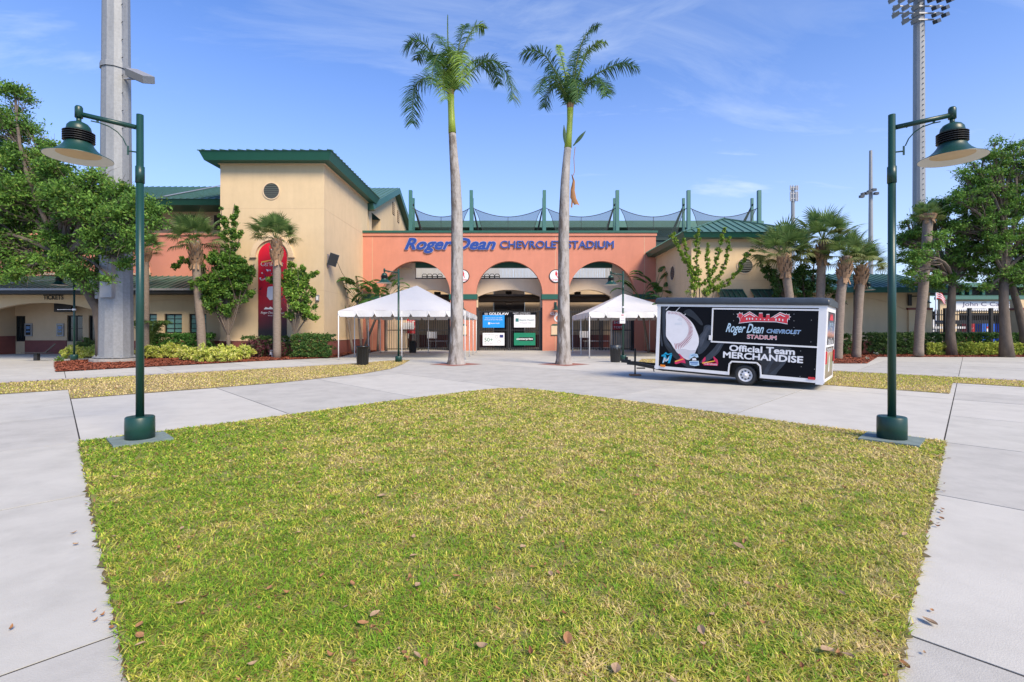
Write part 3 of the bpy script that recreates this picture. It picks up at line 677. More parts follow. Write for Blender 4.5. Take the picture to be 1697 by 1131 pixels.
letters('Roger Dean', fx(671), fx(822), fz(413.5), fz(395.0), shear=0.36, off=0.038, edge=.022)
letters('CHEVROLET STADIUM', fx(829), fx(1017), fz(411.5), fz(399.8), off=0.012, edge=.016)
# round medallions
BIRD = [(0, 9), (1.5, 8), (1.8, 6), (3, 4), (3.4, 1.5), (2.6, -1), (3.8, -4.5), (5.2, -8), (4.2, -8.5), (2.2, -5), (.6, -2.4), (-.9, -1.8), (-2, .5), (-1.9, 3), (-1, 5), (-2.4, 5.2), (-1.2, 6.4)]
def medallion(px, lab):
    t = thing('medallion', lab, 'sign', (fx(px), YF, fz(458)), group='round white team signs on the coral piers'); r = .56; fn = yfn(YF); cx, cz = fx(px), fz(458)
    b = MB(); b.prism([(cx + r * math.cos(a * PI / 20), cz + r * math.sin(a * PI / 20)) for a in range(40)], fn, 0, .05); b.build('ring', BLACKP, t)
    b = MB(); b.prism([(cx + r * .88 * math.cos(a * PI / 20), cz + r * .88 * math.sin(a * PI / 20)) for a in range(40)], fn, .05, .062); b.build('disc', SIGNW, t)
    b = MB(); b.prism([(cx + .02 + x * .034, cz + .12 + y * .034) for x, y in BIRD], fn, .062, .07); b.build('bird_logo', RED, t)
    b = MB(); text_on(b, 'Cardinals', lambda a, c, d: fn(a, c, .068 + d), .72, .16, cx, cz - .3, shear=.3, offset=.01); b.build('lettering', RED, t)
medallion(767, 'round white team sign on the coral pier, half hidden by the left royal palm')
medallion(921, 'round white team sign on the coral pier, left of the right royal palm trunk')
# pier lettering, plaque, wall sconces
pl = thing('gate_sign', 'white raised gate letters on the coral pier behind the right royal palm', 'sign', (fx(923), YF, fz(527)))
b = MB(); fn = yfn(YF); text_on(b, 'GATE', lambda a, c, d: fn(a, c, .02 + d), fx(936) - fx(912), .24, fx(924), fz(520), extrude=.01, offset=.01); b.build('lettering', SIGNW, pl)
b = MB(); text_on(b, 'C', lambda a, c, d: fn(a, c, .02 + d), fx(931) - fx(918), .68, fx(924.5), fz(527.5), extrude=.01, offset=.01); b.build('letter', SIGNW, pl)
for px, lab in ((922.5, 'cream notice plaque on the coral pier behind the right royal palm'), (768, 'cream notice plaque on the coral pier behind the left royal palm')):
    t = thing('wall_plaque', lab, 'plaque', (fx(px), YF, fz(547)), group='cream plaques on the piers')
    b = MB(); b.box(fx(px - 9), fx(px + 5), YF - .06, YF, fz(555), fz(540)); b.build('panel', TRIM, t)
    b = MB(); b.prism([(fx(px - 9.5), fz(539.9)), (fx(px + 5.5), fz(539.9)), (fx(px + 3), fz(537.5)), (fx(px - 7), fz(537.5))], fn, 0, .08); b.box(fx(px - 9.5), fx(px + 5.5), YF - .07, YF - .01, fz(556), fz(555)); b.build('frame', GREEN, t)
for px, lab in ((767, 'green lantern on the coral pier behind the left royal palm'), (921, 'green lantern on the coral pier above the gate letter')):
    t = thing('wall_lantern', lab, 'lamp', (fx(px), YF, fz(508)), group='green lanterns on the coral piers')
    b = MB(); b.box(fx(px - 2.5), fx(px + 1.5), YF - .06, YF, fz(512), fz(501)); b.build('bracket', POLEG, t)
    b = MB(); b.lathe([(.06, .3), (.1, .22), (.12, .05), (.3, -.1), (.31, -.13)], (fx(px), YF - .38, fz(512)), 14); b.build('lamp_shade', POLEG, t); b = MB(); b.bar((fx(px), YF - .38, fz(505)), (fx(px), YF - .03, fz(505)), .05); b.build('arm', POLEG, t)
# ---- gates
YG = YF + .35
def gate(p0, p1, lab, mid=True):
    x0, x1 = PX(p0, YG), PX(p1, YG); zt = PZ(517, YG); t = thing('entrance_gate', lab, 'gate', ((x0 + x1) / 2, YG, 0), group='black picket gates in the arches')
    n_ = int((x1 - x0) / .2); proto = None
    for k, (a, c) in enumerate(((x0, (x0 + x1) / 2 - .05), ((x0 + x1) / 2 + .05, x1))):
        b = MB()
        for z in (.14, PZ(547.5, YG), zt): b.box(a, c, YG - .03, YG + .03, z - .035, z + .035)
        b.build('rail', STEELB, t)
        b = MB(); b.box(a - .02, a + .1, YG - .06, YG + .06, 0.03, zt + .1); b.build('gate_post', STEELB, t); b = MB(); b.box(c - .1, c + .02, YG - .06, YG + .06, 0.03, zt + .1); b.build('gate_post', STEELB, t)
        m_ = int((c - a) / .185)
        for i in range(1, m_):
            xx = a + (c - a) * i / m_
            if proto is None:
                b = MB(); b.box(xx - .016, xx + .016, YG - .016, YG + .016, .06, zt + .22); proto = b.build('picket', STEELB, t); px0 = xx
            else: share(proto, 'picket', t, loc=(xx - px0, 0, 0))
        b = MB(); xc = c - .35 if k == 0 else a + .35
        b.tube([(xc - .02, YG, .08), (xc + .02, YG, .08)], .075, 12); b.build('caster', STEELB, t)
    return t
gate(638, 744, 'black picket gate in the left arch behind the first white tent')
gate(793, 895, 'black picket gate in the middle arch carrying four sponsor panels')
gate(945, 1047, 'black picket gate in the right arch behind the second white tent')
for p0, p1, lab in ((788, 792.6, 'between the left pier and the middle gate'), (895.4, 899, 'between the middle gate and the right pier'), (745, 749, 'at the right end of the left gate'), (1048, 1052, 'at the right end of the right gate')):
    b = MB(); b.box(PX(p0, YG), PX(p1, YG), YG - .1, YG + .1, 0, PZ(510, YG)); tag(b.build('gate_pillar', STEELB), 'black steel pillar ' + lab, 'post', 'black gate pillars')
# ---- sponsor panels
def panel(px0, px1, py0, py1, Y, m, name, lab, group=None, cat='sign', th=.03):
    t = thing(name, lab, cat, (PX((px0 + px1) / 2, Y), Y, PZ(py1, Y)), group=group)
    b = MB(); b.box(PX(px0, Y), PX(px1, Y), Y - th, Y, PZ(py1, Y), PZ(py0, Y)); b.build('board', m, t)
    return t, (lambda a, c, d, Y=Y, th=th: (PX(a, Y), Y - th - .006 - d, PZ(c, Y)))
def ptxt(t, fn, s, x0, x1, y, h, m, **k):
    b = MB(); V, Fc = text_geo(s, **k); a0 = min(v.x for v in V); a1 = max(v.x for v in V); c0 = min(v.y for v in V); c1 = max(v.y for v in V)
    b.add([fn(x0 + (v.x - a0) / (a1 - a0) * (x1 - x0), y + h / 2 - (v.y - c0) / (c1 - c0) * h, v.z) for v in V], Fc); b.build('lettering', m, t)
YP = YG - .1; gr = 'sponsor panels on the middle gate'
t, f = panel(799, 889, 518, 525, YP, WRAP, 'sponsor_banner', 'narrow black sponsor banner along the top rail of the middle gate', gr)
ptxt(t, f, 'GOLDLAW', 810.5, 843, 520.4, 4.2, SIGNW, offset=.03); ptxt(t, f, 'INJURY ATTORNEYS', 850, 879, 519.6, 2.0, SIGNW, offset=.01); ptxt(t, f, '561 222 2222', 853, 879, 522.4, 2.0, SIGNW, offset=.01)
b = MB(); b.prism([(803, 518.8), (808.5, 518.8), (808.5, 522.6), (803, 522.6)], f, 0, .003); b.build('emblem', GALV2, t)
BLUEP = mat('panel_blue', (0.01, 0.27, 0.75), .4)
t, f = panel(800, 836, 522.6, 543.3, YP - .05, BLUEP, 'sponsor_sign', 'bright blue health sponsor panel, upper left on the middle gate', gr)
ptxt(t, f, 'When it comes to your health', 804, 832, 527.3, 1.9, SIGNW, offset=.015); ptxt(t, f, "you've got all you need nearby", 803, 833, 530.3, 2.0, SIGNW, offset=.015); ptxt(t, f, 'Baptist Health', 813, 828, 536.3, 2.3, SIGNW, offset=.02)
b = MB(); b.prism([(809, 534.5), (812, 534.5), (812, 538), (809, 538)], f, 0, .003); b.build('logo', SIGNW, t)
t, f = panel(851.8, 887, 522.2, 543, YP - .05, SIGNW, 'sponsor_sign', 'white health sponsor panel with a teal square logo, upper right on the middle gate', gr)
TEALD = mat('logo_teal', (0.02, 0.16, 0.16), .5); GREY = mat('print_grey', (.2, .25, .27), .5)
b = MB(); b.prism([(854.5, 528), (859.5, 528), (859.5, 533.5), (854.5, 533.5)], f, 0, .003); b.build('logo', TEALD, t)
ptxt(t, f, 'Baptist Health', 861, 885, 531, 3.2, TEALD, offset=.005); ptxt(t, f, 'Orthopedic Care', 861, 880, 535.6, 2.0, GREY)
t, f = panel(800, 836, 552, 573, YP - .05, SIGNW, 'sponsor_sign', 'white sponsor panel with a green 50+ print, lower left on the middle gate', gr)
GRN = mat('print_green', (0.02, 0.22, 0.13), .5); NVY = mat('print_navy', (0.02, .03, .16), .5)
ptxt(t, f, '50+', 803, 816.5, 563.3, 6.4, GRN); ptxt(t, f, 'medals of honor and awards', 802, 818, 568.6, 1.1, GREY); ptxt(t, f, 'jupitermed.com', 804, 815, 570.6, 1.1, GREY); ptxt(t, f, 'Jupiter Medical Center', 803, 819, 555, 1.2, GREY)
b = MB(); b.prism([(828.2, 555.2), (834, 555.2), (834, 559.8), (828.2, 559.8)], f, 0, .003); b.build('logo', NVY, t)
for cx_, cy_, r_ in ((823, 558.5, 2.6), (827, 566.5, 2.5)):
    b = MB()
    for i in range(20):
        a0, a1 = 2 * PI * i / 20, 2 * PI * (i + 1) / 20
        b.prism([(cx_ + r_ * math.cos(a0), cy_ + r_ * math.sin(a0)), (cx_ + r_ * math.cos(a1), cy_ + r_ * math.sin(a1)), (cx_ + r_ * .85 * math.cos(a1), cy_ + r_ * .85 * math.sin(a1)), (cx_ + r_ * .85 * math.cos(a0), cy_ + r_ * .85 * math.sin(a0))], f, 0, .003)
    b.build('seal', GALV2, t)
PGR = mat('panel_green', (0.005, 0.19, 0.10), .4, .15, 1.5)
t, f = panel(851.8, 887.2, 552, 572.6, YP - .05, PGR, 'sponsor_sign', 'green rental car sponsor panel, lower right on the middle gate', gr)
b = MB(); b.prism([(860, 559.3), (884, 559.3), (884, 565.2), (860, 565.2)], f, 0, .002); b.build('name_bar', BLACKP, t)
f2 = lambda a, c, d: f(a, c, d + .005)
ptxt(t, f2, 'enterprise', 858.5, 883, 562.4, 4.0, SIGNW, offset=.04)
b = MB(); b.prism([(855, 562.4), (858, 561), (858, 563.8)], f2, 0, .001); b.build('logo', SIGNW, t)
# ---- things seen through the gates
def folding_table(px, Y, w_, lab, h=.75):
    t = thing('folding_table', lab, 'table', (PX(px, Y), Y, 0)); x = PX(px, Y)
    b = MB(); b.box(x - w_ / 2, x + w_ / 2, Y - .35, Y + .35, h - .04, h); b.build('tabletop', SIGNW, t)
    for sx in (-1, 1):
        for sy in (-1, 1): b = MB(); b.bar((x + sx * (w_ / 2 - .1), Y + sy * .28, 0), (x + sx * (w_ / 2 - .18), Y + sy * .28, h - .04), .03); b.build('leg', GALV2, t)
folding_table(652, 45.6, 1.6, 'folding table behind the left gate beside the red sign')
folding_table(727, 46, 1.8, 'white folding table behind the left gate near the palm trunk')
folding_table(990, 46, 2.6, 'long folding table behind the right gate')
def board(px, Y, py0, py1, w_, m, lab, words=None, stand=True):
    t = thing('notice_board', lab, 'board', (PX(px, Y), Y, 0)); x = PX(px, Y)
    b = MB(); b.box(x - w_ / 2, x + w_ / 2, Y - .02, Y + .02, PZ(py1, Y), PZ(py0, Y)); b.build('board', m, t)
    if stand:
        for s in (-1, 1): b = MB(); b.bar((x + s * w_ * .4, Y + .06, 0), (x + s * w_ * .4, Y + .06, PZ(py0 + 1, Y)), .04); b.build('leg', GALV2, t)
    for i, wd in enumerate(words or []):
        b = MB(); text_on(b, wd, lambda a, c, d: (a, Y - .03 - d, c), w_ * .8, .2, x, PZ(py0, Y) - .25 - i * .42, offset=.03); b.build('lettering', SIGNW, t)
board(650, 44.6, 535, 546, 1.2, SIGNW, 'wide blank white board behind the left gate'); board(677, 43.5, 535, 546, .95, SIGNW, 'small white board in front of the red sign behind the left gate')
board(679, 43.9, 529, 553, 1.15, REDP, 'red ticket sign behind the left gate', ['SHOP', 'TICKETS'])
board(668, 45.0, 550, 561, 1.0, SIGNW, 'low white board beside the lamp post behind the left gate'); board(716, 45.0, 550, 561, .85, SIGNW, 'white box shaped board behind the left gate near the palm')
board(968, 44.8, 549, 560, .8, SIGNW, 'small white board behind the right gate near the first tent leg'); board(1024, 43.6, 530, 548, .9, REDP, 'red ticket sign behind the right gate beside the lamp post', ['SHOP', 'TICKET'])
board(1023, 44.7, 549, 571, .75, SIGNW, 'white board with red lower half behind the right gate')
# ================================================================ beige tower
YT = 33.3; X0, X1 = PX(365, YT), -12.5; tz = lambda p: PZ(p, YT); tx = lambda p: PX(p, YT)
tow = thing('tower_building', 'beige stucco tower with green metal roof, round vent and red banner left of the entrance', 'building', ((X0 + X1) / 2, YT, 0))
b = MB(); b.box(X0, X1, YT, 43.4, 1.05, tz(266)); b.build('wall', STUCCO, tow)
b = MB(); b.box(X0 - .03, X1 + .04, YT - .04, 42.0, 0, 1.0); b.build('wainscot', MAROON, tow)
b = MB(); b.box(X0 - .05, X1 + .07, YT - .07, 42.0, 1.0, 1.08); b.build('sill_band', TRIM, tow)
b = MB(); b.box(X0 - .1, X1 + .1, YT - .1, 43.5, tz(273), tz(266)); b.build('cornice', TRIM, tow)
for p in (346, 482):
    b = MB(); b.box(X0 - .004, X1 + .004, YT - .004, 41.99, tz(p) - .012, tz(p) + .012); b.build('control_joint', STUCCO_D, tow)
zf0, zf1 = PZ(265, 32.5), PZ(250, 32.4)
b = MB(); fascia(b, -20.25, -11.68, 32.35, 44.2, zf0, zf1, .22); b.build('fascia', GREEN, tow)
b = MB(); hip(b, -20.3, -11.63, 32.3, 44.25, zf1 + .002, zf1 + 1.15, -16.5, -15.4, 36.6, 40); b.build('roof', ROOFG, tow)
e = zf1 + .01; r_ = zf1 + 1.15
roof_seams(tow, [((-20.3, 32.3, e), (-11.63, 32.3, e), (-16.5, 36.6, r_), (-15.4, 36.6, r_)), ((-11.63, 32.3, e), (-11.63, 44.25, e), (-15.4, 36.6, r_), (-15.4, 40, r_))], .6, h=.07)
b = MB(); b.bar((-20.3, 32.3, e), (-16.5, 36.6, r_ + .03), .12, .05); b.bar((-11.63, 32.3, e), (-15.4, 36.6, r_ + .03), .12, .05); b.build('ridge_cap', ROOFG, tow)
slats_circle(tow, yfn(YT), tx(450), tz(317), .52)
# arch trim
fn = yfn(YT)
def arch_trim(parent, cx, zs, ri, ro, d0, d1, m, fn, foot=0.0, name='arch_trim'):
    b = MB(); K = 24
    for i in range(K):
        a0, a1 = PI * i / K, PI * (i + 1) / K
        b.prism([(cx + ri * math.cos(a0), zs + ri * math.sin(a0)), (cx + ro * math.cos(a0), zs + ro * math.sin(a0)), (cx + ro * math.cos(a1), zs + ro * math.sin(a1)), (cx + ri * math.cos(a1), zs + ri * math.sin(a1))], fn, d0, d1)
    for s in (-1, 1):
        if foot: b.prism([(cx + s * (ri - .02), zs - foot), (cx + s * (ro + .08), zs - foot), (cx + s * (ro + .08), zs), (cx + s * (ri - .02), zs)], fn, d0, d1)
    return b.build(name, m, parent)
bc = tx(452); bz = tz(425.5); br = tx(475.5) - tx(452)
arch_trim(tow, bc, bz, br + .14, br + .46, 0, .16, TRIM, fn, .08)
bn = thing('team_banner', 'tall red arched banner with team script behind the sabal palm on the tower', 'banner', (bc, YT, tz(558)))
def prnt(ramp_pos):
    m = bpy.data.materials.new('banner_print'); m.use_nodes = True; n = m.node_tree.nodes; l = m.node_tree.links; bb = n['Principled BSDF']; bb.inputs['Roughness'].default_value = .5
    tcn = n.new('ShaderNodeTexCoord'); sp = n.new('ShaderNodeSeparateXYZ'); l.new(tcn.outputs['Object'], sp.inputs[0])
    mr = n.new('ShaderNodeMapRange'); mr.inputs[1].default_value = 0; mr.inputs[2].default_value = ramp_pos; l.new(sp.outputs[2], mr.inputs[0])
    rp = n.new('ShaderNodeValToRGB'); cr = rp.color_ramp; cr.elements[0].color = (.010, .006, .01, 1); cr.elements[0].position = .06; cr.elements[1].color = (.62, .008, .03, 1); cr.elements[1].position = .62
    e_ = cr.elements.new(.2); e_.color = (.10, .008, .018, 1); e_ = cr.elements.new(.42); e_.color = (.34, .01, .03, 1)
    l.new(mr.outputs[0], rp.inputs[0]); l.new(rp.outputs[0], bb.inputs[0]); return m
poly = [(bc - br, tz(558)), (bc + br, tz(558))] + [(bc + br * math.cos(a * PI / 20), bz + br * math.sin(a * PI / 20)) for a in range(21)]
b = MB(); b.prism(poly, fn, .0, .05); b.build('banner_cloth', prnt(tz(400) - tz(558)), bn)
f = lambda a, c, d: (tx(a), YT - .056 - d, tz(c))
b = MB(); b.m = 0
cols = [(.55, .02, .05), (.7, .7, .75), (.03, .05, .14), (.30, .01, .03), (.45, .50, .65), (.08, .02, .04), (.6, .3, .25)]
cm = [mat('print_patch', c, .5) for c in cols]
for i in range(90):           # crowd photograph printed on the cloth: small blotches
    px_, py_ = rnd.uniform(430.5, 473), 447 + rnd.random() ** 1.1 * 50; r1_ = rnd.uniform(.8, 2.6)
    b.m = rnd.choice([0, 1, 1, 2, 2, 3, 3, 4, 5, 6]) if py_ < 466 else rnd.choice([0, 3, 3, 5, 2, 0])
    K = 7; b.prism([(min(475, max(429.3, px_ + r1_ * math.cos(k * 2 * PI / K) * rnd.uniform(.6, 1))), py_ + r1_ * math.sin(k * 2 * PI / K) * rnd.uniform(.6, 1)) for k in range(K)], f, i * .0001, i * .0001 + .0001)
b.m = 4; b.prism([(444, 478), (446, 475.5), (452, 475), (457, 478), (458, 496), (448, 498), (443, 492)], f, .011, .012)
b.build('crowd_print', cm, bn)
f3 = lambda a, c, d: f(a, c, d + .014)
ptxt(bn, f3, 'Cardinals', 433, 470, 437.5, 8, SIGNW, shear=.3, offset=.05)
f4 = lambda a, c, d: f(a, c, d + .02)
ptxt(bn, f4, 'Cardinals', 434, 469.5, 437.5, 6.8, REDP, shear=.3, offset=.015)
b = MB(); b.prism([(434, 434), (462, 429), (462, 430.6), (434, 436)], f3, .008, .009); b.build('bat_print', mat('bat_gold', (.7, .4, .08), .5), bn)
b = MB(); b.prism([(452 + x * 1.2, 421 - y * 1.2) for x, y in BIRD], f3, .0, .002); b.build('bird_logo', SIGNW, bn)
ptxt(bn, f3, 'Roger Dean', 433, 455, 519, 5, SIGNW, shear=.4); ptxt(bn, f3, 'CHEVROLET', 456, 472, 519.5, 2.2, SIGNW); ptxt(bn, f3, 'STADIUM', 445, 460, 523.5, 1.8, SIGNW)
b = MB(); b.prism([(438, 513), (441, 509.5), (446, 511), (449, 508.5), (453, 511), (457, 508.5), (461, 511), (466, 509.5), (468, 513)], f3, 0, .002); b.build('stadium_logo', SIGNW, bn)
# loudspeaker and flood light on the tower side wall
c = P(552, 431, 33.9)
t = thing('loudspeaker', 'dark tilted loudspeaker bracketed to the side wall of the beige tower', 'speaker', tuple(c))
ax = Vector((.30, -.92, -.22)).normalized(); up = Vector((.32, 0, 1)).normalized(); ax = (ax - up * ax.dot(up)).normalized(); sd_ = ax.cross(up)
b = MB(); b.obox(c, sd_ * .30, up * .42, ax * .16); b.build('cabinet', VINYLD, t); b = MB(); b.obox(c + ax * .165, sd_ * .27, up * .38, ax * .006); b.build('grille', BLACKP, t)
b = MB(); b.bar(c - ax * .1 + up * .25, Vector((-12.5, c.y + .1, c.z + .3)), .04); b.bar(c - ax * .1 - up * .2, Vector((-12.5, c.y + .1, c.z - .25)), .06); b.box(-12.5, -12.46, c.y - .05, c.y + .25, c.z - .5, c.z + .4); b.build('bracket', GALV2, t)
b = MB(); b.tube([c + Vector((.2, .2, -.1)), c + Vector((.2, 1.2, -.75)), Vector((-12.48, 38.5, c.z - 1.2))], .015, 5); b.build('cable', BLACKP, t)
c = P(527, 494, YT)
t = thing('wall_light', 'small grey wall light on the tower front beside the bushy tree', 'lamp', tuple(c)); b = MB(); b.box(c.x - .1, c.x + .1, YT - .14, YT, c.z - .2, c.z + .2); b.build('housing', GALV2, t); b = MB(); b.box(c.x - .07, c.x + .07, YT - .155, YT - .142, c.z - .15, c.z + .1); b.build('lens', SIGNW, t)
# ================================================================ gabled building behind the tower
gb = thing('gable_building', 'beige gabled building with green seamed roof behind the tower and left entrance pier', 'building', (-16, 44, 0))
ze, zr = 12.7, 16.95
xg = -12.6
b = MB()
def gq(y0, y1, z0, z1): b.add([(xg, y0, z0), (xg, y1, z0), (xg, y1, z1), (xg, y0, z1)], [(0, 1, 2, 3)])
gq(44, 45, 0, 12.3); b.add([(xg, 44, 12.3), (xg, 48.0, 12.3), (xg, 48.0, 14.2), (xg, 44, 12.45)], [(0, 1, 2, 3)]); gq(45, 48, 0, 8)
b.add([(xg, 48, 0), (xg, 63, 0), (xg, 63, 12.5), (xg, 53.6, 16.6), (xg, 48, 14.2)], [(0, 1, 2, 3, 4)])
b.add([(xg, 44, 0), (-22, 44, 0), (-22, 44, 12.45), (xg, 44, 12.45)], [(0, 1, 2, 3)])
b.add([(xg, 45, 8), (xg, 48, 8), (xg - 1.2, 48, 8), (xg - 1.2, 45, 8)], [(0, 1, 2, 3)]); b.add([(xg - 1.2, 45, 8), (xg - 1.2, 48, 8), (xg - 1.2, 48, 12.3), (xg - 1.2, 45, 12.3)], [(0, 1, 2, 3)]); b.add([(xg, 48, 8), (xg - 1.2, 48, 8), (xg - 1.2, 48, 12.3), (xg, 48, 12.3)], [(0, 1, 2, 3)])
b.add([(xg, 45, 8), (xg - 1.2, 45, 8), (xg - 1.2, 45, 12.3), (xg, 45, 12.3)], [(3, 2, 1, 0)]); b.build('wall', STUCCO, gb)
b = MB(); xo = -12.0
b.add([(xo, 43.3, ze), (-22, 43.3, ze), (-22, 53.6, zr), (xo, 53.6, zr), (xo, 63.9, ze), (-22, 63.9, ze)], [(0, 1, 2, 3), (3, 2, 5, 4)])
b.build('roof', ROOFG, gb)
b = MB()
b.add([(xo, 43.3, ze), (-22, 43.3, ze), (-22, 43.5, ze - .5), (xo, 43.5, ze - .5)], [(0, 1, 2, 3)]); b.add([(xo, 43.5, ze - .5), (-22, 43.5, ze - .5), (-22, 44.1, ze - .5), (xo, 44.1, ze - .5)], [(0, 1, 2, 3)])
b.add([(xo + .01, 43.3, ze), (xo + .01, 53.6, zr), (xo + .01, 53.6, zr - .62), (xo + .01, 43.5, ze - .5)], [(0, 1, 2, 3)]); b.add([(xo + .01, 63.9, ze), (xo + .01, 53.6, zr), (xo + .01, 53.6, zr - .62), (xo + .01, 63.7, ze - .5)], [(3, 2, 1, 0)])
b.add([(xo, 43.5, ze - .5), (xo, 53.6, zr - .62), (-12.7, 53.6, zr - .62), (-12.7, 43.5, ze - .5)], [(0, 1, 2, 3)]); b.add([(xo, 63.7, ze - .5), (xo, 53.6, zr - .62), (-12.7, 53.6, zr - .62), (-12.7, 63.7, ze - .5)], [(3, 2, 1, 0)]); b.build('fascia', GREEN, gb)
roof_seams(gb, [((xo, 43.3, ze + .01), (-22, 43.3, ze + .01), (xo, 53.6, zr + .01), (-22, 53.6, zr + .01))], .5)
for y, zt_ in ((53.2, 15.25), (55.4, 14.9)):
    b = MB(); b.box(xg, xg + .04, y - .45, y + .45, zt_ - 1.25, zt_); v = b.build('vent', DARKIN, gb)
    for k in range(6): b = MB(); b.box(xg + .04, xg + .07, y - .42, y + .42, zt_ - 1.2 + k * .2, zt_ - 1.1 + k * .2); b.build('slat', STUCCO_D, v)
# ================================================================ left wing
YS = 36.0
lw = thing('left_wing', 'long salmon and beige building wing with green metal roofs and ticket windows at far left', 'building', (-28, 34, 0))
b = MB(); b.box(-62, X0, YS, YS + .3, 4.3, PZ(387, YS)); b.build('upper_wall', SALMON, lw)
b = MB(); b.box(-62, X0 - .01, YS - .1, YS + .05, PZ(390.5, YS), PZ(387, YS)); b.build('cornice', SALMON, lw)
b = MB(); b.box(-62, X0, 37, 37.3, PZ(387, YS) - .01, 10.6); b.build('attic_wall', STUCCO_D, lw)
b = MB(); b.box(-62, X0, YS + .3, 37, PZ(387, YS) - .25, PZ(387, YS) - .02); b.build('ledge', TRIM, lw)
for k in range(9): xx = -21.5 - k * 2.4; b = MB(); b.box(xx - .5, xx + .5, 36.96, 37.0, 9.1, 10.2); b.build('attic_opening', DARKIN, lw)
z0_, z1_ = PZ(339.5, 34.9), PZ(330, 34.8)
b = MB(); b.add([(-62, 34.8, z1_), (X0, 34.8, z1_), (X0, 35, z0_), (-62, 35, z0_)], [(0, 1, 2, 3)]); b.add([(-62, 35, z0_), (X0, 35, z0_), (X0, 37.1, z0_), (-62, 37.1, z0_)], [(3, 2, 1, 0)]); b.build('fascia', GREEN, lw)
zt_ = PZ(310, 42.5)
b = MB(); b.add([(-62, 34.75, z1_ + .01), (X0, 34.75, z1_ + .01), (X0, 42.5, zt_), (-50, 42.5, zt_), (X0, 50, z1_), (-62, 50, z1_)], [(0, 1, 2, 3), (3, 2, 4, 5)]); b.build('roof', ROOFG, lw)
roof_seams(lw, [((-36, 34.75, z1_ + .02), (X0, 34.75, z1_ + .02), (-36, 42.5, zt_ + .01), (X0, 42.5, zt_ + .01))], .5, h=.05)
b = MB(); b.bar(P(272, 327, 35.4) + Vector((0, 0, .06)), Vector((PX(366, 42.3), 42.3, zt_ + .06)), .22, .04); b.build('flashing', GALV2, lw)
for p in (91.5, 228):                 # half round mouldings on the salmon wall
    arch_trim(lw, PX(p, YS), PZ(453, YS), .62, .92, 0, .1, TRIM, yfn(YS), .1, 'half_round_moulding'); b = MB(); b.box(PX(p, YS) - 1.0, PX(p, YS) + 1.0, YS - .12, YS, PZ(456, YS), PZ(453, YS)); b.build('moulding_sill', TRIM, lw)
YE = 32.6; ez = PZ(479, YE); xe = -20.4
b = MB(); b.add([(-62, YE, ez), (xe, YE, ez), (xe - .9, YS, 5.6), (-62, YS, 5.6), (xe + .2, YS, ez)], [(0, 1, 2, 3), (1, 4, 2)]); b.build('canopy_roof', ROOFG, lw)
roof_seams(lw, [((-40, YE, ez + .01), (xe, YE, ez + .01), (-40, YS, 5.61), (xe - .9, YS, 5.61))], .45, h=.05)
b = MB(); b.box(-62, xe + .05, YE - .1, YE, ez - .10, ez + .03); b.build('gutter', GALV2, lw)
b = MB(); b.box(-62, xe, YE, YE + .06, ez - .32, ez - .10); b.box(-62, xe, YE + .06, 34.0, ez - .3, ez - .25); b.build('eave_board', BLACKP, lw)
b = MB(); b.bar(P(0, 473, 33.3) + Vector((0, 0, .1)), P(160, 461, 35.4) + Vector((0, 0, .1)), .1, .03); b.bar(P(240, 469, 34) + Vector((0, 0, .1)), P(290, 461, 35.3) + Vector((0, 0, .1)), .1, .03); b.build('flashing', GALV2, lw)
YW = 34.0; wx = lambda p: PX(p, YW); wz = lambda p: PZ(p, YW)
RL, RR = wx(-33), wx(176)
b = MB(); wins = [(wx(231), wx(260), wz(552.5), wz(520.5)), (wx(272), wx(301.5), wz(552.5), wz(520.5)), (wx(313), wx(342), wz(552.5), wz(520.5))]
arch_wall(b, -60, RR + .6, 0, ez - .26, YW, YW + .35, [(-52, -38.5, wz(520), 1.0), (RL, RR, wz(521), wz(502) - wz(521))], 24)
hole_wall(b, RR + .6, X0, 1.0, ez - .26, YW, YW + .3, wins); b.build('lower_wall', STUCCO, lw)
b = MB(); b.box(RR + .02, X0, YW - .05, YW + .3, 0, 1.0); b.build('wainscot', MAROON, lw)
for w_ in wins: window(lw, *w_, YW + .16)
b = MB(); K = 20                       # shallow relief arch over the windows
for i in range(K):
    q0, q1 = i / K, (i + 1) / K; xa, xb = wx(205) + (wx(362) - wx(205)) * q0, wx(205) + (wx(362) - wx(205)) * q1; h0 = wz(510) + (wz(498) - wz(510)) * (1 - (2 * q0 - 1) ** 2); h1 = wz(510) + (wz(498) - wz(510)) * (1 - (2 * q1 - 1) ** 2)
    b.add([(xa, YW - .03, h0), (xb, YW - .03, h1), (xb, YW - .03, h1 + .05), (xa, YW - .03, h0 + .05), (xa, YW + .01, h0), (xb, YW + .01, h1), (xb, YW + .01, h1 + .05), (xa, YW + .01, h0 + .05)], [(0, 1, 2, 3), (0, 4, 5, 1), (3, 2, 6, 7)])
b.build('relief_arch', STUCCO_D, lw)
YR = 36.4; rx = lambda p: PX(p, YR); rz_ = lambda p: PZ(p, YR)
b = MB(); rw = [(rx(25), rx(42), .9, rz_(524)), (rx(111), rx(137), .9, rz_(523)), (rx(147), rx(170), .9, rz_(523))]
hole_wall(b, -37, RR + .5, 0, 4.05, YR, YR + .3, rw)
b.box(-37.4, RL - .02, YW + .35, YR, 0, 4.05); b.box(RR, RR + .3, YW + .35, YR, 0, 4.05); b.build('recess_wall', STUCCO_D, lw)
b = MB(); b.box(-37.4, RR + .3, YW + .35, YR + .3, 4.05, 4.15); b.build('recess_ceiling', STUCCO_D, lw)
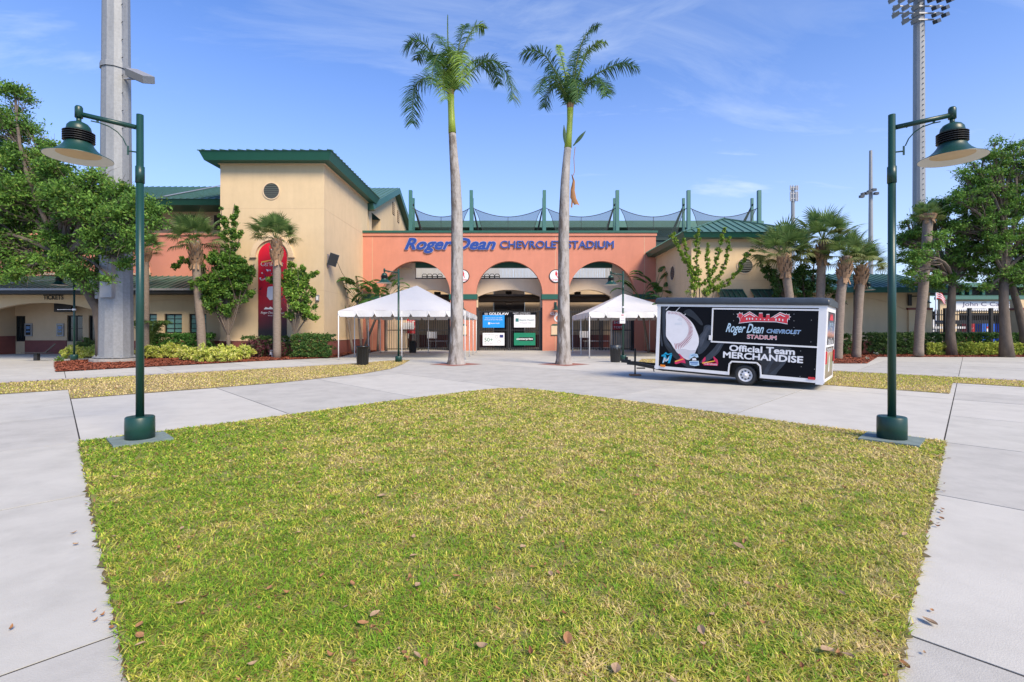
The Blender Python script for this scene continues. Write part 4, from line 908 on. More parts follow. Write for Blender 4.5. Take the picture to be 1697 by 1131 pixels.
b = MB(); b.box(-36.2, rx(25), YR - .05, YR + .02, 0, .98); b.box(rx(42), rx(111), YR - .05, YR + .02, 0, .98); b.box(rx(137), rx(147), YR - .05, YR + .02, 0, .98); b.box(RL - .02, RL + .04, YW + .3, YR, 0, 1.3); b.box(-46, RL, YW - .05, YW + .3, 0, 1.5); b.build('recess_wainscot', MAROON, lw)
for w_ in rw: window(lw, *w_, YR + .15, 2, 2, NAVY)
for px, lab in ((48.5, 'grey framed poster case beside the left ticket window'), (101, 'grey framed poster case between the ticket windows')):
    t, f = panel(px - 5.8, px + 5.8, 536.5, 557.5, YR, GALV2, 'poster_case', lab, 'poster cases on the ticket wall', 'poster case', .09)
    b = MB(); b.prism([(px - 3.9, 538.8), (px + 3.9, 538.8), (px + 3.9, 555.4), (px - 3.9, 555.4)], f, 0, .004); b.build('poster', NAVY, t)
    b = MB(); b.prism([(px - 3, 541), (px + 3, 541), (px + 3, 546), (px - 3, 546)], f, .004, .008); b.prism([(px - 3, 548.5), (px + 3, 548.5), (px + 3, 551), (px - 3, 551)], f, .004, .008); b.build('poster_print', mat('poster_blue', (.12, .22, .4), .4), t)
ts = thing('ticket_sign', 'small black ticket lettering above the arch at the far left', 'sign', (wx(89), YW, wz(493)))
b = MB(); text_on(b, 'TICKETS', lambda a, c, d: (a, YW - .03 - d, c), wx(106) - wx(72.5), .33, wx(89), wz(493), extrude=.02, offset=.02); b.build('lettering', BLACKP, ts)
# security camera pod under the arch
for px, lab in ((120, 'dark hanging menu board under the ticket arch'),):
    t = thing('hanging_board', lab, 'board', (rx(px), 35.8, rz_(518))); b = MB(); b.box(rx(106), rx(134), 35.6, 35.9, rz_(518), rz_(504)); b.build('board', BLACKP, t); b = MB(); b.bar((rx(110), 35.75, rz_(504)), (rx(110), 35.75, 4.05), .04); b.bar((rx(130), 35.75, rz_(504)), (rx(130), 35.75, 4.05), .04); b.build('hanger', STEELB, t)
# ================================================================ right building
YB = 33.7; bx0, bx1 = 12.07, PX(1312, YB); bzf = lambda p: PZ(p, YB)
rb = thing('hip_roof_building', 'beige building with green hip roof and round vent behind the merchandise trailer', 'building', (15.4, YB, 0))
ztop = bzf(393)
b = MB(); b.box(bx0, bx1, YB, 41.99, 1.05, ztop); b.box(bx0 + .3, bx1, 41.99, 43.5, 1.05, ztop); b.build('wall', STUCCO, rb)
b = MB(); b.box(bx0 - .04, bx1 + .04, YB - .04, 41.98, 0, 1.03); b.build('wainscot', MAROON, rb)
b = MB(); b.box(bx0 - .08, bx1 + .08, YB - .08, 41.98, ztop - .25, ztop - .001); b.build('cornice', TRIM, rb)
fa0, fa1 = PZ(393.5, 33), PZ(385, 32.9)
b = MB(); fascia(b, bx0 - .85, bx1 + .85, 32.85, 44.2, fa0, fa1, .18); b.build('fascia', GREEN, rb)
xc_ = 15.4; zap = PZ(363, 36.5)
b = MB(); hip(b, bx0 - .9, bx1 + .9, 32.8, 44.25, fa1 + .002, zap, xc_ - .05, xc_ + .05, 36.5, 40.5); b.build('roof', ROOFG, rb)
e = fa1 + .01
roof_seams(rb, [((bx0 - .9, 32.8, e), (bx1 + .9, 32.8, e), (xc_ - .05, 36.5, zap + .01), (xc_ + .05, 36.5, zap + .01)), ((bx0 - .9, 32.8, e), (bx0 - .9, 44.25, e), (xc_ - .05, 36.5, zap + .01), (xc_ - .05, 40.5, zap + .01))], .55, h=.06)
b = MB()
for cxx in (bx0 - .9, bx1 + .9): b.bar((cxx, 32.8, e + .02), (xc_, 36.5, zap + .04), .16, .06)
b.build('ridge_cap', ROOFG, rb)
slats_circle(rb, yfn(YB), PX(1234.5, YB), bzf(441), .5)
slats_circle(rb, lambda a, c, d: (bx0 - d, a, c), 37.6, 6.0, .52)
for p in (465,):
    b = MB(); b.box(bx0 - .004, bx1, YB - .004, 41.9, bzf(p) - .012, bzf(p) + .012); b.build('control_joint', STUCCO_D, rb)
for i, (a, c) in enumerate(((1188, 1230), (1244, 1296))):
    xa, xb = PX(a, YB), PX(c, YB); zt = bzf(481); n_ = 5
    t = b = MB(); b.add([(xa, YB - .02, zt), (xb, YB - .02, zt), (xb, YB - .9, zt - .75), (xa, YB - .9, zt - .75)], [(0, 1, 2, 3)]); b.box(xa - .03, xb + .03, YB - .06, YB, zt, zt + .06); aw = b.build('awning', POLEG, rb)
    for k in range(n_ + 1):
        q = xa + (xb - xa) * k / n_; b = MB(); b.bar((q, YB - .02, zt + .03), (q, YB - .92, zt - .72), .05, .05); b.build('awning_rib', GREEN, aw)
    window(rb, xa + .2, xb - .2, 1.3, zt - .1, YB - .03, 3, 3)
# ================================================================ right wing
YQ = 37.4; qx = lambda p: PX(p, YQ); qz = lambda p: PZ(p, YQ)
rw_ = thing('right_wing', 'low beige wing wall with green metal roof right of the palms', 'building', (25, YQ, 0))
xr1 = qx(1541)
b = MB(); b.box(bx1, xr1, YQ, YQ + 1.2, 1.0, 4.75); b.build('wall', STUCCO, rw_)
b = MB(); b.box(bx1, xr1 + .03, YQ - .05, YQ + 1.2, 0, .93); b.build('wainscot', MAROON, rw_)
b = MB(); b.box(bx1, xr1 + .05, YQ - .08, YQ + 1.2, .93, 1.01); b.build('sill_band', TRIM, rw_)
b = MB(); b.box(qx(1504), xr1 + .06, YQ - .12, YQ - .001, 1.01, qz(514)); b.build('pilaster', STUCCO, rw_)
b = MB(); b.box(qx(1502), xr1 + .1, YQ - .17, YQ - .001, qz(514), qz(510.5)); b.build('pilaster_band', MAROON, rw_)
eq = 4.75
b = MB(); b.add([(bx1, 36.4, eq + .1), (xr1 + 1.2, 36.4, eq + .1), (xr1 + .2, 41, 6.3), (bx1, 41, 6.3), (xr1 + 1.2, 46, eq + .1)], [(0, 1, 2, 3), (1, 4, 2)]); b.build('roof', ROOFG, rw_)
roof_seams(rw_, [((bx1, 36.4, eq + .11), (xr1 + 1.2, 36.4, eq + .11), (bx1, 41, 6.31), (xr1 + .2, 41, 6.31))], .5, h=.06)
b = MB(); b.box(bx1, xr1 + 1.2, 36.36, 36.42, eq - .3, eq + .1); b.box(bx1, xr1 + 1.1, 36.42, 38.6, eq - .06, eq); b.build('fascia', GREEN, rw_)
b = MB()
for i in range(20):
    q0, q1 = i / 20, (i + 1) / 20; A0, A1 = qx(1340), qx(1500); xa, xb = A0 + (A1 - A0) * q0, A0 + (A1 - A0) * q1; h0 = qz(514) + (qz(494) - qz(514)) * (1 - (2 * q0 - 1) ** 2); h1 = qz(514) + (qz(494) - qz(514)) * (1 - (2 * q1 - 1) ** 2)
    b.add([(xa, YQ - .03, h0), (xb, YQ - .03, h1), (xb, YQ - .03, h1 + .06), (xa, YQ - .03, h0 + .06), (xa, YQ, h0), (xb, YQ, h1), (xb, YQ, h1 + .06), (xa, YQ, h0 + .06)], [(0, 1, 2, 3), (0, 4, 5, 1), (3, 2, 6, 7)])
b.build('relief_arch', STUCCO_D, rw_)
gp2 = thing('gate_pier', 'beige pier with maroon band at the far right end of the black fence', 'pier', (PX(1712, YQ), YQ, 0))
b = MB(); b.box(qx(1691), qx(1800), YQ, YQ + .8, .93, 4.0); b.build('wall', STUCCO, gp2); b = MB(); b.box(qx(1689), qx(1802), YQ - .08, YQ + .85, qz(514), qz(510.5)); b.build('band', MAROON, gp2); b = MB(); b.box(qx(1690), qx(1801), YQ - .05, YQ + .8, 0, .92); b.build('wainscot', MAROON, gp2)
# fence
YN = 38.4
fe = thing('picket_fence', 'black steel picket fence between the beige wing and the far right pier', 'fence', (PX(1615, YN), YN, 0))
xa, xb = xr1 + .1, PX(1692, YN); zt = PZ(513.5, YN)
b = MB()
for z in (PZ(522, YN), PZ(551, YN)): b.box(xa, xb, YN - .03, YN + .03, z - .04, z + .04)
b.build('rail', STEELB, fe)
for p in (1566.5, 1606.5, 1642): b = MB(); q = PX(p, YN); b.box(q - .1, q + .1, YN - .1, YN + .1, 0, zt + .12); b.build('post', STEELB, fe)
n_ = int((xb - xa) / .17); pr = None
for i in range(n_):
    q = xa + (xb - xa) * (i + .5) / n_
    if pr is None: b = MB(); b.box(q - .022, q + .022, YN - .016, YN + .016, PZ(558, YN), zt); pr = b.build('picket', STEELB, fe); q0 = q
    else: share(pr, 'picket', fe, loc=(q - q0, 0, 0))
# concession building behind the fence
YC = 52.0; kx = lambda p: PX(p, YC); kz = lambda p: PZ(p, YC)
cs = thing('concession_building', 'beige concession building with green roof behind the black fence at right', 'building', (kx(1640), YC, 0))
b = MB(); hole_wall(b, kx(1558), kx(1860), 0, kz(497), YC, YC + .3, [(kx(1590), kx(1850), 1.2, kz(519))]); b.build('wall', STUCCO, cs)
b = MB(); b.box(kx(1558), kx(1860), YC + 2, YC + 2.2, 0, kz(515)); b.build('back_wall', DARKIN, cs)
b = MB(); b.box(kx(1552), kx(1870), YC - .5, YC + .3, kz(497), kz(492.5)); b.add([(kx(1552), YC - .5, kz(492.5)), (kx(1870), YC - .5, kz(492.5)), (kx(1870), YC + 3, kz(486)), (kx(1552), YC + 3, kz(486))], [(0, 1, 2, 3)]); b.build('roof', ROOFG, cs)
b = MB(); b.box(kx(1575), kx(1860), YC + 3, YC + 3.3, kz(486), kz(473)); b.build('upper_wall', DARKIN, cs)
b = MB(); b.box(kx(1560), kx(1880), YC + 2, YC + 6, kz(473), kz(466)); b.build('upper_roof', ROOFG, cs)
for p in (1569, 1632, 1645, 1668): b = MB(); b.box(kx(p) - .15, kx(p) + .15, YC + 2.5, YC + 2.8, kz(486), kz(473)); b.build('column', GREEN, cs)
t, f = panel(1584, 1720, 499.5, 515.5, YC - .06, SIGNW, 'vendor_banner', 'long white vendor banner with dark serif name behind the fence', None, 'banner')
PURP = mat('print_purple', (.05, .03, .12), .5)
ptxt(t, f, 'John C Cassidy', 1594, 1683, 505.3, 9, PURP); ptxt(t, f, 'AIR CONDITIONING - SERVICE AND INSTALLATION', 1604, 1680, 511.8, 1.5, GREY)
PB = mat('cooler_blue', (.02, .12, .55), .35); PR = mat('cooler_red', (.55, .02, .03), .35)
for px0, px1, m_, lab in ((1593, 1603, PR, 'red drinks cooler behind the fence'), (1616, 1636, PB, 'blue drinks cooler with round emblem behind the fence, left one'), (1647, 1664, PB, 'blue drinks cooler with round emblem behind the fence, right one')):
    Y = 45.5; t, f = panel(px0, px1, 537, 571, Y, m_, 'drinks_cooler', lab, None, 'cooler', .7); cxp = (px0 + px1) / 2
    if m_ is PB:
        b = MB(); K = 20; R1 = 4.3
        b.prism([(cxp + R1 * math.cos(2 * PI * i / K), 546 + R1 * math.sin(2 * PI * i / K)) for i in range(K)], f, 0, .004); b.build('emblem', SIGNW, t)
        b = MB(); b.prism([(cxp + R1 * .9 * math.cos(PI * i / 10), 545 - R1 * .9 * math.sin(PI * i / 10)) for i in range(11)], f, .006, .01); b.build('emblem_half', REDP, t)
    else: ptxt(t, f, 'COLD', px0 + 1.5, px1 - 1.5, 544, 3, SIGNW, offset=.02)
t = thing('market_canopy', 'black low canopy frame behind the fence', 'canopy', (PX(1620, 47), 47, 0)); b = MB(); b.prism([(PX(1545, 47), PZ(537, 47)), (PX(1650, 47), PZ(537, 47)), (PX(1646, 47), PZ(531, 47)), (PX(1572, 47), PZ(531, 47)), (PX(1568, 47), PZ(534, 47)), (PX(1545, 47), PZ(534.5, 47))], lambda a, c, d: (a, 47 + d, c), 0, 2); b.build('canopy_top', BLACKP, t)
for px in (1548, 1590, 1649): b = MB(); q = PX(px, 47); b.box(q - .04, q + .04, 47.1, 47.2, 0, PZ(536, 47)); b.build('leg', STEELB, t)
t = thing('striped_stall', 'white stall with pinkish side boards behind the left end of the fence', 'stall', (PX(1545, 44), 44, 0)); b = MB(); q0, q1 = PX(1535, 44), PX(1549, 44)
b.box(q0, q1, 44, 45.2, 0, PZ(530, 44)); b.build('side_board', SIGNW, t); b = MB(); b.box(q0 - .1, q1 + 2.6, 43.9, 45.3, PZ(545, 44), PZ(541.5, 44)); b.build('counter', SIGNW, t)
fl = thing('flag', 'red and white striped flag on a tall pole behind the leaning palm trunk', 'flag', (PX(1551, 50), 50, 0))
b = MB(); b.tube([(PX(1551, 50), 50, 0), (PX(1551, 50), 50, PZ(478, 50))], .06, 8); b.build('flag_pole', WHITEP, fl)
for k in range(7):
    b = MB(); pts = []
    for i in range(9):
        s = i / 8; xx = PX(1551, 50) + .06 + s * .9; dz = -s * s * .7 - k * .1; yy = 50 + .06 * math.sin(s * 9)
        pts += [(xx, yy, PZ(483, 50) + dz), (xx, yy, PZ(483, 50) + dz - .1)]
    b.add(pts, [(2 * i, 2 * i + 2, 2 * i + 3, 2 * i + 1) for i in range(8)]); b.build('stripe', REDP if k % 2 == 0 else SIGNW, fl)
# ================================================================ grandstand behind the entrance
gs = thing('grandstand', 'dark green grandstand roof rising behind the coral entrance wall', 'building', (2, 60, 0))
sx = lambda p: PX(p, 60.0); sz = lambda p: PZ(p, 60.0)
DKG = mat('dark_green_deck', (0.02, .05, .045), .6, .1, 1)
b = MB(); b.box(sx(672), sx(1266), 60, 72, sz(377), sz(366)); b.build('roof', ROOFG, gs)
b = MB(); b.box(sx(672), sx(1264), 61, 71, 12.7, sz(377)); b.build('upper_stand', DKG, gs); b = MB(); b.box(sx(1078), sx(1262), 61.2, 70, 9.5, 12.69); b.build('end_stand', DKG, gs)
for p in (676, 780, 902, 1023, 1140, 1255): b = MB(); b.box(sx(p) - .3, sx(p) + .3, 65, 65.6, 0, 12.8); b.build('column', DKG, gs)
# masts and shade nets
NET = bpy.data.materials.new('shade_net'); NET.use_nodes = True
n_ = NET.node_tree.nodes; l_ = NET.node_tree.links; pb = n_['Principled BSDF']; pb.inputs['Base Color'].default_value = (.03, .06, .055, 1); pb.inputs['Roughness'].default_value = .8
tr = n_.new('ShaderNodeBsdfTransparent'); ms = n_.new('ShaderNodeMixShader'); ms.inputs[0].default_value = .52; l_.new(tr.outputs[0], ms.inputs[1]); l_.new(pb.outputs[0], ms.inputs[2]); l_.new(ms.outputs[0], n_['Material Output'].inputs[0])
YM = 51.5; mp_ = [680.5, 781, 902, 1023, 1141, 1258]; names = ['leftmost', 'second', 'third', 'fourth', 'fifth', 'rightmost']
MG = mat('mast_green', (0.05, .16, .14), .45, .06, 2)
for i, p in enumerate(mp_):
    x = PX(p, YM); t = thing('net_mast', '%s of the green steel masts above the entrance wall' % names[i].capitalize() if False else 'green steel mast holding shade nets, %s from the left' % ['first', 'second', 'third', 'fourth', 'fifth', 'last'][i], 'mast', (x, YM, 0), group='green masts of the shade nets')
    b = MB(); b.box(x - .17, x + .17, YM - .17, YM + .17, 0, PZ(316, YM)); b.build('post', MG, t)
    b = MB(); b.box(x - .12, x + .12, YM + 1.4, YM + 1.64, 0, PZ(316, YM) - .4); b.build('rear_post', MG, t)
    s = 1 if p < 850 else -1
    for k in range(2): b = MB(); b.bar((x, YM + 1.3, PZ(333, YM)), (x + s * (.85 + k * .12), YM + 4.5 + k, 10.6), .1); b.build('strut', STEELB, t)
for i in range(5):
    xl, xr = PX(mp_[i] + 5.5, YM), PX(mp_[i + 1] - 4.5, YM); n2_ = 24; zt = PZ(346, YM); zm = PZ(359.5, YM); zb = PZ(392, YM) if i < 4 else PZ(400, YM)
    t = thing('shade_net', 'dark shade net sagging between the %s and %s mast' % (['first', 'second', 'third', 'fourth', 'fifth'][i], ['second', 'third', 'fourth', 'fifth', 'last'][i]), 'net', ((xl + xr) / 2, YM, zb), group='shade nets above the entrance')
    b = MB(); top = []; pts = []
    for k in range(n2_ + 1):
        q = 2 * k / n2_ - 1; z = zm + (zt - zm) * abs(q) ** 1.9; pts.append(((xl + xr) / 2 + q * (xr - xl) / 2, z))
    for k in range(n2_ + 1):
        q = 2 * k / n2_ - 1; x_t = pts[k][0]; x_b = (xl + xr) / 2 + q * ((xr - xl) / 2 - .95)
        for j in range(5):
            s = j / 4; b.v.append((x_t + (x_b - x_t) * s ** .7, YM + .1 - .25 * math.sin(PI * s) * math.cos(q * 1.4), pts[k][1] + (zb - pts[k][1]) * s))
    for k in range(n2_):
        for j in range(4): b.f.append((k * 5 + j, (k + 1) * 5 + j, (k + 1) * 5 + j + 1, k * 5 + j + 1)); b.mi.append(0)
    b.build('net', NET, t, smooth=True)
    b = MB(); b.tube([(x, YM + .1, z) for x, z in pts], .035, 5); b.build('top_cable', STEELB, t)
    b = MB()
    for s_ in (0, n2_):
        b.tube([b_v for b_v in [(pts[s_][0] + ((xl + xr) / 2 + (2 * s_ / n2_ - 1) * ((xr - xl) / 2 - .95) - pts[s_][0]) * (j / 4) ** .7, YM + .08, pts[s_][1] + (zb - pts[s_][1]) * j / 4) for j in range(5)]], .03, 5)
    b.box((xl + xr) / 2 - .02, (xl + xr) / 2 + .02, YM - .12, YM - .08, zb, zm); b.build('side_cable', STEELB, t)
    b = MB(); b.bar((PX(mp_[i], YM) + .1, YM, PZ(344.5, YM)), (xl, YM + .1, zt), .05); b.bar((PX(mp_[i + 1], YM) - .1, YM, PZ(344.5, YM)), (xr, YM + .1, zt), .05); b.build('shackle', STEELB, t)
# ================================================================ lamp posts
AMBER = mat('reflector_amber', (0.50, 0.34, 0.16), .35, .15, 4, metal=.2)
RIMW = mat('shade_inner', (0.62, 0.60, 0.56), .5)
def lamp_post(loc, rz, label, small=False, bracket=None):
    t = thing('street_lamp', label, 'lamp post', loc, rz, 'green street lamps around the plaza')
    W = False
    b = MB(); b.lathe([(.192, 0), (.195, .2), (.192, .345), (.18, .36)] if not small else [(.18, 0), (.18, .30), (.16, .33)], n=28); b.build('base', POLEG, t, True, W)
    b = MB(); b.lathe([(.056, .33), (.052, 3.95)], n=18); b.build('pole', POLEG, t, True, W)
    b = MB(); b.lathe([(.052, 3.95), (.062, 3.95), (.062, 4.2), (.050, 4.205), (.048, 5.0), (.02, 5.01)], n=18); b.build('pole_top', POLEG, t, True, W)
    ax = .74
    b = MB(); b.tube([(.05, 0, 4.80), (ax, 0, 4.88)], .036, 10); b.tube([(.16, 0, 4.84), (.20, 0, 4.78)], .02, 6, True)
    b.build('arm', POLEG, t, True, W)
    b = MB(); pts = [(.07, 0, 4.42), (.16, 0, 4.42), (.17, 0, 4.50), (.21, 0, 4.60), (.28, 0, 4.69), (.38, 0, 4.755), (.50, 0, 4.79), (.60, 0, 4.80)]; b.tube([(.05, 0, 4.42), (.15, 0, 4.42)], .012, 6); b.tube(pts[2:], .009, 6); b.bar((.15, 0, 4.36), (.15, 0, 4.50), .025, .01); b.bar((.52, 0, 4.79), (.52, 0, 4.87), .03, .012); b.build('brace', POLEG, t, False, W)
    b = MB(); b.lathe([(.05, 4.82), (.05, 4.97), (.035, 4.995), (.01, 5.0)], (ax, 0, 0), 14); b.lathe([(.032, 4.74), (.032, 4.82)], (ax, 0, 0), 12); b.build('finial', POLEG, t, True, W)
    b = MB(); b.lathe([(.15, 4.60), (.15, 4.64), (.14, 4.69), (.11, 4.73), (.06, 4.755), (.03, 4.76)], (ax, 0, 0), 28); b.build('dome', POLEG, t, True, W)
    f = MB(); 
    for k in range(5): f.lathe([(.12, 4.47 + .032 * k), (.192, 4.468 + .032 * k), (.192, 4.475 + .032 * k), (.12, 4.485 + .032 * k)], (ax, 0, 0), 28)
    f.lathe([(.13, 4.45), (.13, 4.61)], (ax, 0, 0), 20); f.build('cooling_fins', BLACKP, t, False, W)
    b = MB(); b.lathe([(.165, 4.45), (.17, 4.44), (.18, 4.41), (.22, 4.355), (.28, 4.30), (.35, 4.258), (.41, 4.235), (.41, 4.227)], (ax, 0, 0), 36, cap=False); b.build('lamp_shade', POLEG, t, True, W)
    b = MB(); b.lathe([(.408, 4.228), (.345, 4.246), (.275, 4.282), (.265, 4.282)], (ax, 0, 0), 36, cap=False); b.build('shade_rim', RIMW, t, True, W)
    b = MB(); b.lathe([(.266, 4.282), (.22, 4.315), (.18, 4.37), (.12, 4.42), (.01, 4.43)], (ax, 0, 0), 30, cap=True); b.build('reflector', AMBER, t, True, W)
    return t
c = G(232, 731); lamp_post((c[0], c[1], .02), math.radians(205), 'large green street lamp at the left corner of the lawn, arm pointing left')
c2 = G(1478, 731); lamp_post((c2[0], c2[1], .02), math.radians(-22), 'large green street lamp at the right corner of the lawn, arm pointing right')
for (x, y), lab in (((c[0], c[1]), 'grey green square concrete footing under the left lawn lamp'), ((c2[0], c2[1]), 'grey green square concrete footing under the right lawn lamp')):
    b = MB(); s = .52; b.add([(x + s * q[0], y + s * q[1], z) for z in (-.05, .045) for q in ((1, 0), (0, 1), (-1, 0), (0, -1))], [(0, 1, 2, 3), (4, 5, 6, 7), (0, 1, 5, 4), (1, 2, 6, 5), (2, 3, 7, 6), (3, 0, 4, 7)]); tag(b.build('lamp_footing', PADG), lab, 'footing', 'lamp footings')
c = G(660.5, 600.5); L3 = lamp_post((c[0], c[1], 0), math.radians(200), 'distant green street lamp in front of the left white tent', True)
c = G(1032.5, 598.5); L4 = lamp_post((c[0], c[1], 0), math.radians(195), 'distant green street lamp with a white notice, beside the right trash can', True)
c = G(1416, 592.5); lamp_post((c[0], c[1], .02), math.radians(-12), 'distant green street lamp between sabal palms right of the trailer', True)
c = G(123, 598); lamp_post((c[0], c[1], .02), math.radians(190), 'distant green street lamp under the left oak by the ticket windows', True)
c = G(1032.5, 598.5); Yp = c[1] - .09
t, f = panel(1027, 1036, 520, 536.5, Yp, SIGNW, 'pole_notice', 'small white notice with red print on the lamp pole near the right trash can', None, 'sign')
ptxt(t, f, 'NO', 1029.5, 1033.5, 522.6, 2.4, REDP, offset=.03); ptxt(t, f, 'TICKETS REQUIRED', 1028.5, 1034.5, 527.5, 1.2, REDP); ptxt(t, f, 'BEYOND GATES', 1028.8, 1034.3, 531.5, 1.6, GREY)
for (px, Y, py, s, lab) in ((1033, c[1], 509.5, -1, 'thin steel banner rod on the lamp pole by the right trash can'), (123, G(123, 598)[1], 513.5, -1, 'thin white tipped banner rod on the lamp pole by the ticket windows')):
    x = PX(px, Y); z = PZ(py, Y); b = MB(); b.tube([(x, Y - .07, z), (x + s * .85, Y - .07, z)], .012, 6); b.lathe([(.01, -.02), (.035, 0), (.01, .02)], (x + s * .86, Y - .07, z), 8); b.lathe([(.09, -.05), (.09, .05)], (x, Y, z), 10); tag(b.build('banner_rod', WHITEP), lab, 'rod')
# wall lamps on the right wing
def wall_lamp(px, py, Y, s, lab):
    t = thing('wall_lamp', lab, 'lamp', (PX(px, Y), Y, PZ(py, Y)), group='bracket lamps'); x, z = PX(px, Y), PZ(py, Y)
    b = MB(); b.box(x - .12, x + .12, Y - .1, Y, z - .7, z + .15); b.build('bracket', BLACKP, t); b = MB(); b.tube([(x, Y - .05, z), (x + s * .75, Y - .5, z)], .04, 8); b.build('arm', POLEG, t)
    b = MB(); cx_, cy_ = x + s * .75, Y - .5; b.lathe([(.05, .02), (.13, -.1), (.18, -.15), (.18, -.32), (.38, -.52), (.38, -.54)], (cx_, cy_, z), 20); b.build('lamp_shade', POLEG, t, True)
wall_lamp(1507, 491.5, YQ - .13, 1, 'green bracket lamp on the beige pilaster beside the leaning trunk')
# ================================================================ floodlight poles
c = G(192.5, 600); Yb = c[1]
fp = thing('floodlight_pole', 'huge galvanised steel floodlight pole rising behind the left street lamp', 'pole', (c[0], c[1], 0))
b = MB(); b.lathe([(.785, .30), (.70, 9.8), (.62, 19.5), (.50, 33)], (c[0], c[1], 0), 12, True); b.build('shaft', GALV, fp)
b = MB(); b.lathe([(.712, 15.75), (.712, 16.0), (.70, 16.02)], (c[0], c[1], 0), 12, False); b.build('joint_collar', GALV, fp)
b = MB(); b.lathe([(1.02, .24), (1.02, .31)], (c[0], c[1], 0), 20); b.build('flange', GALV, fp)
b = MB(); b.lathe([(1.15, -.05), (1.15, .18), (1.12, .2)], (c[0], c[1], 0), 24); b.build('footing', PAD, fp)
for k in range(16):
    a = 2 * PI * k / 16 + .1; b = MB(); b.lathe([(.035, .2), (.035, .38)], (c[0] + .92 * math.cos(a), c[1] + .92 * math.sin(a), 0), 6); b.build('bolt', GALV, fp)
for x0, x1, y1_, dy in ((157, 169.5, 380, .25), (187, 206, 330, -.62)):
    xa, xb = PX(x0, Yb), PX(x1, Yb); b = MB(); b.box(xa, xb, Yb + dy - .25, Yb + dy + .2, PZ(495, Yb), PZ(y1_, Yb)); b.build('cable_enclosure', GALV2, fp)
for k in range(14):
    z = 12.5 + k * .95; r_ = .785 - .0083 * z; b = MB(); b.tube([(c[0] + r_ * .86, c[1] - r_ * .5, z), (c[0] + r_ * .86 + .12, c[1] - r_ * .5 - .07, z)], .018, 5); b.build('climbing_peg', STEELB, fp)
zl = PZ(134, Yb); b = MB(); b.bar((c[0] + .5, Yb - .2, zl), (c[0] + 1.35, Yb - .2, zl), .09); b.build('light_arm', GALV2, fp)
b = MB(); ctr = Vector((c[0] + 1.45, Yb - .2, zl + .15)); b.obox(ctr, (.40, .1, -.16), (.05, .38, .16), (.06, -.10, .15)); fl_ = b.build('floodlight', GALV2, fp)
b = MB(); b.obox(ctr - Vector((.07, -.11, .165)), (.36, .09, -.145), (.045, .34, .144), (.003, -.004, .012)); b.build('lens', NAVY, fl_)
Yr = 62.0
rp_ = thing('floodlight_pole', 'tall grey stadium floodlight pole with lamp racks behind the right street lamp', 'pole', (PX(1523, Yr), Yr, 0))
xr_ = PX(1523, Yr)
b = MB(); b.lathe([(.78, 0), (.66, 14), (.57, 43.5), (.55, 47.5)], (xr_, Yr, 0), 12); b.build('shaft', GALV, rp_)
for k in range(40): b = MB(); z = 17 + k * .65; b.box(xr_ - .05, xr_ + .05, Yr - .71, Yr - .6, z, z + .07); b.build('climbing_step', STEELB, rp_)
rows = [(-16, (1466, 1482, 1498, 1512, 1538, 1552, 1566)), (-5, (1463, 1480, 1497, 1511, 1534, 1549, 1564)), (7.5, (1467, 1483, 1499, 1512, 1531, 1546, 1562)), (20, (1474, 1489, 1505, 1538, 1554)), (31.5, (1473, 1489, 1505, 1538, 1554)), (42, (1489, 1504, 1540))]
for py, xs in rows:
    z = PZ(py, Yr); b = MB(); b.bar((PX(xs[0] - 1, Yr), Yr - .7, z + .25), (PX(xs[-1] + 1, Yr), Yr - .7, z + .25), .14); b.build('crossbar', GALV2, rp_)
    for q in xs:
        x = PX(q, Yr); s = -1 if q < 1523 else 1; b = MB(); b.obox((x, Yr - 1.1, z - .2), (.28, s * .08, .14), (-s * .08, .26, .04), (-.10, -.03, .2)); b.build('floodlight', VINYLD, rp_)
dp = thing('floodlight_pole', 'thin distant floodlight pole with a short lamp rack left of the right street lamp', 'pole', (PX(1443, 130), 130, 0))
b = MB(); x = PX(1443, 130); b.lathe([(.62, 0), (.5, 30), (.36, PZ(250, 130))], (x, 130, 0), 10); b.build('shaft', GALV, dp)
for q, py in ((1428, 326), (1435, 321), (1441, 318), (1448, 315), (1431, 322), (1452, 321)): b = MB(); b.box(PX(q, 129) - .5, PX(q, 129) + .5, 128.6, 129.4, PZ(py, 129) - .3, PZ(py, 129) + .3); b.build('floodlight', VINYLD, dp)
b = MB(); b.bar((PX(1427, 129), 129, PZ(325, 129)), (PX(1453, 129), 129, PZ(315, 129)), .3); b.build('crossbar', GALV2, dp)
ct = thing('radio_mast', 'slim antenna mast on the skyline above the hip roof, right of centre', 'mast', (PX(1314, 180), 180, 0)); x = PX(1314, 180)
b = MB(); b.lathe([(.8, 0), (.6, PZ(310, 180))], (x, 180, 0), 8); b.build('mast', GALV, ct)
for py in (312, 322, 330):
    for s in (-1, -.3, .5, 1): b = MB(); xx = x + s * 1.25; b.box(xx - .18, xx + .18, 179, 179.4, PZ(py + 2, 180) - .6, PZ(py, 180) + .7); b.build('antenna', GALV2, ct)
    b = MB(); b.box(x - 1.4, x + 1.4, 179.1, 179.3, PZ(py + 1, 180), PZ(py, 180) + .1); b.build('bracket', GALV2, ct)
